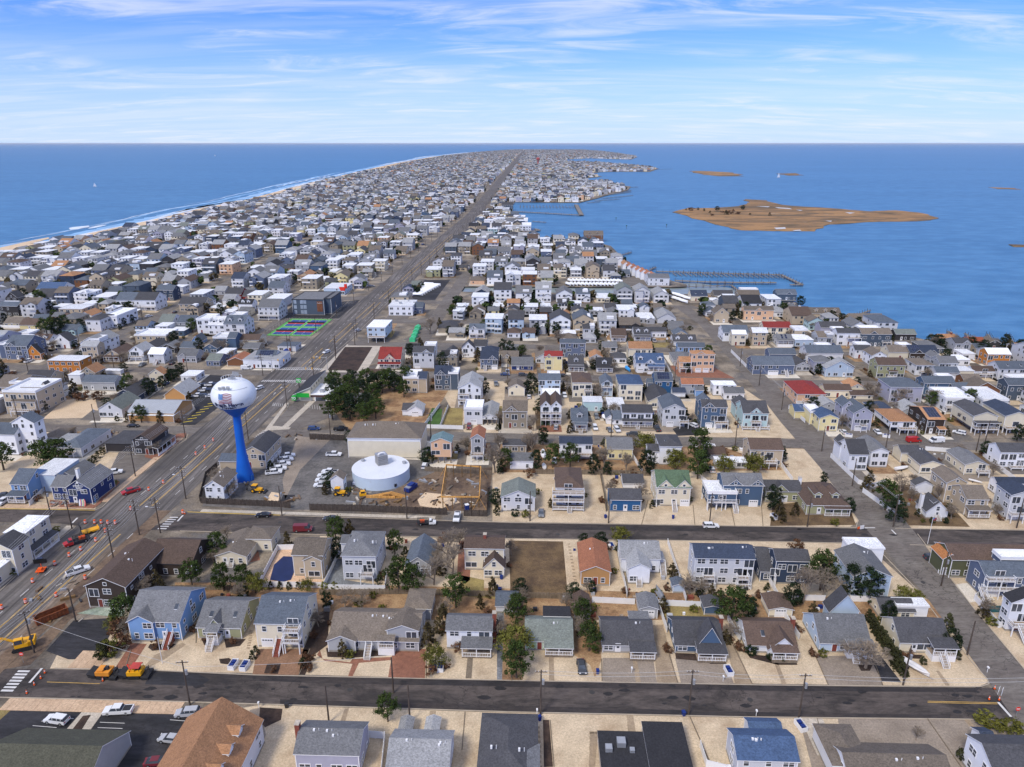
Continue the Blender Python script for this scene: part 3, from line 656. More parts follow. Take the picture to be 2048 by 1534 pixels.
for k,(ww,hh) in SIZES.items():
 f = 0.11
 mb = MB(); mb.box(-ww/2-f,ww/2+f,-.08,-.005,-f,0,M_TRIM); mb.box(-ww/2-f,ww/2+f,-.08,-.005,hh,hh+f,M_TRIM)
 mb.box(-ww/2-f,-ww/2,-.075,-.005,0,hh,M_TRIM); mb.box(ww/2,ww/2+f,-.075,-.005,0,hh,M_TRIM)
 if ww > 1.5: mb.box(-.06,.06,-.07,-.005,0,hh,M_TRIM)
 if k in 'sd': mb.box(-ww/2,ww/2,-.065,-.03,hh*.48,hh*.53,M_TRIM)
 WF[k] = mb.mesh('window_frame')
 mb = MB(); mb.face([(-ww/2,-.025,0),(ww/2,-.025,0),(ww/2,-.025,hh),(-ww/2,-.025,hh)],M_GLASS); WP[k] = mb.mesh('window_pane')
def garage_mesh(w,m=M_TRIM):
 mb = MB(); mb.box(-w/2,w/2,-.06,-.01,0,2.15,m); mb.box(-w/2-.12,w/2+.12,-.04,-.008,0,2.3,M_TRIM)
 for i in range(4): mb.box(-w/2+.1+i*(w-.2)/4+.08,-w/2+.1+(i+1)*(w-.2)/4-.08,-.075,-.05,1.65,1.95,M_GLASS)
 for z in (0.5,1.02,1.55): mb.box(-w/2,w/2,-.064,-.058,z,z+.03,mat('door_groove',(0.45,0.45,0.45)))
 return mb.mesh('garage_door')
GD = {1: garage_mesh(2.6),2: garage_mesh(4.8),3: garage_mesh(2.6,mat('green_door',lin((70,92,66))))}
mb = MB(); mb.box(-.5,.5,-.05,-.01,0,2.1,mat('door_paint',lin((120,60,50)))); mb.box(-.62,.62,-.035,-.008,0,2.22,M_TRIM); FDOOR = mb.mesh('front_door')
mb = MB(); mb.box(-.5,.5,-.05,-.01,0,2.1,mat('door_white',(.7,.7,.7))); mb.box(-.62,.62,-.035,-.008,0,2.22,M_TRIM); mb.box(-.28,.28,-.07,-.04,1.0,1.8,M_GLASS); WDOOR = mb.mesh('door')
def rail(mb,a,b,z,m=M_TRIM,near=True):
 a = Vector((a[0],a[1],z)); b = Vector((b[0],b[1],z)); ln = (b-a).length
 if ln < .2: return
 d = (b-a)/ln; n = Vector((-d.y,d.x,0))*.05; up = Vector((0,0,1))
 q = [a-n,b-n,b+n,a+n]
 mb.hexa([p+up*.95 for p in q],[p+up*1.05 for p in q],m); mb.hexa([p+up*.10 for p in q],[p+up*.18 for p in q],m)
 k = max(2,int(ln/(0.35 if near else 0.9)))
 for i in range(k+1):
  p = a+d*(ln*i/k); t = .06 if i % 5 == 0 or i == k else .03
  mb.box(p.x-t,p.x+t,p.y-t,p.y+t,z,z+1.0,m)
class House:
 """walls, roof, windows ... of one building in its own frame: x along the street, y away from it"""
 def __init__(s,name,origin,rz,label,cat='house',near=1,group=None,seed=0):
  s.o = root(name,origin,rz,label,cat,group); s.near = near; s.r = random.Random(seed)
  s.wj = MB(); s.tm = MB(); s.org = origin; s.rz = rz
 def local(s,P):
  d = Vector((P[0]-s.org[0],P[1]-s.org[1])); c,n = math.cos(-s.rz),math.sin(-s.rz)
  return (d.x*c-d.y*n,d.x*n+d.y*c)
 def window(s,x,y,z,k,face):
  nx,ny,rz = {'f': (0,-1,0),'r': (1,0,math.pi/2),'l': (-1,0,-math.pi/2),'b': (0,1,math.pi)}[face]
  w,h = SIZES[k]
  if s.near >= 2:
   f = link('window',WF[k],s.o,(x,y,z),rz); link('pane',WP[k],f)
  else:
   dx,dy = (1,0) if face in 'fb' else (0,1)
   if face == 'b': dx = -1
   if face == 'l': dy = -1
   add_window(s.wj,x,y,z,w,h,dx,dy,nx,ny)
 def facade(s,x0,y0,ln,face,h,z0,dens=3.2,keep=None,door=False,gab=0,big=False):
  n = max(1,int((h-z0+0.5)/2.7)); r = s.r
  for st in range(n):
   zb = z0+st*(h-z0)/n; sill = zb+0.95
   if sill+1.0 > h: sill = h-1.6
   if sill < z0+0.3: sill = z0+.5
   k = max(1,int(ln/dens+.3))
   for i in range(k):
    if r.random() < .14 and k > 1: continue
    t = (i+.5)/k*ln+r.uniform(-.25,.25)
    if st == 0 and keep and any(a-1 < t < b+1 for a,b in keep): continue
    kind = r.choice('sdsdq' if face != 'f' else ('sddst' if st else 'sddsb'))
    w,hh = SIZES[kind]
    if w+.5 > ln/k+.2: kind = 's'; w,hh = SIZES[kind]
    if w+.4 > ln: kind = 'q'
    if kind in 'tr': zz = zb+.12
    else: zz = sill
    if zz+SIZES[kind][1] > h-.12: zz = h-.15-SIZES[kind][1]
    if zz < z0+.1: kind = 'q'; zz = max(z0+.2,h-1.1)
    if face == 'f': s.window(x0+t,y0,zz,kind,'f')
    elif face == 'b': s.window(x0+t,y0,zz,kind,'b')
    elif face == 'r': s.window(x0,y0+t,zz,kind,'r')
    else: s.window(x0,y0+t,zz,kind,'l')
  if gab > 1.7:
   kk = 's' if gab > 2.6 else 'q'
   if face == 'f': s.window(x0+ln/2,y0,h+.15 if gab > 2.6 else h+.2,kk,'f')
 def vol(s,kind,x0,y0,w,d,h,rise,wall,roof,opts=(),main=True,zb=0.0,trimw=None):
  """one block of the house; returns nothing. kinds gx gy h f gm sh"""
  W = WM(wall); R = RM(roof) if roof != 'metal' else mat('standing_seam_roof',lin((176,180,184)),0.45,0.06,0.5,'metalroof',metal=0.3)
  x1,y1 = x0+w,y0+d; mb = MB(); pil = 'pil' in opts
  z0 = zb+(2.4 if pil else 0)
  base = [(x0,y0),(x1,y0),(x1,y1),(x0,y1)]
  xm,ym = (x0+x1)/2,(y0+y1)/2
  def walls(tops):
   for i in range(4):
    a,b = base[i],base[(i+1) % 4]; t = tops[i]
    mb.face([(a[0],a[1],z0),(b[0],b[1],z0)]+t,W)
   mb.face([(x,y,z0) for x,y in reversed(base)],W)
  H = h; oh = 0.35; th = 0.16
  TR = M_TRIM if wall not in ('dark','dkbrown') or s.r.random() < .6 else mat('dark_trim',(.06,.06,.065))
  rf = MB()
  def slab(pts,m=R):               # pts: 4 top points ccw from above
   rf.hexa([(p[0],p[1],p[2]-th) for p in pts],pts,TR,m)
  if kind in ('gx','gm','sb'):
   rx = ym
   if kind == 'sb': rx = y0+d*0.38
   walls([[(x1,y0,H),(x0,y0,H)],[(x1,y1,H),(x1,rx,H+rise),(x1,y0,H)] if kind != 'gm' else [(x1,y1,H),(x1,ym+d*.3,H+rise*.72),(x1,ym,H+rise),(x1,ym-d*.3,H+rise*.72),(x1,y0,H)],
     [(x0,y1,H),(x1,y1,H)],[(x0,y0,H),(x0,rx,H+rise),(x0,y1,H)] if kind != 'gm' else [(x0,y0,H),(x0,ym-d*.3,H+rise*.72),(x0,ym,H+rise),(x0,ym+d*.3,H+rise*.72),(x0,y1,H)]])
   e = .02
   if kind == 'gm':
    pr = [(y0-oh,H-oh*1.2+.1),(ym-d*.3,H+rise*.72+.12),(ym,H+rise+.12),(ym+d*.3,H+rise*.72+.12),(y1+oh,H-oh*1.2+.1)]
   else:
    pf = rise/(rx-y0); pb = rise/(y1-rx)
    pr = [(y0-oh,H-oh*pf+.14),(rx,H+rise+.14),(y1+oh,H-oh*pb+.14)]
   for (ya,za),(yb,zb2) in zip(pr,pr[1:]):
    slab([(x0-.25,ya,za),(x1+.25,ya,za),(x1+.25,yb,zb2),(x0-.25,yb,zb2)])
  elif kind == 'gy':
   p = rise/(w/2)
   walls([[(x1,y0,H),(xm,y0,H+rise),(x0,y0,H)],[(x1,y1,H),(x1,y0,H)],[(x0,y1,H),(xm,y1,H+rise),(x1,y1,H)],[(x0,y0,H),(x0,y1,H)]])
   slab([(x0-oh,y0-.3,H-oh*p+.14),(xm,y0-.3,H+rise+.14),(xm,y1+.3,H+rise+.14),(x0-oh,y1+.3,H-oh*p+.14)])
   slab([(xm,y0-.3,H+rise+.14),(x1+oh,y0-.3,H-oh*p+.14),(x1+oh,y1+.3,H-oh*p+.14),(xm,y1+.3,H+rise+.14)])
  elif kind == 'h':
   walls([[(x1,y0,H),(x0,y0,H)],[(x1,y1,H),(x1,y0,H)],[(x0,y1,H),(x1,y1,H)],[(x0,y0,H),(x0,y1,H)]])
   X0,X1,Y0,Y1 = x0-oh,x1+oh,y0-oh,y1+oh
   if w > d: k = (Y1-Y0)/2; ra,rb = (X0+k,ym),(X1-k,ym)
   else: k = (X1-X0)/2; ra,rb = (xm,Y0+k),(xm,Y1-k)
   zt = H+.02; rf.box(X0,X1,Y0,Y1,H-.16,zt,TR)
   A,B,C,D = (X0,Y0,zt),(X1,Y0,zt),(X1,Y1,zt),(X0,Y1,zt)
   P,Q = (*ra,H+rise),(*rb,H+rise)
   if w > d:
    rf.face([A,B,Q,P],R); rf.face([C,D,P,Q],R); rf.face([B,C,Q],R); rf.face([D,A,P],R)
   else:
    rf.face([A,B,P],R); rf.face([B,C,Q,P],R); rf.face([C,D,Q],R); rf.face([D,A,P,Q],R)
  elif kind == 'f':
   walls([[(x1,y0,H),(x0,y0,H)],[(x1,y1,H),(x1,y0,H)],[(x0,y1,H),(x1,y1,H)],[(x0,y0,H),(x0,y1,H)]])
   rf.box(x0-.2,x1+.2,y0-.2,y1+.2,H,H+.18,TR if 'dkp' not in opts else M_DARK,R)
   if 'par' in opts or 'rd' in opts:
    for a in ((x0-.15,x1+.15,y0-.15,y0+.05),(x0-.15,x1+.15,y1-.05,y1+.15),(x0-.15,x0+.05,y0+.05,y1-.05),(x1-.05,x1+.15,y0+.05,y1-.05)):
     rf.box(*a,H+.16,H+(.95 if 'rd' in opts else .5),TR if 'dkp' not in opts else M_DARK)
  elif kind == 'sh':                # shed roof, high at the back
   walls([[(x1,y0,H),(x0,y0,H)],[(x1,y1,H+rise),(x1,y0,H)],[(x0,y1,H+rise),(x1,y1,H+rise)],[(x0,y0,H),(x0,y1,H+rise)]])
   p = rise/d; slab([(x0-.25,y0-oh,H-oh*p+.14),(x1+.25,y0-oh,H-oh*p+.14),(x1+.25,y1+.2,H+rise+.2*p+.14),(x0-.25,y1+.2,H+rise+.2*p+.14)])
  for (x,y) in base:               # corner boards
   sx = -1 if x == x0 else 1; sy = -1 if y == y0 else 1
   if wall not in ('white',) and s.near >= 1:
    xa,xb = sorted((x-sx*.12,x+sx*.03)); ya,yb = sorted((y-sy*.12,y+sy*.03))
    mb.box(xa,xb,ya,yb,z0,H-.03,M_TRIM)
  if not pil and zb == 0: mb.box(x0-.025,x1+.025,y0-.025,y1+.025,-.2,.45,mat('foundation',lin((150,144,134))))
  if pil:
   mb.box(x0+w*.3,x1-w*.3,y0+d*.35,y1-.3,0,z0-.02,WM('gray'))
   for i in range(4):
    for j in range(2):
     px_,py_ = x0+.2+(w-.4)*i/3,y0+.2+(d-.4)*j
     mb.box(px_-.18,px_+.18,py_-.18,py_+.18,0,z0-.01,M_TRIM if 'wp' in opts or wall in ('white','cream','tan') else M_WOOD)
  s_w = mb.obj('walls',s.o)
  s_r = rf.obj('roof',s.o)
  s.lastroof = s_r
  keep = []; oi = dict(o.split('@') if '@' in o else (o,'') for o in opts)
  gw = [k for k in oi if k in ('g1','g2','g3','gg','g4')]
  gz = zb+.02
  if gw:
   g = gw[0]; pos = float(oi[g] or .5)
   lst = {'g1': [(1,pos)],'g2': [(2,pos)],'g3': [(3,.25),(3,.75)],'gg': [(1,pos-.17),(1,pos+.17)],'g4': [(1,.14),(1,.38),(1,.62),(1,.86)]}[g]
   for k,f in lst:
    wd = 4.8 if k == 2 else 2.6
    if wd+.4 > w: k,wd = 1,2.6
    if wd+.3 > w: continue
    cx = min(max(w*f,wd/2+.25),w-wd/2-.25); link('garage_door',GD[k],s.o,(x0+cx,y0,gz)); keep.append((cx-wd/2,cx+wd/2))
  if 'nw' not in opts:
   if main and not gw and not pil and 'nd' not in opts:
    t = float(oi.get('door','') or s.r.choice((.3,.5,.68)))*w
    link('door',FDOOR if s.r.random() < .35 else WDOOR,s.o,(x0+t,y0,gz+.3)); keep.append((t-.8,t+.8))
   dens = 3.0 if s.near >= 1 else 3.6
   s.facade(x0,y0,w,'f',H,z0,dens,keep,gab=rise if kind == 'gy' else 0)
   cx = s.org[0]
   if 'nl' not in opts: s.facade(x0,y0,d,'l',H,z0,4.0)
   if 'nr' not in opts: s.facade(x1,y0,d,'r',H,z0,4.0)
   if kind == 'gx' and rise > 2.3:
    for fx,fc in ((x1,'r'),(x0,'l')): s.window(fx,ym-.6,H+.15,'s' if rise > 2.8 else 'q',fc)
  for o in opts:
   k,_,a = o.partition('@'); A = [float(q) for q in a.split(',')] if a else []
   if k == 'ch':                 # chimney @x fraction
    f = A[0] if A else .8; b = MB(); m = M_BRICK if s.r.random() < .7 else M_TRIM
    if len(A) > 1: m = M_TRIM
    cx = x0+w*f; cy = ym; zt = H+rise+1.1
    if f > 1: cx = x1+.42
    if f < 0: cx = x0-.42
    b.box(cx-.4,cx+.4,cy-.55,cy+.55,0 if f > 1 or f < 0 else H,zt,m); b.box(cx-.47,cx+.47,cy-.62,cy+.62,zt,zt+.12,M_CONC); b.obj('chimney',s.o)
   elif k == 'vt':               # roof vents and a pipe
    b = MB()
    for i in range(int(A[0]) if A else 2):
     fx = s.r.uniform(.15,.85); cy = ym-d*s.r.uniform(.04,.16) if kind != 'f' else s.r.uniform(y0+1,y1-1)
     zz = H+rise*(1-(abs(cy-ym)/(d/2))) if kind in ('gx','sb') else (H+rise*.8 if kind != 'f' else H+.15)
     cx = x0+w*fx
     if kind == 'gy': cy = y0+d*s.r.uniform(.2,.8); cx = xm+w*.12*s.r.choice((-1,1)); zz = H+rise*.76
     b.box(cx-.18,cx+.18,cy-.18,cy+.18,zz-.2,zz+.42,M_TRIM); b.tube((cx+.9,cy,zz-.3),(cx+.9,cy,zz+.6),.06,.06,M_TRIM)
    b.obj('roof_vents',s.o,kind='stuff')
   elif k == 'sk':               # skylights on the front slope
    for f in (A or (.3,.7)):
     cx = x0+w*f; t = .45; cy = y0+(ym-y0)*t; z = H+rise*t+.2; sl = rise/(ym-y0)
     b = MB(); p = [(cx-.4,cy-.6),(cx+.4,cy-.6),(cx+.4,cy+.6),(cx-.4,cy+.6)]
     b.hexa([(x,y,z+(y-cy)*sl-.1) for x,y in p],[(x,y,z+(y-cy)*sl+.1) for x,y in p],M_TRIM,M_GLASS); b.obj('skylight',s.o)
   elif k == 'dm':               # dormers at fractions
    for f in (A or (.5,)):
     cx = x0+w*f; t = .28; cy = y0+(ym-y0)*t; z = H+rise*t; ww = 1.1; hh = min(1.5,rise*.5); pk = .7
     yb = ym; b = MB()
     b.face([(cx-ww,cy,z-.3),(cx+ww,cy,z-.3),(cx+ww,cy,z+hh),(cx,cy,z+hh+pk),(cx-ww,cy,z+hh)],W)
     for sg in (-1,1): b.face([(cx+sg*ww,cy,z-.3),(cx+sg*ww,yb,z-.3),(cx+sg*ww,yb,z+hh),(cx+sg*ww,cy,z+hh)],W)
     dm = b.obj('dormer',s.o); b = MB()
     b.hexa([(cx-ww-.2,cy-.2,z+hh-.22),(cx,cy-.2,z+hh+pk-.02),(cx,yb,z+hh+pk-.02),(cx-ww-.2,yb,z+hh-.22)],[(cx-ww-.2,cy-.2,z+hh-.06),(cx,cy-.2,z+hh+pk+.14),(cx,yb,z+hh+pk+.14),(cx-ww-.2,yb,z+hh-.06)],M_TRIM,R)
     b.hexa([(cx,cy-.2,z+hh+pk-.02),(cx+ww+.2,cy-.2,z+hh-.22),(cx+ww+.2,yb,z+hh-.22),(cx,yb,z+hh+pk-.02)],[(cx,cy-.2,z+hh+pk+.14),(cx+ww+.2,cy-.2,z+hh-.06),(cx+ww+.2,yb,z+hh-.06),(cx,yb,z+hh+pk+.14)],M_TRIM,R)
     b.obj('dormer_roof',dm); s.window(cx,cy,z+.15,'q' if hh < 1.4 else 'o','f')
   elif k == 'rg':               # front gable let into the roof: @frac,halfwidth,rise
    f,hw,rs = A; cx = x0+w*f; cy = y0-.02; yb = min(ym,y0+(rs/rise)*(ym-y0)+.3) if rise > 0 else ym
    b = MB(); b.face([(cx-hw,cy,H-.1),(cx+hw,cy,H-.1),(cx,cy,H+rs)],W)
    g = b.obj('front_gable',s.o); b = MB(); p = rs/hw; e = .3
    b.hexa([(cx-hw-e,cy-.3,H-e*p),(cx,cy-.3,H+rs),(cx,yb,H+rs),(cx-hw-e,cy+.2,H-e*p)],[(cx-hw-e,cy-.3,H-e*p+.16),(cx,cy-.3,H+rs+.16),(cx,yb,H+rs+.16),(cx-hw-e,cy+.2,H-e*p+.16)],M_TRIM,R)
    b.hexa([(cx,cy-.3,H+rs),(cx+hw+e,cy-.3,H-e*p),(cx+hw+e,cy+.2,H-e*p),(cx,yb,H+rs)],[(cx,cy-.3,H+rs+.16),(cx+hw+e,cy-.3,H-e*p+.16),(cx+hw+e,cy+.2,H-e*p+.16),(cx,yb,H+rs+.16)],M_TRIM,R)
    b.obj('gable_roof',g)
    if rs > 1.6: s.window(cx,cy,H+.2,'q','f')
   elif k == 'dk':               # deck @z,f0,f1,depth
    z,f0,f1 = A[:3]; dd = A[3] if len(A) > 3 else 2.4; a,b_ = x0+w*f0,x0+w*f1; z += zb
    b = MB(); b.box(a,b_,y0-dd,y0-.01,z-.22,z,M_TRIM,M_DECK)
    for f in (0,.5,1) if b_-a > 4 else (0,1):
     xx = a+.12+(b_-a-.24)*f; b.box(xx-.1,xx+.1,y0-dd+.03,y0-dd+.23,0,z-.22,M_TRIM)
    dk = b.obj('deck',s.o); b = MB(); near = s.near >= 2
    rail(b,(a+.06,y0-dd+.06),(b_-.06,y0-dd+.06),z,near=near); rail(b,(a+.06,y0-dd+.06),(a+.06,y0-.05),z,near=near); rail(b,(b_-.06,y0-dd+.06),(b_-.06,y0-.05),z,near=near)
    b.obj('railing',dk)
    s.window((a+b_)/2,y0,z+.1,'t','f') if s.near >= 1 else None
    if 'cv' in opts:          # covered
     b = MB(); b.box(a-.2,b_+.2,y0-dd-.3,y0-.01,z+2.5,z+2.68,M_TRIM,R)
     for f in (0,.5,1):
      xx = a+.12+(b_-a-.24)*f; b.box(xx-.08,xx+.08,y0-dd+.05,y0-dd+.21,z,z+2.5,M_TRIM)
     b.obj('deck_roof',dk)
   elif k == 'st':               # stair @frac,z
    f,z = A[:2]; cx = x0+w*f; n = max(3,int(z/.19)); b = MB(); off = A[2] if len(A) > 2 else 0.0
    mt = M_BRICK if len(A) > 3 else M_TRIM
    for i in range(n):
     zz = z*(i+1)/n; yy = y0-off-.02-(n-i)*.28
     b.box(cx-.6,cx+.6,yy,yy+.29,zz-z/n*.6 if not len(A) > 3 else 0,zz,mt,M_DECK if not len(A) > 3 else M_BRICK)
    st = b.obj('stairs',s.o); b = MB()
    for sg in (-.68,.68):
     a0 = Vector((cx+sg,y0-off-.02-n*.28,0)); a1 = Vector((cx+sg,y0-off-.05,z))
     for dz in (.1,.95): b.tube(a0+Vector((0,0,dz)),a1+Vector((0,0,dz)),.06,.06,M_TRIM,4)
     for i in range(0,n+1,1): p = a0.lerp(a1,i/n); b.tube(p,p+Vector((0,0,.95)),.035,.035,M_TRIM,4,False)
    b.obj('stair_rail',st)
   elif k == 'po':               # porch @f0,f1,depth[,z]
    f0,f1,dd = A[:3]; zf = A[3] if len(A) > 3 else .5; a,b_ = x0+w*f0,x0+w*f1
    b = MB(); b.box(a,b_,y0-dd,y0-.03,0,zf,M_TRIM if zf > 1 else M_WOOD,M_DECK)
    hh = max(min(H-.15,zf+2.5),zf+2.1); po = b.obj('porch',s.o)
    b = MB(); n = max(2,int((b_-a)/2.4)+1)
    for i in range(n): xx = a+.1+(b_-a-.2)*i/(n-1); b.box(xx-.09,xx+.09,y0-dd+.04,y0-dd+.22,zf,hh,M_TRIM)
    b.obj('porch_posts',po); b = MB(); sl = .22*dd
    b.hexa([(a-.25,y0-dd-.3,hh-.12),(b_+.25,y0-dd-.3,hh-.12),(b_+.25,y0-.01,hh+sl-.1),(a-.25,y0-.01,hh+sl-.1)],[(a-.25,y0-dd-.3,hh+.04),(b_+.25,y0-dd-.3,hh+.04),(b_+.25,y0-.01,hh+sl+.06),(a-.25,y0-.01,hh+sl+.06)],M_TRIM,R)
    b.obj('porch_roof',po); b = MB(); near = s.near >= 2
    if 'nrail' not in opts:
     rail(b,(a+.1,y0-dd+.12),(b_-.1,y0-dd+.12),zf,near=near); b.obj('railing',po)
   elif k == 'sl':               # solar array @f0,f1
    f0,f1 = A or (.15,.85); a,b_ = x0+w*f0,x0+w*f1; n = max(2,int((b_-a)/1.05)); sl = rise/(d/2) if kind == 'gx' else 0
    rows = 2
    for j in range(rows):
     for i in range(n):
      xa = a+i*(b_-a)/n; ya = y0+d*.08+j*(d*.5-1.2)/rows; yb = ya+(d*.5-1.2)/rows-.06
      p = [(xa+.03,ya),(xa+(b_-a)/n-.03,ya),(xa+(b_-a)/n-.03,yb),(xa+.03,yb)]
      if s.near < 1 and i % 2: continue
      m2 = MB(); m2.hexa([(x,y,H+(y-y0)*sl+.18) for x,y in p],[(x,y,H+(y-y0)*sl+.25) for x,y in p],M_STEEL,M_SOLAR); m2.obj('solar_panel',s.o)
   elif k == 'rd':               # white roof deck rail
    b = MB(); zt = H+.18 if kind == 'f' else H+rise
    pass
   elif k == 'ac':
    b = MB(); b.box(x0-1.3,x0-.5,y0+1,y0+1.8,0.9,1.7,M_TRIM); b.box(x0-1.4,x0-.1,y0+.9,y0+1.9,.8,.9,M_DECK)
    b.obj('air_conditioner',s.o)
   elif k == 'ep':               # equipment on a flat roof
    b = MB()
    for i in range(3):
     cx,cy = s.r.uniform(x0+1.5,x1-1.5),s.r.uniform(y0+1.5,y1-1.5); q = s.r.uniform(.4,.9)
     b.box(cx-q,cx+q,cy-q,cy+q,H+.1,H+.2+q*1.3,M_STEEL)
    b.obj('rooftop_units',s.o,kind='stuff')
   elif k == 'wb':               # band of another colour at the top of the walls
    b = MB(); b.box(x0-.03,x1+.03,y0-.03,y1+.03,H-1.3,H-.17,M_TRIM); b.obj('fascia_band',s.o)
   elif k == 'sp':               # satellite dish
    b = MB(); cx = x0+w*.3; b.lathe([(.02,0),(.3,.06),(.45,.16)],M_TRIM,12,(cx,y0+d*.3)); b.obj('dish',s.o,loc=(0,0,H+rise*.65))
 def done(s):
  if s.wj.v:
   w = s.wj.obj('windows',s.o,kind='stuff')
  return s.o
def solve(kind,u1,u2,vb,ve,vr,vf=None,pitch=None):
 a,b = G(u1,vb),G(u2,vb); w = (b-a).length; Y = a.y
 h = max(2.2,HT(Y,ve))
 if kind == 'gy':
  rise = max(.5,HT(Y,vr)-h); d = bisect(lambda d: PV(Y+d,h+rise)-vf,3,45)
 elif kind in ('gx','gm','sb'):
  p = pitch or (.55 if kind == 'gx' else .95)
  k = .5 if kind != 'sb' else .38
  d = bisect(lambda d: PV(Y+d*k,h+p*d/2)-vr,4,24); d = min(d,15); rise = p*d/2
 elif kind == 'h':
  p = pitch or .42
  def f(d):
   m = min(w,d)/2; return PV(Y+(d-m),h+p*m)-vr
  d = bisect(f,4,30); rise = p*min(w,d)/2
 else:
  d = bisect(lambda d: PV(Y+d,h)-vr,3,45); rise = 0
 if kind == 'sh': rise = .8
 return w,h,rise,d
OCC = []           # footprints already taken: (x, y, radius)
HOUSES = []
def house(spec,label=None,name='house',cat='house',near=None,rz=None,group=None):
 vols = [v.split() for v in spec.split(';')]; f = vols[0]
 u1,u2,vb = float(f[1]),float(f[2]),float(f[3]); org = G((u1+u2)/2,vb)
 west = org.x < BC(org.y)+25
 ang = -(AW if west else AE) if rz is None else rz
 nr = near if near is not None else (2 if vb > 935 else 1 if vb > 700 else 0)
 H = House(name,org,ang,label or '',cat,nr,group,seed=int(u1*7+vb))
 wall = roof = None; first = None
 for i,t in enumerate(vols):
  kind = t[0]; n = 7 if kind == 'gy' else 6
  nums = [float(q) for q in t[1:n]]; rest = t[n:]; pit = None; zb = 0.0; dd = None; opts = []
  cols = [q for q in rest if q in WALL or q in ROOF or q == 'metal']
  for q in rest:
   if q[0] == '^': pit = float(q[1:])
   elif q[0] == '~': dd = float(q[1:])
   elif q[0] == '+': zb = float(q[1:])
   elif q not in cols[:2]: opts.append(q)
  if cols and rest[0] in WALL: wall = rest[0]
  if len(rest) > 1 and (rest[1] in ROOF or rest[1] == 'metal'): roof = rest[1]
  w,h,rise,d = solve(kind,*nums[:5],*(nums[5:6] or [None]),pitch=pit)
  if dd: d = dd; rise = rise if kind == 'gy' else ((pit or .5)*d/2 if kind != 'f' else 0)
  a = G(nums[0],nums[2]); b = G(nums[1],nums[2]); lx,ly = H.local((a+b)/2)
  H.vol(kind,lx-w/2,ly,w,d,h,rise,wall,roof,tuple(opts),main=(i == 0),zb=zb)
  c = org if i == 0 else (a+b)/2
  wx,wy = (a.x+b.x)/2-math.sin(-ang)*-d/2*0,(a.y+b.y)/2+d/2
  OCC.append((wx,wy,max(w,d)*.5+1.0,w/2+.8,d/2+.8))
  if i == 0: first = (kind,h,rise,w,d,wall,roof,opts)
 H.done(); HOUSES.append((H.o,first,org,label,vb)); return H
# ------------------------------------------------------------------ the buildings of the photograph
A = [
 ("gx 263 366 1280 1242 1181 skyblue grey skX ch9 sk@.85 st@.8,2.4,0,1; gy 263 312 1283 1243 1231 1195 skyblue grey nd","sky blue house with clipped grey roof and red brick stair beside the brick driveway"),
 ("gx 397 485 1277 1254 1201 sage grey sk@.25,.8 rg@.42,1.7,2.2 po@.3,.56,2.4,1.6 st@.43,1.6,2.5","sage green cottage with grey roof, two skylights and small white gabled porch"),
 ("gx 516 608 1294 1246 1192 cream slate g1@.22 vt@2 dk@3.0,.62,1.0,2.4 dk@5.6,.66,1.0,2.2 st@.5,2.3,0,1","cream three storey house with blue slate roof and stacked white balconies"),
 ("gx 660 838 1301 1280 1225 gray taupe vt@4 nd po@.56,.74,1.5,1.9 st@.45,1.9,.4; gy 657 712 1304 1281 1271 1240 gray taupe nw; gy 776 838 1299 1260 1250 1215 gray taupe g2 ; h 812 862 1240 1216 1184 gray taupe","long taupe ranch house with white garage door, red brick driveway and front stair"),
 ("gx 894 984 1298 1260 1232 white grey po@.36,1.0,3.0,.3 ch@2","white two storey house with pale metal patio roof and blue shutters"),
 ("gx 1051 1144 1301 1281 1239 green ggreen vt@1 po@.42,1.0,2.2; f 1087 1139 1262 1233 1214 white black nw +2.6","mint green cottage with grey green roof and black flat dormer behind"),
 ("gx 1205 1306 1306 1289 1241 gray dk vt@1 po@.52,1.0,2.6; f 1258 1296 1268 1240 1231 gray grey nw","pale grey cottage with dark roof beside the stained concrete driveway"),
 ("gx 1350 1444 1306 1291 1241 steel dk ch@2 po@.42,1.0,3.2; gy 1392 1444 1310 1292 1255 1235 steel dk nw","steel blue cottage with dark roof and steep gabled white porch"),
 ("gx 1494 1590 1306 1290 1243 white brown sk@.35 ch@2; gy 1536 1590 1314 1298 1276 1250 white brown nw po@.05,.95,2.0,.8","white cottage with brown roof and white gabled porch"),
 ("gx 1638 1736 1305 1285 1228 lblue grey ^.7 vt@1 po@.5,1.0,2.0,1.2 st@.62,1.2,2.0; gy 1655 1712 1256 1222 1190 1172 lblue dk nw","pale blue cottage with large grey roof behind the bare tree on the mulch ring"),
 ("gx 1797 1893 1306 1284 1236 cream dk ^.7 po@.55,1.02,2.8,1.6 st@.74,1.6,2.8; gx 1760 1826 1238 1222 1197 cream dk ; f 1790 1852 1236 1214 1207 white white par nw","cream corner cottage with dark roof and long white front stair"),
]
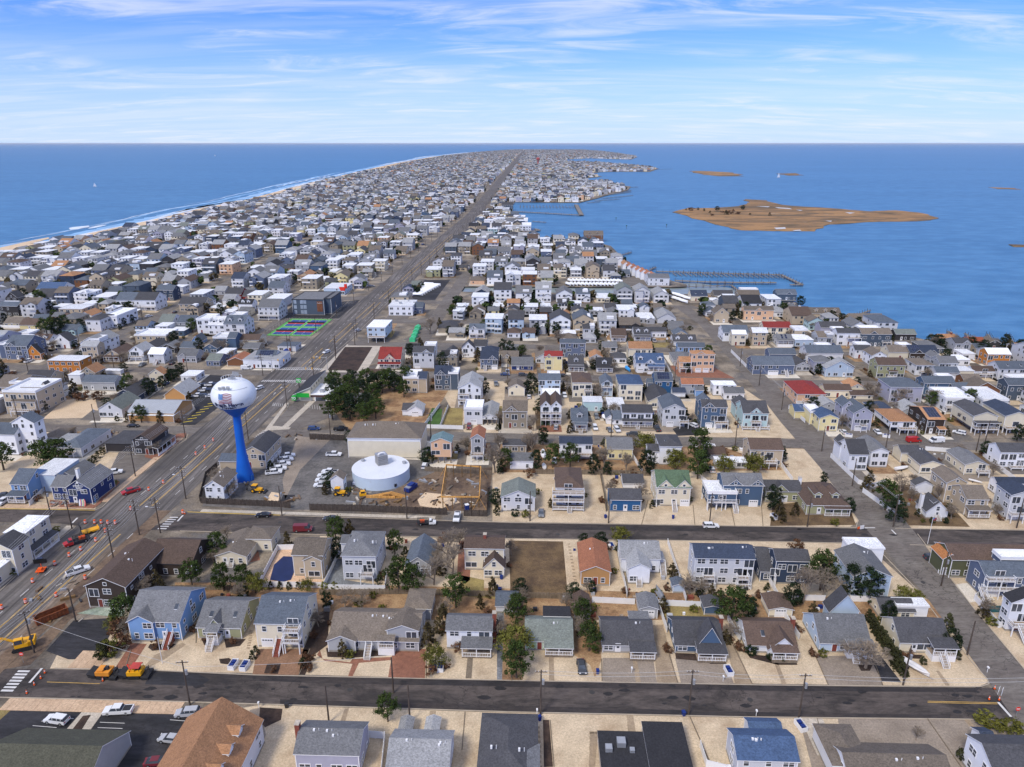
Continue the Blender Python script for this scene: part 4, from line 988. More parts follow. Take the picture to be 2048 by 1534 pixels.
B = [
 ("gy 179 260 1216 1172 1156 1077 dkbrown brown vt@2; gx 300 388 1153 1126 1079 dkbrown brown nd nl","large dark shingled building with broad brown roof beside the boulevard"),
 ("gy 433 495 1131 1112 1102 1056 cream taupe vt@1 st@.5,.9; h 493 545 1103 1077 1056 cream taupe","cream one storey house with taupe roof and second wing beside the blue pool"),
 ("gx 589 650 1152 1109 1077 tan taupe nd; gy 611 646 1158 1120 1112 1085 tan taupe","beige house with taupe roof beside the covered blue pool"),
 ("h 688 754 1161 1111 1068 lgray grey vt@2 nd dk@2.6,.55,.95,2.0; gx 686 700 1130 1085 1070 lgray grey nw","pale grey three storey house with grey hip roof and small rear balcony"),
 ("gy 812 862 1152 1130 1114 1068 gray slate nd","low grey house under a dark slate hip roof among pines"),
 ("gx 930 1008 1140 1096 1075 cream brown ^.4 nd ch@.5 dk@2.6,.5,.85,1.6; gy 968 1008 1156 1134 1116 1096 cream brown","cream house with dark brown roof and steep gabled rear wing beside the empty lot"),
 ("gy 1161 1219 1171 1143 1132 1076 ochre orange vt@1 nl","ochre house with orange brown roof next to the empty brown lot"),
 ("gx 1242 1318 1146 1116 1082 white lt vt@1 nd; gy 1256 1298 1168 1136 1127 1092 white lt st@.5,1.3; gy 1295 1326 1140 1119 1111 1096 white lt nw st@.9,2.4","white house with pale grey crossed gables and outside stairs"),
 ("gx 1386 1502 1170 1116 1090 lgray navy ^.5 nd dk@2.9,.14,.34,1.8 dk@2.9,.72,.92,1.8 dk@.6,.12,.36,2.0 dk@.6,.72,.96,2.0 vt@3","pale grey duplex with navy roof and four white balconies"),
 ("gx 1547 1612 1168 1121 1099 navy dk nd dk@2.4,.0,.0,1 ; gx 1519 1549 1163 1142 1096 navy dk nd","navy blue two storey house with grey roof near the tall pines"),
 ("gy 1700 1774 1196 1152 1138 1088 lblue grey vt@1; f 1694 1760 1140 1098 1078 white white par nw","pale blue corner house with white roof deck and long grey gable"),
 ("gy 1149 1179 1238 1220 1212 1181 gray brown nw nd door@.5","grey garden shed with brown roof behind the white fence"),
 ("gy 1279 1314 1237 1217 1212 1184 gray grey nw g1","grey one car garage with white door behind the dark roofed cottage"),
 ("gy 1408 1440 1230 1222 1217 1190 steel dk nw","small blue shed with dark roof beside the big pine"),
 ("gy 1537 1583 1234 1220 1214 1184 cream brown nw g1","cream garage with brown roof behind the white cottage"),
 ("gx 992 1034 1226 1213 1185 lgray slate nw","slate roofed shed at the end of the grey stone path"),
 ("gy 1345 1368 1186 1180 1176 1166 lblue slate nw","tiny pale blue shed behind the duplex"),
]
Cr = [
 ("gy 413 451 1004 973 961 934 white taupe vt@2","small white pump house with taupe roof behind the dark fence"),
 ("gy 487 534 937 905 893 861 tan dk nl","tan brick garage building with dark roof and white bay doors"),
 ("h 697 843 916 876 842 cream taupe ^.5 wb vt@3 nd nw","large cream water plant building with taupe hip roof and white band"),
 ("gy 863 903 926 884 876 863 peach teal pil","peach house on pilings with teal roof beside the water plant"),
 ("gy 943 968 918 876 868 850 gray orange dk@2.6,.0,1.0,3.0","narrow grey house with orange roof and rear stair"),
 ("gy 1003 1069 1023 994 981 955 lgray ggreen door@.1","pale grey cottage with grey green roof behind two round shrubs"),
 ("h 1112 1164 1014 975 934 lgray brown ^.55 dk@.8,-.15,1.05,3.0 dk@3.4,-.15,1.05,3.0 dk@5.8,-.15,1.05,3.0 st@.5,.8,3","tall house with brown pyramid roof and three tiers of colourful railings"),
 ("gx 1219 1281 1024 999 977 blue dk","bright blue two storey house with dark roof facing the second street"),
 ("gx 1246 1286 978 966 948 white dk nw nd g1@.7","white garage with dark roof behind the bright blue house"),
 ("gx 1312 1378 1012 974 940 cream green dk@.1,.0,.0,1 rg@.25,2.4,2.4 rg@.8,2.4,2.4 st@.5,2.2,1.2 g1@.85","cream Victorian style house with green roof and twin gables"),
 ("gx 1443 1521 1013 970 946 steel grey rg@.3,2.2,1.8 rg@.85,2.0,1.8 g1@.8 st@.28,2.6,1; f 1413 1470 1020 988 966 steel white pil rd wp dk@3.0,.0,1.0,.8","blue beach house with large white deck on columns and front stair"),
 ("gx 1530 1600 1004 982 960 sage dk rg@.4,2.4,2.2 g1@.5 ch@2,1","grey green cottage with gabled garage and white chimney"),
 ("h 1612 1694 1030 1010 963 sage brown ^.6 dm@.3 dm@.72 po@.4,1.0,1.5,.5","grey green corner cottage with brown hip roof and enclosed white porch"),
 ("gy 1851 1893 1037 1022 1004 985 white dk dm@.5 ch@-1 st@.5,1.2; gy 1828 1862 988 970 962 955 white dk nw","white bungalow with dark roof, red chimney and small front stair"),
 ("gx 1927 1969 1031 998 970 tan taupe po@.0,1.0,2.2; gy 1886 1925 1005 965 955 955 tan taupe ~9","beige two storey house with taupe roof and hipped porch"),
 ("gy 2012 2060 1041 990 982 960 lgray navy dk@2.6,.0,1.0,2; gx 1990 2050 990 966 955 white navy","white house with navy roof and rows of tall windows at the frame edge"),
 ("gx 1898 2060 1157 1120 1089 olive brown ^.5 nd; gy 1880 1908 1150 1117 1108 1085 olive copper nw g1","olive green long house with brown roof and copper coloured awnings"),
 ("gx 1962 2070 1194 1152 1124 slate slate dk@2.8,-.04,.7,1.5 dk@5.4,.0,.5,1.4 st@-.04,2.8; f 1990 2070 1170 1120 1105 slate white rd","slate blue three storey house with stacked white decks beside the pool"),
 ("gy 2010 2080 1262 1205 1190 1180 white black dk@2.6,.0,.8,2.2 st@.2,2.6,2.2","white house with black roof trim and white stair east of bay avenue"),
 ("gy 663 688 984 958 950 940 white taupe","small white shed with taupe roof between the utility pickups and the tank"),
 ("gx 440 488 938 922 900 tan slate nw nd ~6","low open shed with slate roof behind the water tower"),
]
D = [
 ("gx 1119 1183 918 887 873 white navy nd dk@2.4,.15,1.0,2.6","white house with navy roof and red brown rear deck"),
 ("gx 1020 1066 940 921 905 white grey nd","white house with grey roof behind the listing cottage"),
 ("gx 1006 1052 906 890 878 taupe dk nd","taupe house with dark roof on the third street among bare trees"),
 ("gx 1214 1264 920 897 875 yellow grey nd","pale yellow cottage with grey roof behind bare trees"),
 ("h 1318 1360 930 892 869 white dk nd sk; gx 1295 1318 928 902 888 white dk nd","white house with dark hip roof and white skylight"),
 ("gx 1412 1450 920 912 894 gray brown nw nd","low brown roofed outbuilding beside the tall pines"),
 ("f 1432 1492 938 925 914 lgray white nd nr","low house with wide flat white roof on the third street"),
 ("gx 1498 1562 933 899 876 tan brown nd dk@2.4,.3,.8,2.4","tan two storey house with brown roof beside the pebble corner lot"),
 ("gx 1694 1731 942 908 878 white dk ^.7 nd; gy 1676 1695 925 890 880 868 white dk nw","white beach house with black slatted roof on the corner of bay avenue"),
 ("gy 1738 1772 935 903 896 870 white grey nd","white two storey house with long pale grey gable roof"),
 ("gy 1838 1882 948 929 922 890 cream dk nd vt@1; gx 1800 1838 925 905 890 cream dk nw","long cream house with dark roof and green rear balcony"),
 ("gy 1927 1971 950 929 922 894 cream grey nd dk@1.8,.5,1.0,2","cream house with grey roof and small white rear deck"),
 ("gx 1995 2060 936 904 886 white dk nd dk@.8,.3,1.0,2","white house with dark roof and long glazed porch"),
]
E1 = [
 ("gy 965 994 850 834 828 801 lgray lt pil; f 929 965 850 819 803 lgray white rd g1","pale grey house with flat white deck and metal gable roof"),
 ("gx 1006 1054 857 822 801 taupe taupe rg@.35,2.4,2.0","taupe house with gabled front"),
 ("gy 1081 1101 850 812 802 782 white brown g3 dk@2.8,.0,1.0,1.6 dk@5.4,.0,1.0,1.6; gy 1101 1122 850 812 802 782 white brown dk@2.8,.0,1.0,1.6 dk@5.4,.0,1.0,1.6; f 1082 1120 815 800 780 white white rd nw","white twin gabled house with green garage doors and stacked balconies"),
 ("gx 1143 1175 862 843 816 gray slate dm@.5 po@.2,.9,2,1 st@.55,1,2","small grey cottage with slate roof and white outside stair"),
 ("f 1166 1204 824 804 793 mint white","aqua cottage with flat white roof"),
 ("gx 1244 1303 853 825 809 white dk po@.0,1.0,2 st@.5,.8,2; gx 1225 1245 851 839 821 white slate","white colonial house with dark roof and full width slate porch roof"),
 ("gy 1324 1368 854 818 808 786 lgray slate g1@.35 dk@2.6,.75,1.15,2","tall pale grey house with slate blue roof beside the black driveway"),
 ("gx 1401 1450 856 814 799 steel dk rg@.28,2.2,1.8 gg dk@2.8,.52,1.05,2.4; gy 1396 1422 840 806 796 785 steel slate nw","steel blue house with dark roof and two white garage doors"),
 ("gx 1484 1533 857 826 801 mint dk rg@.5,2.4,2.2 dk@.8,-.05,1.05,2.2 dk@3.2,.3,.7,2 st@.55,.8,2.2; gy 1470 1500 838 812 802 790 mint dk nw","aqua corner house with charcoal roof and long front porch"),
 ("h 1592 1648 812 788 760 peach red dk@2.4,.2,.9,2.6 g1@.1","peach house with red roof and white front deck"),
 ("gy 1636 1673 863 836 829 814 yellow blue; f 1618 1640 850 826 812 yellow white rd nw; gx 1588 1618 838 822 808 yellow blue nw nd","yellow house with blue roof on the bay avenue corner"),
 ("gy 1702 1739 862 826 815 796 lav slate dk@2.6,.4,.75,1.6 g2; gy 1680 1702 850 812 802 790 lav slate","lavender grey house with slate roof and tall gabled bay"),
 ("h 1778 1826 866 843 817 white tan dk@2.4,.3,1.0,2.4 pil wp","white house with tan hip roof on white garage columns"),
 ("gx 1850 1884 869 839 815 dkbrown tan sl ^.3 po@.6,1.0,2","dark shingled house with two blue solar arrays on a tan roof"),
 ("gy 1941 1987 866 832 824 798 cream dk dk@2.6,.0,1.0,2.6 pil wp cv","cream house with dark roof and deep covered deck above parking"),
 ("gy 2004 2050 866 832 824 798 cream navy dk@2.6,.0,1.0,2.4 pil wp","cream house with navy solar roof and white deck at the frame edge"),
 ("gx 688 738 812 800 786 white grey nd nl; gx 805 832 832 820 806 white dk nw nd","white cottage behind the pine grove"),
 ("gy 816 845 833 820 812 800 white lt nw g1","white barn like garage with pale roof beside the green lawn"),
]
Fr = [
 ("gy 1017 1049 793 776 768 757 cream taupe nd","cream cottage with taupe gable between two tall pines"),
 ("gx 1077 1120 792 760 747 lblue slate nd dk@2.6,.5,1.0,2; f 1095 1119 775 752 745 lblue white rd nw","pale blue house with white roof deck on the fourth street"),
 ("h 1145 1182 796 765 744 cream brown nd dk@4,.6,1.05,1.6","cream house with brown hip roof"),
 ("gy 1202 1224 794 768 760 746 lblue slate dk@5,.0,1.0,1.4 nd","narrow pale blue house with roof terrace"),
 ("gx 870 902 781 749 731 graphite navy nd rg@.4,2,2; f 898 917 781 748 738 graphite white rd nw","graphite house with white roof terrace"),
 ("f 808 838 786 757 742 tan white rd nd; gx 836 854 786 757 743 tan navy nd nw","tan stucco house with white roof terrace and pilastered garage"),
 ("h 1237 1283 803 768 748 cream blue nd ^.4","tall cream house with blue hip roof"),
 ("gx 1309 1343 788 762 744 blue slate sl nd; gx 1294 1310 780 765 757 slate slate nd nw","bright blue house with solar panels and slate roof"),
 ("gx 1362 1405 790 768 756 gray orange nd; gx 1390 1406 794 780 774 skyblue grey nw","grey house with orange brown roof"),
 ("f 1426 1470 792 771 762 white white nd; gx 1448 1487 801 786 774 white grey nd","white house with flat roof and grey roofed wing beside bay avenue"),
 ("gx 1345 1370 795 785 775 white navy nw","white outbuilding with navy roof"),
 ("gy 1160 1173 835 826 820 810 white slate nw","white shed with slate roof"),
 ("gy 1212 1228 848 836 830 818 white slate g1 nw","small white garage with slate roof"),
]
Gr = [
 ("gx 827 868 737 705 692 lgray dk g1@.2 rg@.65,2,1.6; f 850 872 715 692 686 white white rd nw","pale grey house with dark roof near the red roofed inn"),
 ("gy 890 916 720 708 699 690 white dk nw","white barn shaped cottage"),
 ("gy 924 949 716 696 684 678 white dk; gx 948 974 712 692 679 white dk","white farmhouse with crossing dark gables"),
 ("gx 961 995 739 718 702 slate navy rg@.72,2,1.8 g1@.85 st@.3,2.2","slate blue house with navy roof and white stair"),
 ("gx 1023 1066 741 731 714 dblue grey","low royal blue cottage with wide grey roof"),
 ("gx 1089 1124 742 712 702 yellow red g1@.2; gy 1089 1106 742 716 708 700 yellow red","cream yellow house with red roof"),
 ("gx 1137 1167 743 729 711 gray dk dm@.5 po@.0,1.0,2","grey cottage with dormer and white glazed porch"),
 ("h 1120 1170 716 686 677 slate slate nd","large slate blue house with hip roof on the fifth street"),
 ("gx 1193 1224 745 733 715 white black dm@.5 po@.0,1.0,2","white bungalow with black roof"),
 ("gx 1272 1327 746 726 706 white blue rg@.5,2.4,2 dm@.15,.85 g1@.15 po@.4,1.0,2,1.5","white house with blue roof, two dormers and broad front gable"),
 ("h 1381 1426 745 708 700 peach tan gg@.5 rg@.4,2,1.2; gx 1358 1382 744 724 713 peach tan dk@2.4,.0,1.0,2","large peach house with tan roof and red bay window"),
 ("gx 1355 1408 714 694 685 skyblue slate nd","sky blue house behind the large peach house"),
 ("gx 1257 1303 720 697 683 cream tan nd","cream house with tan roof and wide gable"),
 ("gx 1205 1233 714 694 683 tan grey nd dk@3,.5,1.0,1.6","tan house with grey roof and rear balcony"),
 ("gx 1505 1586 750 730 712 slate slate g2@.5 st@.8,2.4; gx 1538 1590 722 708 696 slate slate ","sprawling slate blue house with several gables and white stair"),
 ("gx 1268 1300 682 669 654 white dk dm@.25,.75 po@.0,1.0,2","white house with twin dormers and porch"),
 ("gx 1223 1252 684 671 657 white brown po@.0,.9,2","white cottage with brown roof"),
 ("gx 1346 1392 694 683 669 white dk dm@.2,.75","white cape cottage with two dormers near bay avenue"),
 ("gx 1300 1332 676 663 654 white dk","small white cottage with dark roof"),
]
Er = [
 ("gx 1445 1495 684 665 650 white slate","white house with slate hip roof east of bay avenue"),("gx 1463 1490 692 668 660 cream white","cream tower house with white deck"),
 ("gx 1503 1532 692 665 655 tan white","tan house with rooftop terrace"),("gx 1526 1580 672 655 643 cream red","cream house with long red roof"),
 ("gx 1553 1584 692 680 668 lgray grey sl@.3,.8 po@.0,1.0,2,1.5","pale grey house with grey roof and solar array"),("f 1589 1625 694 680 669 lblue white","pale blue house with flat white roof"),
 ("gx 1487 1545 641 620 612 peach taupe rg@.5,2,1.5","peach house with taupe roof"),("gy 1428 1456 646 627 616 609 tan taupe","tan house with steep taupe roof"),
 ("h 1405 1430 621 610 602 white slate","white gabled house at the canal end"),("gx 1382 1414 603 592 580 cream navy sk","cream house with navy roof and skylights"),
 ("gx 1428 1466 600 591 580 taupe dk","taupe house with dark roof at the canal mouth"),("gx 1475 1518 606 590 580 taupe taupe rd; f 1480 1514 596 580 577 white white rd nw","taupe house with white roof terrace beside the marina"),
 ("gx 1553 1592 601 588 578 graphite slate rg@.6,2,1.5","graphite bayfront house with slate roof"),("gx 1569 1594 622 612 604 tan dk dm@.3,.7","tan cape cottage near the bay"),
 ("gx 1612 1683 724 706 690 lgray slate; f 1636 1664 712 696 688 white white rd nw","large pale grey house with white terrace"),("gy 1650 1704 755 736 722 716 lblue lt","pale blue cottage with pale metal roof"),
 ("gx 1640 1690 670 655 643 lav dk nw","lavender grey house with dark roof"),("gx 1672 1718 692 666 656 white dk rd dk@5,.4,1.0,2","white house with dark gables and balconies"),
 ("gx 1720 1779 694 668 656 graphite taupe dk@3,.7,1.0,1.6 rg@.4,2.2,1.6; f 1720 1760 680 660 653 graphite white rd nw","graphite three storey house with white roof terrace"),("gx 1708 1740 718 700 690 white dk; f 1712 1738 706 692 686 white white rd nw","white terraced house with dark wing"),
 ("gx 1776 1822 720 704 690 cream taupe; f 1800 1822 716 695 687 cream white rd nw","cream house with pale green roof"),("gx 1818 1874 722 706 690 dkbrown navy rg@.3,2,1.6 rg@.8,2,1.6 sl@.1,.4","dark brown house with two gables and solar array"),
 ("gx 1752 1806 757 730 715 sage brown po@.4,.7,1.5,1.5 st@.5,1.4,1.6","sage green house with brown roof and small entry stair"),("h 1829 1864 752 730 715 white taupe dk@2.6,.2,1.0,2","white house with taupe hip roof"),
 ("gx 1875 1912 748 726 712 gray grey po@.6,1.0,2,1; gy 1862 1880 735 715 708 700 gray grey nw","grey three storey house with long side wall"),("f 1912 1945 758 742 732 cream white","low cream house with flat roof"),
 ("gx 1944 1990 756 742 732 white brown dk@2.4,.2,.8,1.6","white cottage with two brown roof tiers"),("gx 1972 2016 732 708 696 orange white rd","orange brown bayfront tower with white roof deck"),
 ("gx 1995 2060 760 738 722 lgray slate sk","pale grey house with wide slate roof"),("h 1777 1840 806 774 754 lav slate","large lavender grey house with slate roof behind bare trees"),
 ("gx 1845 1905 790 766 752 steel slate; f 1878 1905 776 758 750 steel white rd nw; gx 1905 1938 795 778 765 steel slate dk@2.2,.0,1.0,2.6","steel blue house with white roof terrace"),("gy 1938 1996 800 780 765 752 brown taupe; gx 1925 1960 775 760 748 brown taupe","brown shingled house with taupe gables"),
 ("gx 2010 2060 802 770 756 graphite slate; f 2020 2060 775 760 752 graphite white rd nw","graphite house with white terrace at the frame edge"),("gy 1696 1728 790 776 768 756 cream tan; gx 1700 1745 800 790 780 cream brown","cream cottage with tan gable east of the red roofed house"),
 ("gx 1648 1700 796 780 768 cream brown","cream cottage with brown roof"),("gx 1870 1915 762 745 733 lgray slate","pale grey house with steep slate roof"),
 ("gx 1620 1680 640 627 615 tan taupe dm@.2,.5,.8","tan bayfront townhouses with arched dormers"),("gx 1700 1765 648 637 627 tan taupe rg@.7,2.5,1.6","tan bayfront house with taupe hip roof"),
 ("gx 1790 1830 682 668 658 dark ggreen","charcoal house with green grey roof by the bay"),("gx 1876 1910 690 676 668 dkbrown tan ch","dark brown cottage with tan roof by the bay"),("gx 1930 1965 696 682 674 dkbrown rust","dark brown cottage with rust roof by the bay"),("gy 1975 1998 700 686 680 672 dark taupe","charcoal gabled cottage by the bay"),
]
Wl = [   # ocean side of the boulevard
 ("gx 28 63 1001 968 937 skyblue slate po@.0,1.0,2.6 ; f 66 118 985 950 918 lblue white nw","pale blue house with slate roof beside the surf shop"),
 ("gy 138 187 1008 976 961 928 dblue grey ch@.05; gx 108 142 1001 973 950 dblue grey ; gy 118 158 975 955 945 920 dblue grey nw","royal blue surf shop with grey gable roof on the boulevard corner"),
 ("gy 270 308 910 880 870 846 dark brown nl; f 212 268 905 888 862 dark dk nw dkp","black shingled ice cream shop with brown roof and white railed porch"),
 ("f 20 64 1116 1066 1032 cream white nd; gy -20 38 1150 1098 1084 1060 cream dk; f -110 -10 1180 1150 1110 cream white","cream motel with flat white roof and dark porch roof on the boulevard"),
 ("gx -30 40 910 868 845 white slate ; gy 36 82 905 845 832 822 white slate","large white three storey house with many windows"),
 ("h 118 166 915 895 857 lgray slate dk@2.4,.2,.8,2; f 120 150 905 880 868 lgray lt nw","pale grey house with slate hip roof and rear deck"),
 ("h 86 122 890 875 855 gray taupe","low grey house with taupe hip roof"),
 ("gy 200 247 836 818 804 782 lgray ggreen door@.8","pale grey colonial house with grey green roof and black shutters"),
 ("gx 257 352 843 825 785 ochre metal nd ^.35 nw; f 257 350 845 831 822 ochre white nw ep","long tan store with ribbed metal roof and rooftop equipment"),
 ("gy 330 372 800 790 775 770 ochre lt nw ~14","tan store wing with pale metal roof"),
 ("f 14 82 828 785 760 tan white rd; gx 28 76 830 803 775 tan taupe dk@2.4,.0,1.0,2; gy 82 110 812 780 765 762 tan dk","large beige house with square white roof deck"),
 ("gx 52 104 775 757 740 tan dk","tan house with dark roof"),("f 98 164 745 722 711 orange white dkp","orange tan house with flat white roof"),
 ("gy 164 194 766 745 734 724 taupe tan; f 140 164 770 750 742 white white nw","taupe house with tan roof"),("gx 166 233 782 764 750 gray slate","grey house with long slate roof and small windows"),
 ("gy 300 330 765 748 738 732 cream tan","cream house with tan roof by the parking lot"),("f 210 242 750 745 738 lgray white nw","low building with flat white roof"),
 ("gx 14 60 720 692 670 slate slate rg@.3,2.2,1.8; f 2 28 718 690 672 slate white rd nw","slate blue three storey house with white balconies"),
 ("gy 55 84 720 706 690 687 orange black","orange cottage with black roof and white chimney"),("gx 66 102 695 680 668 white brown dm@.3,.7","white cottage with twin dormers"),
 ("gy 108 142 698 682 668 662 white dk dm","white cottage with steep dark gable"),("gx 168 200 724 692 682 tan lt dk@2.6,.0,1.0,1.4 pil","tan three storey house with grey roof and stacked decks"),
 ("gy 212 244 723 710 700 686 tan brown po@.0,1.0,2","tan cottage with brown gable roof"),("gy 261 290 722 702 692 682 white lt dk@2.6,.0,1.0,1.8","white house with pale grey gable and balcony"),
 ("gx 299 330 728 708 695 lgray white st@.5,2","white house with flat white top and steep stair"),("f 272 336 692 672 660 tan white rd","tan stucco house with white roof terrace"),
 ("gx 356 394 726 712 698 gray grey rg@.3,1.8,1.2","grey house with grey roof"),("gy 384 402 690 682 672 665 skyblue slate","sky blue gabled cottage"),
 ("h 174 204 664 640 626 white dk; f 206 238 656 634 618 white white rd","white three storey house with red awnings beside ocean avenue"),
 ("gx 40 80 660 650 637 yellow brown","yellow cottage with brown roof"),("gx 8 42 654 647 634 yellow taupe","yellow cottage behind the white fence"),("gx 0 40 633 612 603 dark slate; f 0 30 620 606 602 dark white nw","charcoal three storey house"),
 ("gy 14 38 610 595 584 580 dark dk","charcoal house with white gable trim"),("gx 74 128 592 578 564 lgray blue","pale grey house with blue roof"),("f 120 168 635 618 609 tan white","tan house with flat white roof and gable"),
 ("gx 234 274 620 600 584 white slate dk@3,.0,1.0,1.6","white house with slate roof and balconies"),("gx 272 314 622 600 584 white dk dk@3,.0,1.0,1.6 rd","white house with curved upper terrace"),
 ("gx 315 350 602 580 570 navy slate","navy three storey house"),("gx 359 412 624 608 594 tan dk g2@.7","tan house with dark roof on the ocean avenue corner"),
 ("gx 318 346 660 645 628 white ggreen","white house with grey green roof"),("gx 356 388 662 645 630 gray slate po@.0,1.0,2","grey house with slate roof and porch"),
 ("f 396 424 668 640 630 white white rd","white terraced house beside the twin gabled pair"),("gx 127 166 596 578 575 gray taupe","grey house with taupe roof"),
 ("gx 418 452 670 650 632 white white rd dm@.3,.7","white twin gabled house"),("gx 450 492 674 648 630 lgray slate dm@.25,.75; f 462 488 655 632 626 white white rd nw","pale grey twin gabled house"),
 ("f 428 464 695 677 668 steel white rd; gx 458 474 700 676 664 steel slate nw","steel blue house with flat white roof"),("gx 478 520 696 680 668 cream brown ^.4","cream building with brown roof beside the hedge"),
 ("gy 455 492 733 722 715 703 brown orange nw nd","open pavilion with orange roof"),("f 487 560 738 720 702 white lt ep; gx 512 552 730 714 700 lgray slate sl nw","white restaurant with blue awnings on the boulevard corner"),
 ("f 556 592 704 693 684 lgray slate","low shop with solar roof"),("gx 452 484 600 588 575 red dk","barn red house with dark roof"),("gx 486 522 602 592 580 red dk","barn red annex with dark roof"),
 ("gy 405 420 620 604 596 590 white slate","white gabled cottage by the side street"),("gx 478 506 622 608 598 white black dm@.3,.7","white cape cottage with black roof"),("gx 518 560 640 615 592 lgray grey dk@3,.0,1.0,1.6","pale grey house with broad grey roof and decks"),
 ("gx 537 568 590 576 562 lgray slate","pale grey house with navy roof"),("gx 446 470 612 600 588 white lt","white cottage with pale roof"),
 ("f 648 690 590 577 566 lblue white","pale blue liquor store with red corner peak"),
]
Cm = [   # boulevard businesses on the bay side
 ("gx 758 802 737 718 694 cream red ^.7 rg@.5,2.6,2.4 po@.0,1.0,2.4","cream inn with red roof and front gable"),
 ("gx 734 778 760 748 738 white brown nd","white cottage with brown roof beside the pines"),("f 735 772 683 655 640 lblue white dk@3.2,.1,1.0,3 pil","pale blue shop on stilts with surfboards outside"),
 ("f 778 826 632 612 600 white white ep nd","white store with flat white roof beside the lane"),("gx 826 846 628 615 604 slate slate nd","blue metal shed beside the white store"),
]
# ------------------------------------------------------------------ raise the hand-placed buildings
NR = [
 ("gx 594 721 1549 1507 1457 lav grey vt@3 nd ch@-.02","lavender grey house with grey roof and brick chimney at the bottom of the view"),
 ("gx 775 897 1575 1540 1478 lgray lt vt@3 nd; gy 808 842 1545 1520 1510 1478 lgray dk nw; gy 800 822 1478 1470 1464 1450 lgray lt nw; gy 852 876 1478 1470 1464 1450 lgray lt nw","pale grey roofed house with brick end chimney and rear dormers"),
 ("h 955 1072 1590 1565 1453 gray dk vt@2 nd; h 1030 1076 1600 1575 1500 gray grey nw","large dark hip roofed house between the pebble yards"),
 ("f 1207 1306 1600 1576 1465 tan black nd nw ep; f 1306 1391 1600 1574 1446 tan black nd nw","low house with two flat black roofs"),
 ("gx 1471 1589 1562 1519 1472 lgray blue vt@3 nd ac; gx 1498 1560 1500 1470 1456 lgray blue nw","pale grey house with bright blue roof at the bottom of the view"),
 ("gx 1700 1905 1605 1578 1508 white taupe vt@2 nd; h 1662 1735 1560 1530 1466 white taupe nw","long white ranch house with taupe roof south of the near street"),
 ("gx 1975 2170 1600 1545 1490 white dk nd ^.5 ; gx 1962 1985 1520 1490 1470 white navy nw po@.0,1.0,2,2","white corner house with dark solar roof at the bottom edge"),
 ("gx -60 170 1630 1600 1490 gray moss nd nw","low office with dark mossy roof in the parking lot"),
]
def spec_houses(lst,where,group=None):
 for sp,lab in lst: house(sp,lab,group=group)
for lst in (A,B,Cr,D,E1,Fr,Gr,Er,Wl,Cm,NR):
 spec_houses(lst,'')
for H_,first,org,lab,vb in HOUSES:
 t = lab.lower(); k = 'house'
 for w_,c_ in (('garage','garage'),('shed','shed'),('shop','shop'),('store','shop'),('motel','motel'),('inn ','inn'),('restaurant','restaurant'),('office','office'),('water plant','building'),('large dark shingled','building'),('pump house','pump house'),('pavilion','pavilion')):
  if w_ in t and not ('house' in t and w_ in ('garage','shop','shed')) and not ('with' in t and w_ in t.split('with')[1]): k = c_; break
 H_['category'] = k; H_.name = k.replace(' ','_')
def text_mesh(txt,size,m,depth=0.04,bold=0.0):
 c = bpy.data.curves.new('lettering','FONT'); c.body = txt; c.size = size; c.extrude = depth; c.align_x = 'CENTER'; c.align_y = 'CENTER'; c.offset = bold
 o = bpy.data.objects.new('lettering',c); COL.objects.link(o)
 bpy.context.view_layer.update(); dg = bpy.context.evaluated_depsgraph_get()
 me = bpy.data.meshes.new_from_object(o.evaluated_get(dg)); bpy.data.objects.remove(o); bpy.data.curves.remove(c)
 me.materials.clear(); me.materials.append(m); return me
def find(sub):
 for h in HOUSES:
  if sub in (h[3] or ''): return h
W_PAINT = mat('sign_white',(.8,.8,.8),.6,.03)
h = find('royal blue surf'); w_ = h[1][3]
for t,z,sx in (("STREETS",6.3,1.4),("SURF",5.6,1.6),("SHOP",4.9,1.9)):
 link('lettering',text_mesh(t,.85,W_PAINT),h[0],(sx-1.2,-.12,z),(math.pi/2,0,0))
mb = MB(); mb.lathe([(.02,0),(.35,0),(.35,.06),(.02,.06)],W_PAINT,16); mb.obj('shell_emblem',h[0],loc=(.2,-.05,7.6),rot=(math.pi/2,0,0))
h = find('black shingled ice')
link('lettering',text_mesh("THE BEACH HAVEN",.55,W_PAINT),h[0],(0,-.12,h[1][1]+.15),(math.pi/2,0,0))
def side_porch(h,hh=2.9,dd=2.6,both=False):
 kind,he,rise,w,d = h[1][:5]; b = MB(); x = w/2
 R = RM('dk'); b.hexa([(x+.02,-1,hh+.7),(x+dd,-1,hh),(x+dd,d,hh),(x+.02,d,hh+.7)],[(x+.02,-1,hh+.86),(x+dd,-1,hh+.16),(x+dd,d,hh+.16),(x+.02,d,hh+.86)],M_TRIM,R)
 po = b.obj('porch_roof',h[0]); b = MB(); n = int(d/2.6)+1
 for i in range(n): y = -.8+i*(d+.6)/(n-1); b.box(x+dd-.3,x+dd-.12,y-.09,y+.09,0,hh+.02,M_TRIM)
 b.box(x+dd-.26,x+dd-.16,-.8,d-.2,.9,1.02,M_TRIM); b.box(x+dd-.26,x+dd-.16,-.8,d-.2,.1,.7,M_TRIM); b.obj('porch_rail',po)
side_porch(find('black shingled ice')); side_porch(find('cream motel'),2.8,2.0)
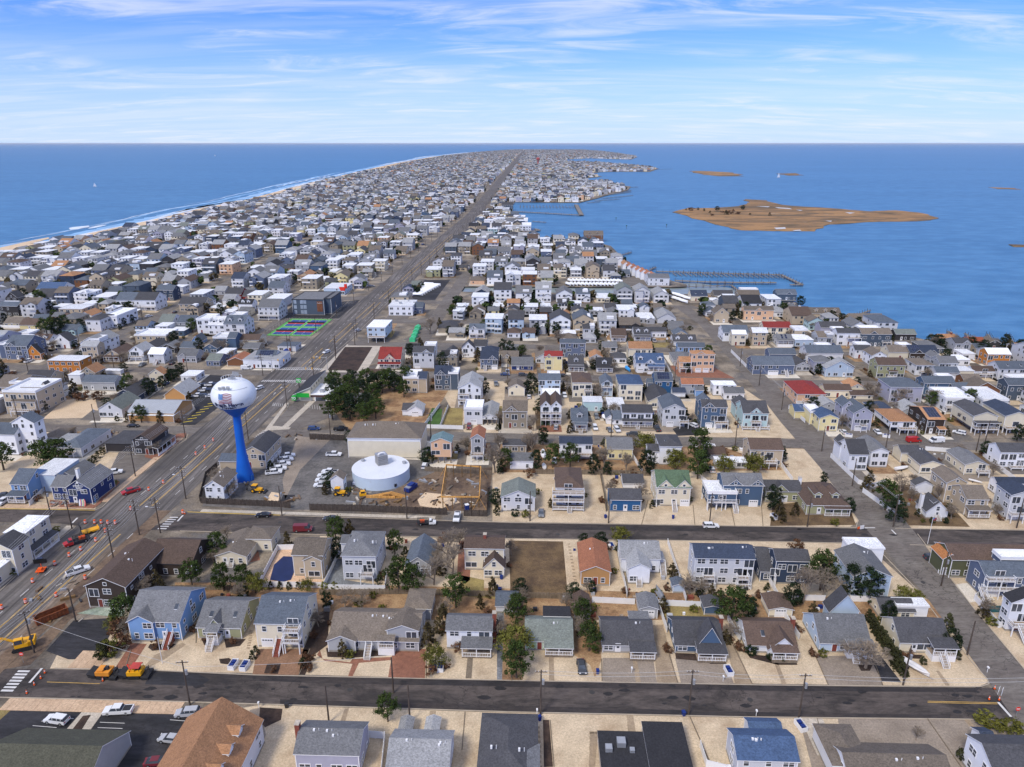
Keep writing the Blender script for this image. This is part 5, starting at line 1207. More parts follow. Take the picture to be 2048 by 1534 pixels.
def thing_boards():
 rr = random.Random(4)
 cols = [(.8,.8,.8),(.75,.12,.1),(.15,.4,.7),(.8,.7,.3),(.2,.6,.5)]
 for i in range(14):
  c = cols[i % 5]; b = MB(); m = mat('surfboard_%d' % (i % 5),c,.3)
  b.hexa([(-.12,-.03,0),(.12,-.03,0),(.12,.03,0),(-.12,.03,0)],[(-.3,-.03,.5),(.3,-.03,.5),(.3,.03,.5),(-.3,.03,.5)],m)
  b.hexa([(-.3,-.03,.5),(.3,-.03,.5),(.3,.03,.5),(-.3,.03,.5)],[(-.28,-.03,1.6),(.28,-.03,1.6),(.28,.03,1.6),(-.28,.03,1.6)],m)
  b.hexa([(-.28,-.03,1.6),(.28,-.03,1.6),(.28,.03,1.6),(-.28,.03,1.6)],[(-.05,-.03,2.3),(.05,-.03,2.3),(.05,.03,2.3),(-.05,.03,2.3)],m)
  p = G(160+i*1.7,1013) if i < 7 else G(190+(i-7)*5,1006-(i-7)*6.5)
  o = b.obj('surfboard',loc=p+Vector((0,0,.12)),rot=(-.18,0,rr.uniform(-.3,.3)))
  cn = ['white','red','blue','yellow','aqua'][i % 5]
  tag(o,'%s surfboard standing outside the royal blue surf shop, %s from the street corner' % (cn,ORD[i+1]),'surfboard','surfboards outside the surf shop')
thing_boards()
P = G(508,1438,5.6); H = House('hotel',(P.x,P.y-42,0),-AE,'white inn with long orange brown roof and three dormers beside the parking lot','inn',2,seed=5)
x1 = 0; W_,D_ = 14.0,42.0
H.vol('gy',-W_,0,W_,D_,5.4,4.8,'white','tan',('nd',))
for i in range(5):                                       # dormers on the east slope
 y = D_-4.6-i*4.2; b = MB(); x0,xb = -1.9,-6.6; z0 = 5.4; W = WM('white'); R = RM('tan')
 pr = [(y-.9,z0+.5),(y+.9,z0+.5),(y+.9,z0+2.0),(y,z0+2.9),(y-.9,z0+2.0)]
 b.face([(x0,a,z) for a,z in pr],W); b.face([(x0,y-1.1,z0+.5),(x0,y-1.1,z0+2.2),(xb,y-1.1,z0+2.2),(xb,y-1.1,z0+.5)],W); b.face([(x0,y+1.1,z0+.5),(x0,y+1.1,z0+2.2),(xb,y+1.1,z0+2.2),(xb,y+1.1,z0+.5)],W)
 d = b.obj('dormer',H.o); b = MB()
 b.hexa([(xb,y-1.3,z0+2.05),(x0+.25,y-1.3,z0+2.05),(x0+.25,y,z0+3.0),(xb,y,z0+3.0)],[(xb,y-1.3,z0+2.2),(x0+.25,y-1.3,z0+2.2),(x0+.25,y,z0+3.16),(xb,y,z0+3.16)],M_TRIM,R)
 b.hexa([(xb,y,z0+3.0),(x0+.25,y,z0+3.0),(x0+.25,y+1.3,z0+2.05),(xb,y+1.3,z0+2.05)],[(xb,y,z0+3.16),(x0+.25,y,z0+3.16),(x0+.25,y+1.3,z0+2.2),(xb,y+1.3,z0+2.2)],M_TRIM,R)
 b.obj('dormer_roof',d); H.window(x0,y,z0+.8,'q','r')
H.done()
H = house("f 586 650 630 600 584 graphite grey dkp nw nd par; f 650 664 628 598 584 graphite grey dkp nw nd par",'graphite three storey bank building with square windows and a wooden sign panel','bank_building','bank',near=2)
t = HOUSES[-1]; w_ = t[1][3]; he = t[1][1]; b = MB(); M_PALE = mat('pale_glazing',(.32,.38,.46),.25,.2)
for r_ in range(3):
 for c_ in (0,2,3): x = -w_/2+1.0+c_*2.2; z = .8+r_*he/3; b2 = MB(); b2.box(x,x+1.9,-.08,-.01,z,z+he/3-.9,M_PALE); b2.obj('window',H.o)
b.box(w_*.28,w_*.46,-.1,-.01,2.4,he-.8,mat('cedar_panel',lin((120,76,52)),.7,.2,.8,'wood')); pn = b.obj('sign_panel',H.o)
link('lettering',text_mesh("Investors",.9,W_PAINT),pn,(w_*.37,-.18,he-1.9),(math.pi/2,0,0))
H = house("f 622 672 802 790 768 cream white nw nd ep",'low cream bank with bright green sign and sloping black roof','bank_building','bank',near=2)
t = HOUSES[-1]; xl = H.local(G(588,803))[0]; xr = -t[1][3]/2-.05; W = WM('cream'); R = RM('black'); dd_ = 25.0; sx_ = (xr-xl)
b = MB(); b.face([(xl,0,0),(xr,0,0),(xr,0,6.2),(xl,0,2.9)],W); b.face([(xr,0,0),(xr,dd_,0),(xr,dd_,6.2),(xr,0,6.2)],W); b.face([(xl,0,0),(xl,0,2.9),(xl,dd_,2.9),(xl,dd_,0)],W); b.face([(xl,dd_,0),(xl,dd_,2.9),(xr,dd_,6.2),(xr,dd_,0)],W); b.obj('wedge_walls',H.o)
b = MB(); b.hexa([(xl-.6,-.6,2.7),(xr+.3,-.6,6.3),(xr+.3,dd_+.4,6.3),(xl-.6,dd_+.4,2.7)],[(xl-.6,-.6,2.95),(xr+.3,-.6,6.55),(xr+.3,dd_+.4,6.55),(xl-.6,dd_+.4,2.95)],M_TRIM,R); b.obj('sloping_roof',H.o)
for i in range(5): b = MB(); b.box(xr+.01,xr+.06,2+i*3.6,3+i*3.6,4.5,5.5,M_GLASS); b.obj('window',H.o)
w_ = t[1][3]; he = t[1][1]; b = MB(); b.box(-w_/2,w_/2,-.28,-.22,he-.9,he-.1,mat('brown_fascia',lin((88,62,56)))); b.obj('fascia',H.o)
b = MB(); b.box(-w_*.3,w_*.1,-.1,-.02,.1,he-1.2,M_GLASS); b.box(-w_*.34,-w_*.3,-.3,-.02,0,he-.9,M_TRIM); b.box(w_*.1,w_*.14,-.3,-.02,0,he-.9,M_TRIM); b.obj('entrance',H.o)
M_GREEN = mat('sign_green',lin((36,170,60)),.5,.05)
p0 = G(588,803); q0 = G(618,803)
b = MB(); b.box(0,5.6,-.2,-.02,2.2,4.1,M_GREEN); so = tag(b.obj('bank_sign',loc=(p0.x+1.6,p0.y-.4,0),rot=-AW),'bright green rectangular sign on the front wall of the low cream bank','sign')
b = MB(); b.box(0,1.9,-.2,1.6,0.9,2.7,M_GREEN); so = tag(b.obj('bank_sign',loc=(p0.x-.6,p0.y-.8,0),rot=-AW),'square green TD sign at the corner of the low cream bank','sign')
link('lettering',text_mesh("TD",1.5,W_PAINT,bold=.03),so,(.95,-.26,1.8),(math.pi/2,0,0))
p1 = G(599,778); b = MB(); b.box(-1.1,1.1,-.25,.25,3.2,5.2,M_GREEN); b.box(-.15,.15,-.15,.15,0,3.2,M_DARK)
so = tag(b.obj('bank_sign',loc=p1,rot=0),'green TD sign on a dark post beside the black bank roof','sign'); link('lettering',text_mesh("TD",1.5,W_PAINT,bold=.03),so,(0,-.3,4.2),(math.pi/2,0,0))
for i,(u,v) in enumerate(((543,735),(556,724),(570,712))):
 p = G(u,v); b = MB(); b.hexa([(-3,-1.4,2.4),(3,-1.4,2.4),(3,0,3.4),(-3,0,3.4)],[(-3,-1.4,2.5),(3,-1.4,2.5),(3,0,3.55),(-3,0,3.55)],mat('awning_blue',lin((26,60,140)),.7))
 for sx in (-2.9,2.9): b.tube((sx,-1.3,0),(sx,-1.3,2.4),.06,.06,M_TRIM)
 tag(b.obj('awning',loc=p,rot=math.pi/2-AW),'blue awning on the boulevard side of the corner restaurant, %s from the signal' % ORD[i+1],'awning','blue restaurant awnings')
h = find('pale blue liquor'); b = MB(); x = h[1][3]/2; he = h[1][1]
b.hexa([(x-3,-.3,he-1.5),(x+.4,-.3,he-1.5),(x+.4,.2,he-1.5),(x-3,.2,he-1.5)],[(x-4,-.3,he+1.2),(x+.4,-.3,he+1.2),(x+.4,.2,he+1.2),(x-4,.2,he+1.2)],mat('sign_red',lin((222,60,44)),.6)); b.box(x-.4,x+1.4,1,2.8,he,he+3.0,mat('sign_red',lin((222,60,44)),.6)); b.obj('red_corner_peak',h[0])
# ------------------------------------------------------------------ water tower
TP = G(490,958); TY = TP.y
zt = HT(TY,756.5); zb_ = HT(TY,820)          # crown and underside of the bulb
M_TB = mat('tower_blue',lin((22,96,190)),.5,.05,.3); M_TW = mat('tower_white',(.74,.77,.80),.45,.05,.2,'tank')
tw = root('water_tower',TP,0,'tall water tower with bright blue stem and white bulb lettered Beach Haven Terrace','water tower')
dist = TY*cc-(35-CH)*cs; ppm = FPX/dist; RB = 43.5/ppm; zc_ = (zt+zb_)/2; hz_ = (zt-zb_)/2
prof = [(3.0,0),(2.95,.8),(2.4,3.7),(1.9,7),(1.5,10.3),(1.36,14),(1.3,20),(1.22,zb_-2.6),(1.4,zb_-1.9)]
mb = MB(); mb.lathe(prof,M_TB,40); mb.obj('stem',tw,True)
def bulb(t): return (RB*math.cos(t),zc_+hz_*math.sin(t))      # t from -pi/2 to pi/2
pts = [(1.4,zb_-1.9),(2.4,zb_-1.0)]+[bulb(-.95+i*(-.62+.95)/4) for i in range(5)]
mb = MB(); mb.lathe(pts,M_TB,48); mb.obj('lower_cone',tw,True)
pts = [bulb(-.62+i*(math.pi/2-.02+.62)/18) for i in range(19)]
mb = MB(); mb.lathe(pts,M_TW,48); mb.obj('tank_bulb',tw,True)
def wrap(me,lon0,lat0,out=.11,sc=1.0):             # bends flat artwork (x right, y up) onto the bulb
 for vv in me.vertices:
  t = lat0+vv.co.y*sc/hz_; lo = lon0+vv.co.x*sc/(RB*math.cos(t)); r,z = bulb(max(-1.4,min(1.4,t))); r += out+vv.co.z*.5
  vv.co = (r*math.cos(lo),r*math.sin(lo),z)
 me.update(); return me
LON = math.radians(-86)
def dense(me):
 import bmesh
 b = bmesh.new(); b.from_mesh(me); bmesh.ops.subdivide_edges(b,edges=[e for e in b.edges if e.calc_length() > .5],cuts=2,use_grid_fill=True); bmesh.ops.triangulate(b,faces=b.faces); b.to_mesh(me); b.free(); return me
NAVY = mat('lettering_navy',lin((28,36,84)),.6)
link('lettering',wrap(text_mesh("Beach Haven",1.8,NAVY,.03,.055),LON,-.26),tw); link('lettering',wrap(text_mesh("Terrace",1.5,NAVY,.03,.05),LON-.02,-.47),tw)
FR = mat('flag_red',lin((140,66,72)),.6); FB = mat('flag_blue',lin((70,116,170)),.6)
fl = MB()
def wv(x,y): return y+.22*math.sin(x*1.5+.8)-.06*x
for i in range(0,13,2):
 y0,y1 = 1.5-i*.25,1.5-(i+1)*.25
 for k in range(14):
  a,b_ = -2.1+k*.3,-1.8+k*.3
  if i < 7 and b_ < -.55: continue
  fl.face([(a,wv(a,y1),0),(b_,wv(b_,y1),0),(b_,wv(b_,y0),0),(a,wv(a,y0),0)],FR)
for k in range(5):
 a,b_ = -2.1+k*.3,-1.8+k*.3; [fl.face([(a,wv(a,-.25+.35*j),0),(b_,wv(b_,-.25+.35*j),0),(b_,wv(b_,.1+.35*j),0),(a,wv(a,.1+.35*j),0)],FB) for j in range(5)]
for r_ in range(5):
 for k in range(6):
  x,y = -1.97+k*.24,1.32-r_*.33; fl.face([(x-.04,wv(x,y)-.04,.03),(x+.04,wv(x,y)-.04,.03),(x+.04,wv(x,y)+.04,.03),(x-.04,wv(x,y)+.04,.03)],W_PAINT)
link('flag_emblem',wrap(fl.mesh('flag_emblem'),LON-.10,.17),tw)
mb = MB(); mb.lathe([(.02,zt+.05),(1.3,zt+.03),(1.3,zt-.15)],M_STEEL,16)
for i in range(20):
 t = i/20*2*math.pi; p = (3.2*math.cos(t),3.2*math.sin(t)); z = zt-.45; mb.tube((*p,z-.2),(*p,z+.9),.05,.05,M_TRIM,4)
 t2 = (i+1)/20*2*math.pi; mb.tube((*p,z+.9),(3.2*math.cos(t2),3.2*math.sin(t2),z+.9),.045,.045,M_TRIM,4)
mb.obj('top_rail',tw)
for i,(a,z,r_) in enumerate(((-96,.62,.8),(-82,.62,.8),(-110,.62,.6),(90,1.2,1),(60,1.25,1),(-60,1.3,1))):
 r,zz = bulb(z); lo = math.radians(a); c = Vector((r*math.cos(lo),r*math.sin(lo),zz)); b = MB(); b.tube((0,0,-.2),(0,0,1.9*r_),.06,.06,M_STEEL)
 for q in (-.4,0,.4): b.box(q-.12,q+.12,-.15,.1,.5*r_,1.8*r_,M_STEEL)
 b.obj('antenna',tw,loc=c)
mb = MB(); r0 = [bulb(.62),]; r_,z_ = bulb(.62)
for i in range(24):
 a0,a1 = [math.radians(-150+130*(i+k)/24) for k in (0,1)]; mb.tube(((r_+.05)*math.cos(a0),(r_+.05)*math.sin(a0),z_),((r_+.05)*math.cos(a1),(r_+.05)*math.sin(a1),z_),.05,.05,M_STEEL,4)
mb.obj('cable',tw)
b = MB(); b.box(-.6,.6,-.15,.05,.1,2.1,mat('tower_door',(.02,.12,.4))); b.obj('door',tw,loc=(3.25*math.cos(-.35),3.25*math.sin(-.35),0),rot=math.pi/2-.35)
h = find('tan brick garage'); w_,d_ = h[1][3],h[1][4]
for i in range(4): link('garage_door',GD[1],h[0],(w_/2,d_*(.14+.24*i),.05),(0,0,math.pi/2))
TK = G(763,956); tk = root('storage_tank',TK,0,'round white ground storage tank with a louvred tower on its roof','storage tank')
RK = 9.6; hk = HT(TK.y-RK,955)
hk = 4.2; M_TK = mat('tank_paint',lin((190,206,220)),.5,.05,.2,'tank'); M_TKT = mat('tank_top',lin((214,218,224)),.6,.05,.2,'tank')
mb = MB(); mb.lathe([(RK,0),(RK,hk)],M_TK,64); mb.obj('tank_wall',tk,True)
mb = MB(); mb.lathe([(RK+.06,hk),(RK+.06,hk+.1),(RK*.55,hk+.22),(.02,hk+.35)],M_TKT,64); mb.obj('tank_roof',tk)
tv = root('louvred_tower',(TK.x,TK.y+1.5,0),.5,'',''); del tv['label'],tv['category']; tv.parent = tk; tv.location = (0,2.0,hk+.3)
M_LV = mat('grey_louvres',lin((150,148,144)),.8,.15,.8)
for i in range(6): b = MB(); b.box(-1.7,1.7,-1.7,1.7,i*.6+.02,i*.6+.5,M_LV); b.box(-1.8,1.8,-1.8,1.8,i*.6+.5,i*.6+.58,M_STEEL); b.obj('louvre_panel',tv)
b = MB();
for i in range(8): a0,a1 = math.pi*i/8,math.pi*(i+1)/8; b.tube((-1.2*math.cos(a0),-.6,3.6+.6*math.sin(a0)),(-1.2*math.cos(a1),-.6,3.6+.6*math.sin(a1)),.3,.3,M_TRIM,8)
b.obj('vent_pipe',tv)
for a in (2.6,.3): b = MB(); b.lathe([(.5,0),(.5,.5),(.75,.55),(.7,.8),(.02,.95)],M_STEEL,16); b.obj('roof_vent',tk,loc=(8*math.cos(a),8*math.sin(a),hk+.1))
b = MB(); b.box(-.4,.4,-.2,.1,.6,1.6,M_DARK); b.obj('hatch',tk,loc=(RK*math.cos(-.9),RK*math.sin(-.9),0),rot=math.pi/2-.9)
P1,P2,P3,P4 = G(883,1018),G(959,1018),G(962,956),G(893,952)
hb = HT(P1.y,995); M_PINE = mat('new_pine',lin((206,154,84)),.7,.15,.6,'wood'); M_PILE = mat('treated_pile',lin((122,96,62)),.8,.2,.6,'wood')
fr = root('unfinished_house',(P1+P2)/2,-AE,'new yellow timber beams on pilings round an excavated dirt pit','house frame'); C0 = (P1+P2)/2
def loc_(P): d = P-C0; a = AE; return Vector((d.x*math.cos(a)-d.y*math.sin(a),d.x*math.sin(a)+d.y*math.cos(a),0))
q = [loc_(p) for p in (P1,P2,P3,P4)]
for a,b_ in zip(q,q[1:]+q[:1]):
 mb = MB(); d = (b_-a).normalized(); n = Vector((-d.y,d.x,0))*.12; z = Vector((0,0,hb)); mb.hexa([a-n+z,b_-n+z,b_+n+z,a+n+z],[a-n+z+Vector((0,0,.45)),b_-n+z+Vector((0,0,.45)),b_+n+z+Vector((0,0,.45)),a+n+z+Vector((0,0,.45))],M_PINE); mb.obj('beam',fr)
 k = 4 if (b_-a).length < 12 else 5
 for i in range(k): p = a.lerp(b_,i/k+.04)+n*1.6; mb = MB(); mb.tube(p,p+Vector((0,0,hb+.5)),.17,.15,M_PILE,6); mb.obj('pile',fr)
for p,dx in ((q[0],1),(q[1],-1),(q[1],1),(q[2],1),(q[3],-1)):
 mb = MB(); mb.tube(p+Vector((dx*2.2,-.6,0)),p+Vector((0,0,hb)),.07,.07,M_PINE,4); mb.obj('brace',fr)
tr = root('truss_stack',G(772,996),-.05,'stack of new yellow roof trusses lying in front of the storage tank','roof trusses')
for i in range(5):
 mb = MB(); y = i*.35; h_ = 1.6
 mb.box(-6+i*.2,6+i*.3,y,y+.1,0,.22,M_PINE)
 for a,c in (((-6,.1),(.8,h_)),((.8,h_),(6.2,.1)),((-3,.1),(-2.2,1.1)),((-2.2,1.1),(.8,.1)),((.8,.1),(.8,h_)),((.8,.1),(3.2,1.0)),((3.2,1.0),(3.8,.1))):
  mb.tube((a[0]+i*.2,y+.05,a[1]),(c[0]+i*.2,y+.05,c[1]),.09,.09,M_PINE,4)
 mb.obj('roof_truss',tr)
mb = MB(); mb.box(-6.4,-1,-.3,0,0,1.0,M_PINE); mb.box(-1,3,-.3,0,0,.7,M_PINE); mb.obj('beam_bundle',tr)
cp = root('pickleball_courts',G(588,672),-AW,'green fenced pickleball courts with blue and red playing areas by the boulevard','sports court')
W1 = (G(655,676)-G(536,676)).length*.78; D1 = (G(600,643)-G(600,678)).y
gx0 = -W1*.62
c_g,c_b,c_r = mat('court_green',lin((96,168,84)),.8),mat('court_blue',lin((50,82,140)),.8),mat('court_red',lin((190,66,70)),.8)
mb = MB(); mb.box(gx0,gx0+W1,0,D1,0,.06,c_g); mb.obj('court_slab',cp)
for i in range(2):
 for j in range(2):
  x = gx0+2.2+i*(W1-2)/2; y = 3+j*(D1-3)/2; ww = (W1-6)/2; dd = (D1-10)/2
  mb = MB(); mb.box(x,x+ww,y,y+dd,.06,.075,c_b); mb.box(x,x+ww,y+dd*.36,y+dd*.62,.075,.09,c_r)
  for q_ in (x,x+ww/2,x+ww): mb.box(q_-.05,q_+.05,y,y+dd,.09,.1,W_PAINT)
  for q_ in (y,y+dd): mb.box(x,x+ww,q_-.05,q_+.05,.1,.11,W_PAINT)
  mb.box(x-.3,x+ww+.3,y+dd*.49,y+dd*.5,.1,1.0,M_DARK); mb.obj('playing_area',cp)
mb = MB()
for (a,b_) in (((gx0,0),(gx0+W1,0)),((gx0+W1,0),(gx0+W1,D1)),((gx0+W1,D1),(gx0,D1)),((gx0,D1),(gx0,0))):
 n = 9
 for i in range(n+1): x,y = a[0]+(b_[0]-a[0])*i/n,a[1]+(b_[1]-a[1])*i/n; mb.tube((x,y,0),(x,y,3),.06,.06,M_DARK,4)
 for z in (.1,1.5,3): mb.tube((*a,z),(*b_,z),.05,.05,M_DARK,4)
mb.obj('court_fence',cp)
mb = MB()
def stalls(u0,v0,u1,v1,n,dx,dy,ln=5.0,m=M_WHP,wd=.12):
 a,b_ = G(u0,v0),G(u1,v1); d = Vector((dx,dy,0)).normalized()
 for i in range(n+1): p = a.lerp(b_,i/n); bar(mb,p,p+d*ln,wd,.075,m)
stalls(556,638,672,641,16,.3,1,5); stalls(676,632,712,603,16,-1,.1,5); stalls(655,628,690,604,16,1,0,5)
stalls(30,1470,100,1434,0+4,1,-.1,5); stalls(200,1445,175,1500,5,1,-.05,5); stalls(340,1440,385,1441,1,1,-.1,5)
stalls(545,812,575,815,8,-.2,1,4); stalls(610,815,640,820,6,-.3,1,5); stalls(520,662,560,640,10,1,0,5)
stalls(385,842,440,800,7,-1,-.5,3.5,mat('yellow_stripe',lin((214,190,60)),.8),.5)
mb.obj('parking_lines',kind='structure')
b = MB()
for i in range(6): p = G(168+i*8,1491+i*.6); bar(b,p,p+Vector((.3,-2.6,0)),.12,.075,mat('pale_blue_paint',lin((170,200,220)),.8))
bar(b,G(165,1491),G(212,1494),.12,.075,mat('pale_blue_paint',lin((170,200,220)),.8)); p = G(183,1512); b.box(p.x-1,p.x+1,p.y-.9,p.y+.9,.07,.078,mat('pale_blue_paint',lin((170,200,220)),.8)); b.obj('accessible_bay_paint',kind='structure')
# ------------------------------------------------------------------ fences
def fence(pts,h,style,label,th=.06,name='fence',step=2.44):
 P = [G(*p) for p in pts]; r = root(name,P[0],0,label,'fence'); pm = {}
 m = {'w': M_TRIM,'d': mat('dark_fence_boards',lin((74,66,60)),.9,.3,1.2,'wood'),'b': M_WOOD}[style]
 cnt = 0
 for a,b in zip(P,P[1:]):
  d = b-a; L_ = d.length; n = max(1,int(L_/step+.5)); st = L_/n; ang = math.atan2(d.y,d.x); key = round(st,2)
  if key not in pm:
   q = MB();
   if style == 'w': q.box(.06,st-.06,-.03,.03,.05,h,m); q.box(.02,st-.02,-.05,.05,h-.12,h,m)
   else:
    k = max(4,int(st/.32))
    for i in range(k): x = i*st/k; q.box(x+.015,x+st/k-.015,-.03+.02*(i % 2),.02+.02*(i % 2),0,h-.06*((i*7) % 3),m)
   pp = MB(); pp.box(-.07,.07,-.07,.07,0,h+.1,m); pm[key] = (q.mesh('panel'),pp.mesh('post'))
  for i in range(n):
   p = a+d*(i/n)-P[0]; link('panel',pm[key][0],r,p,ang); link('post',pm[key][1],r,p,ang); cnt += 1
 return r
fence([(402,1006),(414,1008),(560,1014),(582,1017)],2.2,'d','dark board fence in front of the white pump house')
fence([(620,1021),(720,1023),(816,1027),(895,1030)],2.4,'d','dark board fence in front of the storage tank and roof trusses')
fence([(928,1032),(974,1033),(976,975)],2.2,'d','dark board fence beside the new timber frame')
fence([(620,879),(692,881)],2.4,'d','dark board fence beside the third street behind the truck yard')
fence([(400,1003),(412,955),(435,935)],2.2,'d','dark board fence running along the boulevard by the pump house')
fence([(850,942),(985,950)],1.8,'b','weathered fence behind the new timber frame')
fence([(1070,948),(1240,950),(1300,952)],1.9,'b','weathered fence behind the bright blue house')
fence([(1200,950),(1207,985),(1212,1024)],1.7,'b','weathered fence between the balcony house and the bright blue house')
fence([(640,1190),(820,1188),(1136,1198),(1148,1198)],1.7,'b','long weathered board fence behind the taupe ranch house')
fence([(345,1180),(440,1180),(520,1182)],1.5,'b','weathered fence behind the sky blue house')
for pts,lab in (([(1184,1205),(1270,1209)],'white vinyl fence behind the dark furniture patio'),([(1312,1211),(1345,1212),(1402,1215)],'white vinyl fence between the grey garage and small blue shed'),
 ([(1313,1205),(1325,1240),(1334,1266)],'white vinyl fence beside the stained concrete driveway'),([(1240,1140),(1248,1165),(1254,1196)],'white vinyl fence left of the crossed gable house'),
 ([(1335,1088),(1352,1140),(1372,1205)],'white vinyl fence between the crossed gable house and duplex'),([(1500,1110),(1530,1150),(1555,1196)],'white vinyl fence between the duplex and navy house'),
 ([(1565,1200),(1650,1202)],'white vinyl fence behind the bare trees'),([(1700,1203),(1760,1204)],'white vinyl fence behind the juniper hedge'),([(1455,1240),(1480,1285)],'white vinyl fence beside the white brown roofed cottage'),
 ([(1565,1230),(1598,1280)],'white vinyl fence beside the cream garage'),([(520,1170),(556,1100),(590,1099)],'white vinyl fence round the blue covered pool'),([(520,1174),(648,1176),(684,1098)],'white vinyl fence beside the beige pool house'),
 ([(648,1180),(770,1182),(774,1150)],'low white fence round the grey gravel back yard'),([(1962,1188),(1948,1200),(1996,1256),(2040,1250)],'white fence round the green covered pool'),
 ([(1960,1195),(2030,1192)],'white fence behind the green covered pool'),([(732,1475),(770,1478),(762,1560)],'white vinyl fence between the two lower grey houses'),([(1400,1495),(1412,1534),(1455,1545)],'white fence beside the blue roofed house'),
 ([(848,855),(880,812)],'white fence left of the green lawn'),([(880,857),(897,815)],'white fence between the green and dry lawns'),([(840,856),(926,859),(926,850)],'white fence along the third street by the lawns'),
 ([(1577,818),(1610,846)],'white fence beside the yellow corner house'),([(1661,915),(1716,968),(1745,975),(1770,968)],'white fence down the side of the black slatted house'),([(1725,985),(1760,1010),(1790,1035)],'broken white fence along bay avenue under the pines'),
 ([(1850,915),(1905,955)],'white fence between the two long cream houses'),([(1965,912),(2048,978)],'long white fence beside the glazed porch house'),([(1850,901),(1900,905)],'white fence behind the long cream house'),
 ([(1560,930),(1585,965)],'white fence beside the pebble corner lot'),([(1265,915),(1285,948)],'white fence between bare trees and the dark hip roofed house'),([(1462,705),(1492,735),(1505,745)],'white fence beside the slate blue corner house'),
 ([(1327,722),(1345,756)],'white fence beside the large peach house'),([(1390,895),(1415,940)],'white fence beside the tall pines'),([(1455,1000),(1402,960)],'white wall beside the cream Victorian house'),
 ([(60,1012),(110,962)],'white fence between the pale blue house and surf shop'),([(0,655),(40,656)],'white wall in front of the yellow cottage'),([(110,810),(150,778)],'white fence beside the sandy lot')):
 fence(pts,1.7,'w',lab)
# ------------------------------------------------------------------ trees
def leaf_mat(k):
 c,c2 = {'pine': ((58,72,34),(86,92,44)),'cedar': ((74,66,44),(98,84,54)),'dark': ((36,48,30),(54,66,38)),'olive': ((96,96,44),(124,120,58)),'rust': ((96,70,52),(130,92,62)),'hedge': ((58,60,38),(80,78,46))}[k]
 return mat('foliage_'+k,tuple(x*.95 for x in lin(c)),.9,.2,.6,'leaf',lin(c2),spec=.1)
M_BARK = mat('bark',lin((92,80,68)),.95,.3,1.0,'wood'); M_BARKG = mat('grey_twigs',lin((134,122,108)),.95,.2,1.0)
def crown(rr,kind,h,r,n,leaf,m,z0=.3):
 mb = MB(); cl = []
 k = int(n/34)
 for i in range(k):
  if kind == 'cone': t = rr.random()**1.2; z = h*(z0+(1-z0)*t); R = r*(1-t)*.95+.15
  elif kind == 'pine': t = rr.random(); z = h*(z0+(1-z0)*t); R = r*(math.sin(math.pi*min(1,.22+.68*t))**.8)*(.55+.6*rr.random())
  elif kind == 'flat': t = rr.random(); z = h*(z0+(1-z0)*t); R = r*(1.0 if t < .6 else (1.6-t))*rr.uniform(.4,1.05)
  else: t = rr.random(); z = h*(.1+.85*t); R = r*math.sqrt(max(.02,1-(2*t-1)**2))*rr.uniform(.6,1)
  a = rr.uniform(0,6.283); q = R*math.sqrt(rr.uniform(.25,1)); cl.append((q*math.cos(a),q*math.sin(a),z,rr.uniform(.5,1.0)))
 for (cx,cy,cz,s_) in cl:
  cr = r*.30*s_ if kind != 'cone' else r*.26*s_
  for j in range(34):
   v = Vector((rr.gauss(0,1),rr.gauss(0,1),rr.gauss(0,.6))).normalized()*cr*rr.uniform(.35,1.05)
   c = Vector((cx,cy,cz))+v; L_ = leaf*rr.uniform(.6,1.3)
   d = (v.normalized()*.7+Vector((rr.uniform(-1,1),rr.uniform(-1,1),rr.uniform(-.2,1)))).normalized(); x = d.orthogonal().normalized(); x.rotate(Matrix.Rotation(rr.uniform(0,6.28),3,d)); y = d.cross(x)
   mb.face([c-x*L_*.5,c+y*L_*.35,c+x*L_*.6,c-y*L_*.35],m)
 return mb
def branchy(rr,h,spread,depth,m,lean=.1,fine=3):
 mb = MB()
 def go(p,d,ln,r,k):
  q = p+d*ln; mb.tube(p,q,max(r,.022),max(r*.68,.018),m,5 if r > .1 else 3,False)
  if k == 0:
   return
  for i in range(rr.choice((3,3,4)) if k > 1 else fine):
   dd = (d+Vector((rr.gauss(0,spread),rr.gauss(0,spread),rr.uniform(-.15,.45)))).normalized(); go(q if i < 2 else p.lerp(q,rr.uniform(.5,.95)),dd,ln*rr.uniform(.62,.86),r*.62,k-1)
 go(Vector((0,0,0)),Vector((rr.gauss(0,lean),rr.gauss(0,lean),1)).normalized(),h*.26,h*.028,depth)
 return mb
TREES = {}
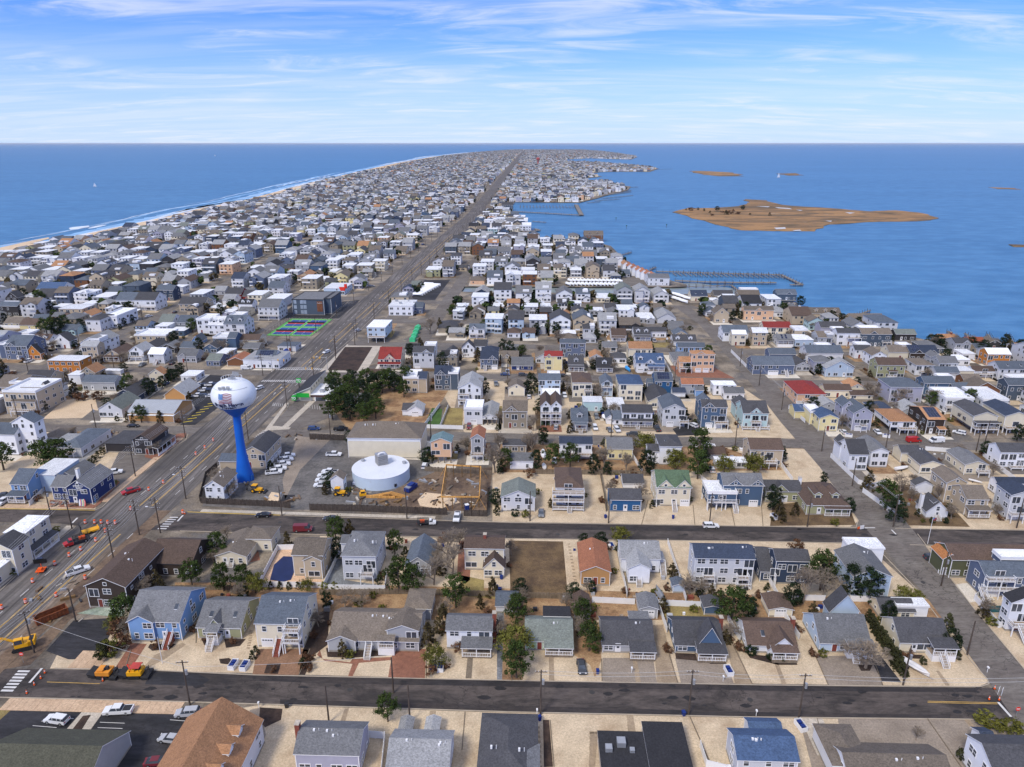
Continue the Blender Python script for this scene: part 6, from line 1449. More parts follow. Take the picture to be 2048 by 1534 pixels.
def proto(kind):
 out = []; rr = random.Random(hash(kind) % 1000 if False else len(TREES)*17+3)
 n = {'pine': 4,'bare': 3,'cedar': 2,'bush': 3,'spread': 2,'hedge': 2,'redbush': 2,'dark': 3}[kind]
 for i in range(n):
  tb = MB()
  if kind == 'pine':
   tb.tube((0,0,0),(rr.uniform(-.3,.3),rr.uniform(-.3,.3),8),.26,.07,M_BARK,6)
   for j in range(7): z = 3+j*.7; a = rr.uniform(0,6.28); tb.tube((0,0,z),(2.3*math.cos(a),2.3*math.sin(a),z+.9),.09,.03,M_BARK,4,False)
   c = crown(rr,'pine',9,3.4,2500,.42,leaf_mat('pine'),.28)
  elif kind == 'dark':
   tb.tube((0,0,0),(0,0,7),.28,.07,M_BARK,6); c = crown(rr,'pine',9,3.3,2700,.42,leaf_mat('dark'),.14)
  elif kind == 'cedar':
   tb.tube((0,0,0),(0,0,4),.14,.05,M_BARK,5); c = crown(rr,'cone',5,1.7,1700,.3,leaf_mat('cedar'),.04)
  elif kind == 'spread':
   tb.tube((0,0,0),(0,0,3),.2,.1,M_BARK,5); c = crown(rr,'flat',5,3.4,2200,.34,leaf_mat('olive'),.35)
  elif kind == 'bush': tb = None; c = crown(rr,'ball',1.6,1.1,800,.2,leaf_mat(('dark','olive','hedge')[i]),0)
  elif kind == 'redbush': tb = None; c = crown(rr,'ball',1.5,1.3,700,.2,leaf_mat('rust'),0)
  elif kind == 'hedge': tb = None; c = crown(rr,'cone',3.4,1.5,1500,.28,leaf_mat('hedge'),0)
  else: tb = branchy(rr,9,.62,6,M_BARKG,fine=4); c = None
  out.append((tb.mesh('trunk') if tb else None,c.mesh('crown') if c else None))
 TREES[kind] = out
for k in ('pine','bare','cedar','bush','spread','hedge','redbush','dark'): proto(k)
TN = dict(pine=('pine_tree','green pine tree','tree',9),dark=('evergreen_tree','dark evergreen tree','tree',9),bare=('bare_tree','bare leafless tree','tree',9),cedar=('cedar_tree','brownish cedar','tree',5),
 spread=('spreading_tree','low spreading olive green tree','tree',5),bush=('shrub','rounded green shrub','shrub',1.6),redbush=('shrub','reddish brown shrub','shrub',1.5),hedge=('hedge_shrub','dark hedge shrub','shrub',3.4))
TL = []
def tree(kind,u,v,h,where,i=None,wide=1.0,P=None,group=None):
 rr = random.Random(int(u*13+v*7)); nm,lab,cat,h0 = TN[kind]; ps = TREES[kind]; t,c = ps[i if i is not None else rr.randrange(len(ps))]
 P = P or G(u,v); s = h/h0; rz = rr.uniform(0,6.28); g = group or {'tree': 'trees among the houses','shrub': 'shrubs in the yards'}[cat]; sc = (s*wide,s*wide,s)
 label = lab+' '+where if where else ''
 if t and c:
  r = root(nm,P,rz,label,cat,g); r.scale = sc; link('trunk',t,r); link('crown',c,r)
 else: r = link(nm,t or c,None,P,rz); r.scale = sc; tag(r,label,cat,g)
 TL.append((r,lab,P)); return r
T = [('pine',912,1215,9,'behind the white house with metal patio roof'),('pine',798,1186,10,'between the pale grey three storey house and dark hip roof'),('pine',826,1188,8,'at the back corner of the low slate hip roof'),('pine',790,1108,7,'between the pale grey three storey house and low slate roof'),
 ('pine',672,1084,8,'beside the second street near the maroon van'),('cedar',700,1076,6,'next to the pine by the second street'),('cedar',575,1094,5,'behind the pool between the cream and beige houses'),('pine',437,1116,8,'left of the cream house with taupe roof'),
 ('pine',385,1172,7.5,'behind the large dark shingled building'),('pine',448,1182,8,'in the back yard of the cream taupe house'),('pine',490,1182,7.5,'by the corner of the pool fence'),('spread',512,1186,5,'in front of the pool fence'),('cedar',316,1177,5.5,'against the side of the dark shingled building'),
 ('pine',250,1248,8,'in front of the dark shingled building'),('spread',232,1262,4,'between the asphalt lot and sky blue house'),('redbush',244,1272,4,'at the back of the asphalt lot'),('bush',222,1312,4.2,'at the edge of the asphalt lot'),('bush',206,1316,3.6,'in the lower corner of the asphalt lot'),('redbush',240,1300,3.5,'between the asphalt lot and brick driveway'),
 ('cedar',686,1313,4.5,'in front of the taupe ranch house'),('cedar',857,1293,6.5,'at the right corner of the taupe ranch house'),('cedar',886,1258,7,'behind the cedar beside the ranch house'),('spread',872,1332,4.6,'at the end of the red brick driveway'),('pine',776,1443,6.4,'on the south side of the near street by a pole'),
 ('pine',1033,1356,8.5,'at the kerb beside the mint green cottage'),('spread',1030,1312,7,'in leaf litter beside the mint green cottage'),('pine',1034,1250,8,'behind the mint green cottage'),('pine',1178,1302,7.5,'between the mint green and grey cottages'),('pine',1163,1250,7,'in front of the grey garden shed'),
 ('pine',1462,1246,9.5,'behind the steel blue cottage',1.25),('dark',1496,1236,6,'beside the large pine behind the steel blue cottage'),('bare',1605,1207,12,'tallest, behind the white brown roofed cottage'),('bare',1645,1200,10,'beside the tall pine near bay avenue'),('dark',1735,1202,9,'between the two grey gables near bay avenue'),('dark',1700,1190,8.5,'against the pale blue corner house'),('pine',1640,1180,11,'beside the navy house near bay avenue'),
 ('bare',1731,1336,9,'in a ring of mulch in front of the pale blue cottage',1.45),('spread',1805,1200,3.6,'at the bend of bay avenue'),('spread',1830,1204,3.2,'next to bay avenue by the cream building'),('hedge',1893,1262,4.5,'beside the cream corner cottage'),('bush',1899,1302,1.8,'right of the cream corner cottage'),('bush',1909,1310,1.9,'nearest bay avenue beside the cream corner cottage'),('bush',1914,1318,1.9,'in front of the pair beside the cream corner cottage'),
 ('bush',1645,1314,2.0,'at the left corner of the pale blue cottage'),('bush',1846,1328,1.7,'beside the covered boat'),('redbush',1812,1314,2.0,'in front of the cream corner cottage'),('bush',1501,1310,2.4,'at the left corner of the white brown roofed cottage'),('bush',1540,1320,1.6,'beside the gabled white porch'),('bush',1562,1322,1.6,'right of the gabled white porch'),
 ('bush',700,1316,2.0,'beside the ranch house stair'),('bush',778,1300,2.2,'left of the white garage door'),('bush',746,1196,1.8,'behind the ranch house on the pebble yard'),('redbush',915,1303,1.9,'at the corner of the metal patio roof'),('redbush',614,1340,2.0,'beside the brown driveway, nearer the kerb'),('bush',606,1330,1.7,'beside the brown driveway'),('redbush',620,1320,2.0,'beside the brown driveway, nearer the house'),
 ('redbush',861,1350,2.0,'in the stone ringed bed by the kerb'),('redbush',893,1335,1.5,'beside the small white bin box'),('hedge',505,1318,2.2,'between the sage cottage and cream house'),('hedge',512,1308,2.2,'beside the cream house garage'),('redbush',310,1294,1.6,'in the kerbed bed before the sky blue house'),('redbush',338,1294,1.4,'in the bed by the brick stair'),('redbush',546,1342,1.3,'in the dark bed on the brown driveway'),
 ('redbush',414,1283,1.5,'left of the sage cottage porch'),('redbush',468,1286,1.4,'right of the sage cottage porch'),('bush',1975,1452,2.6,'at the corner of the near street and bay avenue',1.6),('bush',2015,1462,2.8,'in the lower right corner of the view',1.6),('bush',1925,1520,2.4,'beside the solar roofed corner house'),('bare',1832,1480,3.5,'small, in front of the long white ranch house'),
 ('cedar',960,1215,4,'in the dry back lawn near the cream house'),('cedar',985,1192,5.5,'behind the cream house with brown roof'),('bare',905,1150,10,'screening the side of the cream brown roofed house'),('bare',895,1120,10,'upper of the two beside the cream brown roofed house'),('bare',868,1170,9,'behind the low slate hip roof'),('redbush',885,1082,2.5,'at the kerb of the second street'),('bare',690,1215,5,'brownish, behind the taupe ranch house',1.3),('bare',718,1212,4.5,'low and wide behind the taupe ranch house',1.5),
 ('dark',654,1215,4.5,'beside the cream three storey house'),('bush',650,1178,2.2,'along the white pool fence'),('bush',668,1178,2.0,'along the fence by the grey gravel yard'),('hedge',542,1176,2.0,'in the clipped row in front of the pool'),('hedge',560,1177,2.0,'second in the clipped row in front of the pool'),('hedge',578,1177,2.0,'third in the clipped row in front of the pool'),('hedge',596,1177,2.0,'fourth in the clipped row in front of the pool'),('spread',615,1182,3.2,'in front of the beige house and pool'),
 ('bare',1175,1185,4,'small, at the back corner of the ochre house'),('dark',1184,1186,3.5,'small, behind the ochre house'),('spread',1240,1088,5,'between the ochre and crossed gable houses'),('redbush',1590,1100,3,'beside the navy house and second street'),
 ('bush',1030,1032,2.4,'left of the pair before the listing cottage'),('bush',1050,1034,2.4,'right of the pair before the listing cottage'),('hedge',1304,1015,2.6,'between the blue and cream houses'),('dark',1545,1018,8,'in front of the grey green cottage'),('cedar',1556,1042,7,'by the second street at the grey green cottage'),('cedar',1590,1030,4.5,'in the brown yard before the grey green cottages'),('bush',1668,1050,2.4,'before the enclosed white porch'),
 ('dark',1646,966,4,'round topped, on the corner lot beside bay avenue'),('cedar',1736,980,7,'beside bay avenue opposite the corner lot'),('pine',1770,1020,10,'larger of the pair beside bay avenue',1.1),('dark',1788,1042,7.5,'smaller of the pair beside bay avenue',1.2),('bare',1800,985,7,'reddish, behind the white bungalow'),('bare',1822,975,6,'reddish, beside the dark garage'),('dark',2034,882,6.5,'beside the third street at the frame edge'),('bush',1864,1046,1.8,'left of the bungalow stair'),('bush',1890,1046,1.8,'right of the bungalow stair'),('bush',1845,1045,1.3,'in the round bed by the bungalow'),
 ('pine',1395,958,10,'lower one beside the cream Victorian house'),('pine',1398,922,12,'tallest, on the third street'),('dark',1405,945,8,'behind the cream Victorian house'),('spread',1350,940,7,'behind the cream Victorian house roof'),('pine',1105,935,9,'beside the covered boat on the third street'),('pine',1140,935,9,'in front of the white navy roofed house'),('dark',1186,948,7,'behind the bright blue house'),('spread',1290,905,7,'beside the third street in front of the yellow cottage'),('dark',1292,948,9,'beside the white garage'),('bare',1208,940,10,'left of the pale yellow cottage'),('bare',1252,945,9,'right of the pale yellow cottage'),('dark',1214,950,5,'small, behind the bright blue house'),
 ('pine',1010,940,8,'left of the white house behind the listing cottage'),('dark',1072,938,7,'right of the white house behind the listing cottage'),('bare',1000,905,9,'before the taupe house on the third street'),('bare',1064,905,9,'right of the taupe house on the third street'),('dark',1086,890,7,'at the kerb of the third street by the twin gabled house'),('spread',1448,948,6,'before the flat white roof'),('spread',1508,946,6.5,'before the tan house on the third street'),('bare',990,945,12,'large, behind the new timber frame',1.1),('redbush',1060,955,3,'behind the listing cottage'),('dark',1000,948,4,'behind the listing cottage fence'),('cedar',1141,865,5,'beside the small cottage with slate roof'),('bare',1066,862,7,'beside the twin gabled house'),('bush',1206,826,2.5,'beside the aqua cottage'),
 ('pine',92,940,11,'left one of the pair behind the surf shop',1.2),('pine',122,938,11,'right one of the pair behind the surf shop',1.25),('pine',8,940,10,'at the left frame edge behind the large white house',1.2),('pine',283,845,7.5,'in front of the tan store with metal roof'),('cedar',256,843,4.5,'at the corner of the pale grey colonial'),('cedar',267,844,4,'between the colonial and the tan store'),('cedar',321,846,5.5,'before the tan store, nearest the boulevard'),('bush',235,842,2.2,'in front of the pale grey colonial'),('dark',90,822,5,'beside the large beige house with roof deck'),('cedar',55,828,4,'at the beige house garage'),('redbush',70,834,3,'at the edge of the sandy lot'),
 ('pine',95,672,11,'left in the grove by ocean avenue',1.3),('dark',118,670,10,'in the middle of the grove by ocean avenue',1.2),('pine',132,662,10,'right in the grove by ocean avenue'),('dark',164,664,8,'beside the white house with red awnings'),('pine',84,610,10,'behind the charcoal gabled house',1.2),('dark',50,598,8,'beside the pale grey blue roofed house',1.2),('dark',350,693,9,'behind the grey house north of the side street'),('dark',248,652,5,'in the hedge by ocean avenue',1.3),('dark',265,645,5,'upper in the hedge by ocean avenue',1.2),('dark',240,660,4,'lower in the hedge by ocean avenue',1.2),
 ('bare',125,790,10,'behind the beige house with roof deck'),('bare',268,680,6,'beside the tan stucco house'),('pine',258,785,9,'behind the tan store wing'),('bare',275,790,9,'beside the parking lot hedge'),('cedar',150,792,8,'dark and spindly beside the sandy lot'),('dark',305,784,5,'first in the hedge by the parking lot',1.3),('dark',325,775,5.5,'second in the hedge by the parking lot',1.3),('dark',345,763,6,'third in the hedge by the parking lot',1.3),('dark',362,752,6.5,'fourth in the hedge by the parking lot',1.3),('redbush',25,755,3,'on the traffic island by ocean avenue'),('redbush',200,800,4,'behind the sandy lot'),('redbush',165,800,4.5,'in the scrub behind the sandy lot'),
 ('hedge',180,932,2.6,'first in the hedge beside the ice cream lot',1.2),('hedge',188,924,2.6,'second in the hedge beside the ice cream lot',1.2),('hedge',196,916,2.6,'third in the hedge beside the ice cream lot',1.2),('hedge',204,908,2.6,'fourth in the hedge beside the ice cream lot',1.2),('hedge',212,900,2.6,'fifth in the hedge beside the ice cream lot',1.2),
 ('bare',860,668,11,'large and round beside the service lane',1.3),('bare',955,795,12,'wide, behind the pale grey white decked house',1.2),('bare',940,790,9,'beside the wide one behind the flat deck house'),('dark',968,790,8,'beside the wide bare tree'),('dark',1020,716,9,'on the fourth street by the low royal blue cottage'),('dark',885,735,8,'beside the white barn shaped cottage'),('pine',808,795,8,'beside the tan stucco house with pilastered garage'),('bare',1042,716,8,'north of the low royal blue cottage'),('bare',1078,716,9,'left of the slate blue hip roofed house'),('bare',1030,620,6,'by the canal'),('dark',1062,790,10,'spindly, right of the cream cottage with taupe gable'),
 ('dark',820,712,7,'beside the red roofed inn'),('bush',1380,660,2.5,'orange tinted on bay avenue corner',1.4),('dark',1400,632,5,'by the charcoal roofed house east of bay avenue',1.2),('dark',1465,640,6,'behind the peach house',1.3),('dark',1600,612,7,'beside the graphite bayfront house',1.3),('bare',1640,745,7,'beside the pale blue cottage'),('dark',1628,740,6,'left of the pale blue metal roofed cottage'),('bare',1745,800,8,'before the lavender grey house'),('bare',1795,810,9,'in front of the lavender grey house',1.2),('bare',1865,812,9,'before the steel blue terraced house',1.2),('bare',1925,850,9,'slim, beside the cream deep decked house'),
 ('bare',1760,790,8,'between the cream cottage and lavender grey house'),('dark',1860,690,6,'behind the charcoal bay house',1.4),('dark',1880,700,6,'by the bay shore bulkhead',1.4),('dark',1940,700,7,'large, beside the rust roofed cottage',1.5),('dark',1965,706,7,'near the orange brown tower',1.5),('dark',2010,690,6,'at the bay shore near the frame edge',1.5),('dark',2040,700,6,'at the right frame edge by the bay',1.5)]
for t in T: tree(t[0],t[1],t[2],t[3],t[4],wide=t[5] if len(t) > 5 else 1.0)
rr = random.Random(11)
for i in range(20):                                       # pine grove behind the green signed bank
 u,v = [(672,800),(690,812),(712,822),(735,830),(668,782),(700,792),(725,800),(748,812),(680,822),(700,838),(728,846),(752,838),(705,776),(735,782),(765,786),(790,782),(812,780),(665,838),(750,790),(778,778)][i]
 tree('pine' if i % 3 else 'dark',u,v,rr.uniform(8.5,11),'',wide=1.15)
 TL[-1][0]['label'] = 'tall pine in the dense grove behind the green signed bank'; TL[-1][0]['group'] = 'pine grove behind the bank'
for i in range(22):                                       # juniper hedge down the side of the cream corner cottage
 t_ = i/21; tree('hedge',1736+(1806-1736)*t_,1240+(1352-1240)*t_,rr.uniform(2.8,3.8),'',wide=.9)
 TL[-1][0]['label'] = 'dark juniper in the long hedge beside the cream corner cottage'; TL[-1][0]['group'] = 'juniper hedge'
for u,v in ((52,1103),(40,1108),(74,1098),(82,1090),(88,1085),(114,1065),(26,1150),(34,1140)):
 tree('bush',u,v,2.0,'',wide=1.0); TL[-1][0]['label'] = 'clipped shrub along the boulevard side of the cream motel'; TL[-1][0]['group'] = 'shrubs along the motel'
# ------------------------------------------------------------------ vehicles
CARC = dict(white=(.72,.73,.74),silver=(.42,.43,.45),black=(.015,.015,.018),dark=(.05,.055,.065),blue=(.02,.05,.16),red=(.42,.02,.02),maroon=(.16,.02,.03),grey=(.16,.17,.18),yellow=(.75,.5,.04),orange=(.7,.2,.04))
VM = {}
def paint(c): return mat('car_paint_'+c,CARC[c],.28,.02,spec=.5)
def prism(mb,prof,w0,w1,m):                           # side profile (x,z) given as bottom half-width w0 and top w1 by height
 zs = [z for _,z in prof]; za,zz = min(zs),max(zs)
 hw = lambda z: w0+(w1-w0)*(z-za)/(zz-za+1e-6)
 L_ = [(x,hw(z),z) for x,z in prof]; R_ = [(x,-hw(z),z) for x,z in prof]; k = len(mb.v); n = len(prof); i = mb.mi(m)
 mb.v += L_+R_; mb.f.append(tuple(k+q for q in range(n))); mb.m.append(i); mb.f.append(tuple(k+n+n-1-q for q in range(n))); mb.m.append(i)
 for q in range(n): a,b = q,(q+1) % n; mb.f.append((k+b,k+a,k+n+a,k+n+b)); mb.m.append(i)
def vmesh(kind,c):
 if (kind,c) in VM: return VM[(kind,c)]
 b = MB(); g = MB(); P_ = paint(c); X = {}
 if kind == 'suv':
  prism(b,[(-2.3,.35),(2.25,.35),(2.35,.75),(1.3,1.0),(-2.3,1.05)],.92,.88,P_); prism(g,[(1.15,1.0),(.55,1.5),(-2.1,1.5),(-2.28,1.05)],.84,.70,M_GLASS); b.box(-1.95,.5,-.68,.68,1.5,1.58,P_)
  for x in (.25,-.75,-1.6): b.box(x-.05,x+.05,-.8,.8,1.0,1.5,P_)
  wl = (-1.45,1.45); hl = 2.3
 elif kind == 'car':
  prism(b,[(-2.25,.35),(2.2,.35),(2.25,.62),(1.2,.85),(-2.25,.9)],.88,.84,P_); prism(g,[(1.1,.85),(.4,1.28),(-1.2,1.28),(-1.9,.9)],.78,.62,M_GLASS); b.box(-1.1,.35,-.62,.62,1.27,1.34,P_); wl = (-1.4,1.4); hl = 2.22
 elif kind == 'pickup':
  prism(b,[(-2.8,.45),(2.7,.45),(2.8,.95),(1.6,1.15),(-2.8,1.15)],.98,.94,P_); prism(g,[(1.45,1.15),(.95,1.72),(-.75,1.72),(-.95,1.15)],.86,.74,M_GLASS); b.box(-.75,.9,-.74,.74,1.71,1.79,P_)
  b.box(-2.6,-1.05,-.78,.78,1.14,1.17,M_DARK); b.box(-.1,0,-.84,.84,1.15,1.71,P_); wl = (-1.8,1.75); hl = 2.76
 elif kind == 'van':
  prism(b,[(-2.8,.4),(2.5,.4),(2.6,.95),(2.0,1.15),(1.35,2.1),(-2.75,2.15)],.98,.86,P_); prism(g,[(1.98,1.2),(1.42,2.0),(.6,2.0),(.6,1.2)],.945,.885,M_GLASS); wl = (-1.8,1.7); hl = 2.56
 elif kind == 'flatbed':
  prism(b,[(.6,.5),(2.9,.5),(3.0,1.05),(2.0,1.3),(.6,1.3)],1.0,.98,P_); prism(g,[(1.9,1.3),(1.5,1.9),(.8,1.9),(.7,1.3)],.9,.8,M_GLASS); b.box(.75,1.5,-.8,.8,1.89,1.97,P_)
  b.box(-3.6,.5,-1.1,1.1,.95,1.1,M_DARK)
  for x in (-3.5,-2.5,-1.5,-.5,.35):
   for y in (-1.05,1.05): b.box(x-.05,x+.05,y-.05,y+.05,1.1,2.2,M_DARK)
  for z in (1.5,1.85,2.15):
   for y in (-1.06,1.06): b.box(-3.55,.4,y-.03,y+.03,z,z+.12,M_DARK)
  b.box(-2.6,-1.0,-.6,.6,1.1,1.7,mat('barrel_orange',lin((232,96,36)),.6)); wl = (-2.4,2.1); hl = 2.96
 w = MB(); rd = .36 if kind in ('suv','car') else .42; w.tube((0,-.12,0),(0,.12,0),rd,rd,M_RUBBER,12); w.tube((0,-.13,0),(0,.13,0),rd*.55,rd*.55,M_STEEL,8)
 l = MB(); l.box(-.04,.06,-.17,.17,-.08,.08,mat('lamp_glass',(.8,.8,.78),.2)); t = MB(); t.box(-.05,.04,-.14,.14,-.1,.1,mat('tail_lamp',(.5,.02,.02),.3))
 VM[(kind,c)] = (b.mesh('body'),g.mesh('windows'),w.mesh('wheel'),wl,rd,hl,l.mesh('headlight'),t.mesh('tail_light')); return VM[(kind,c)]
def vehicle(kind,c,u,v,deg,label,name=None,z=.07,s=1.0,P=None):
 b,g,w,wl,rd,hl,l,t = vmesh(kind,c)
 nm = name or {'suv': 'parked_car','car': 'parked_car','pickup': 'pickup_truck','van': 'van','flatbed': 'flatbed_truck'}[kind]
 P = P or G(u,v); r = root(nm,(P.x,P.y,z),math.radians(deg),label,{'suv': 'car','car': 'car','pickup': 'pickup truck','van': 'van','flatbed': 'truck'}[kind],'vehicles on the streets and lots'); r.scale = (s,)*3
 link('body',b,r); link('windows',g,r)
 for x in wl:
  for y in (-.85,.85): link('wheel',w,r,(x,y,rd))
 for y in (-.62,.62): link('headlight',l,r,(hl,y,.72)); link('tail_light',t,r,(-hl-.0 if kind != 'flatbed' else -3.62,y,.8))
 return r
for a in [('suv','white',115,1444,170,'white hatchback parked alone on the lower left asphalt'),('pickup','white',238,1426,184,'white pickup with black bed cover in the lower left lot'),('suv','silver',376,1430,186,'silver white SUV parked beside the long orange brown roof'),('car','silver',342,1482,172,'silver sedan in the middle of the lower left lot'),('car','maroon',316,1528,6,'dark red coupe at the bottom of the view'),
 ('car','dark',1163,1338,-88,'black sedan parked on pebbles beside the mint green cottage'),('car','white',1662,1478,130,'white car half hidden by the long ranch house'),('pickup','white',157,1146,42,'white pickup driving on the boulevard past the dark shingled building'),('pickup','red',262,986,222,'red pickup driving on the boulevard past the surf shop'),('flatbed','red',152,1088,222,'red flatbed truck carrying orange barrels on the boulevard'),
 ('suv','white',518,779,238,'white SUV on the boulevard behind the water tower bulb'),('suv','white',653,706,240,'white SUV on the boulevard before the crosswalk'),('car','black',527,1033,182,'black sedan parked in front of the dark fence'),('car','dark',662,1040,180,'dark sedan half hidden by the pine on the second street'),('pickup','white',914,1038,-92,'white work pickup parked nose out by the timber frame'),('suv','white',1421,1055,0,'white SUV parked before the blue decked beach house'),
 ('van','maroon',607,1062,4,'maroon van on the second street behind the beige house'),('suv','blue',628,860,2,'dark blue SUV on the third street by the bank lot'),('pickup','black',682,861,2,'black pickup on the third street under the pines'),('van','red',1827,884,4,'bright red van on the third street'),('van','white',1872,885,184,'white van behind the bright red van'),('car','black',267,854,2,'black sedan on the side street behind the ice cream shop'),
 ('suv','white',1190,858,-88,'white SUV parked nose out in the pebble drive'),('suv','grey',1193,836,-88,'grey SUV parked beside the shrink wrapped boat'),('car','grey',1219,862,-80,'grey car near the white colonial'),('suv','white',1234,862,-80,'white SUV beside the white colonial'),('suv','dark',1264,871,175,'dark SUV on the street before the white colonial'),('pickup','dark',1314,860,95,'dark pickup between the colonial and the tall pale grey house'),('suv','white',1386,853,120,'white SUV on the black driveway'),
 ('car','white',1418,893,2,'white car beside the tall pines on the third street'),('car','blue',1010,751,2,'blue sedan on the fourth street'),('suv','dark',1046,752,2,'dark SUV on the fourth street before the royal blue cottage'),('suv','black',1127,754,2,'black SUV on the fourth street by the red roofed house'),('pickup','dark',8,996,20,'dark pickup parked left of the pale blue house'),('car','white',24,994,60,'white car squeezed beside the pale blue house'),
 ('suv','dark',1865,1119,0,'black SUV on the drive of the olive house'),('suv','maroon',938,856,-90,'dark red car below the pale grey decked house'),('pickup','grey',992,770,-85,'grey pickup beside the cream taupe cottage'),('van','white',494,739,4,'white van at the side of the corner restaurant'),('pickup','white',650,758,10,'white pickup at the signal beside the black bank roof'),('suv','white',1918,868,140,'white SUV beside the dark shingled solar house'),
 ('suv','white',298,634,60,'white SUV on ocean avenue'),('suv','dark',538,628,80,'dark SUV parked beside the hedge'),('suv','silver',716,663,60,'silver SUV parked at the boulevard kerb'),('car','white',1010,620,0,'white car by the canal houses'),('suv','white',417,1096,175,'white SUV behind the dark shingled building'),('car','dark',404,1112,175,'dark car beside the dark shingled wing'),('suv','blue',846,490,60,'dark car far up the boulevard'),
 ('pickup','white',228,948,20,'white pickup with cap in the ice cream shop lot')]: vehicle(*a)
for i,(u,v,d) in enumerate(((575,915,20),(571,923,20),(565,932,18),(557,941,16),(548,948,14))): vehicle('pickup','white',u,v,d,'white utility pickup, %s from the top in the row beside the tan garage' % ORD[i+1])
for i,(u,v,d) in enumerate(((660,947,175),(652,955,178),(648,964,180),(645,974,182))): vehicle('pickup','white',u,v,d,'white utility pickup, %s from the top in the row beside the tank' % ORD[i+1])
vehicle('pickup','white',668,912,0,'white pickup alone in the middle of the utility yard'); vehicle('flatbed','white',855,1049,4,'white flatbed truck parked before the dark yard fence',s=.85)
cc_ = ['white','dark','white','black','silver','white','black','grey','white','dark','white','silver']
for i in range(12):
 u,v = (396+(i % 4)*13,772+(i//4)*11); vehicle(('suv','car','pickup')[i % 3],cc_[i],u,v,10,'%s vehicle in the lot behind the water tower, row %s, %s in it' % (cc_[i],ORD[i//4+1],ORD[i % 4+1]))
for i in range(12):
 u,v = (752+(i % 6)*9,470-8*(i//6)); vehicle('suv',cc_[11-i],u-70+rr.uniform(-40,160)*.2,v+60+(i % 5)*11,20,'')
 HOUSES_last = None; COL.objects[-1] if False else None
for o in list(COL.objects):
 if o.get('category') in ('car',) and o.get('label') == '': o['label'] = 'small parked vehicle in the lots west of the boulevard north of the courts'; o['group'] = 'vehicles in the far lots'
# ------------------------------------------------------------------ poles and wires
M_WIRE = mat('wire',(.42,.42,.42),.6)
def pole_parts(arms,trans,h=11.5):
 t = MB(); t.tube((0,0,-.2),(0,0,h),.20,.13,M_POLE,8); tm = t.mesh('pole'); am = []
 for z,w_ in arms:
  b = MB(); b.box(-w_,w_,-.16,-.04,z-.07,z+.07,M_POLE)
  for x in (-w_+.1,-w_*.45,w_*.45,w_-.1): b.tube((x,-.1,z+.07),(x,-.1,z+.28),.05,.05,M_TRIM,5)
  am.append(b.mesh('crossarm'))
 tr_ = None
 if trans: b = MB(); b.tube((.42,0,h-3.4),(.42,0,h-2.3),.28,.28,M_STEEL,10); tr_ = b.mesh('transformer')
 return tm,am,tr_
PP = {'big': pole_parts(((10.9,1.5),(9.6,1.5),(8.2,1.2)),False,11.6),'mid': pole_parts(((10.6,1.2),),True,11.0),'one': pole_parts((),True,10.0),'thin': pole_parts((),False,9.0)}
NPOLE = [0]
def pole(kind,u,v,rz,label,h=1.0,P=None,lamp=False,group='utility poles'):
 P = P or G(u,v); tm,am,tr_ = PP[kind]; r = root('utility_pole',P,rz,label,'utility pole',group); r.scale = (1,1,h)
 link('post',tm,r)
 for a in am: link('crossarm',a,r)
 if tr_: link('transformer',tr_,r)
 if lamp: b = MB(); b.tube((0,0,8),(-2.6,0,8.6),.06,.05,M_STEEL,5); b.box(-3.1,-2.4,-.15,.15,8.5,8.68,M_TRIM); b.obj('street_light',r)
 return P
wp = []
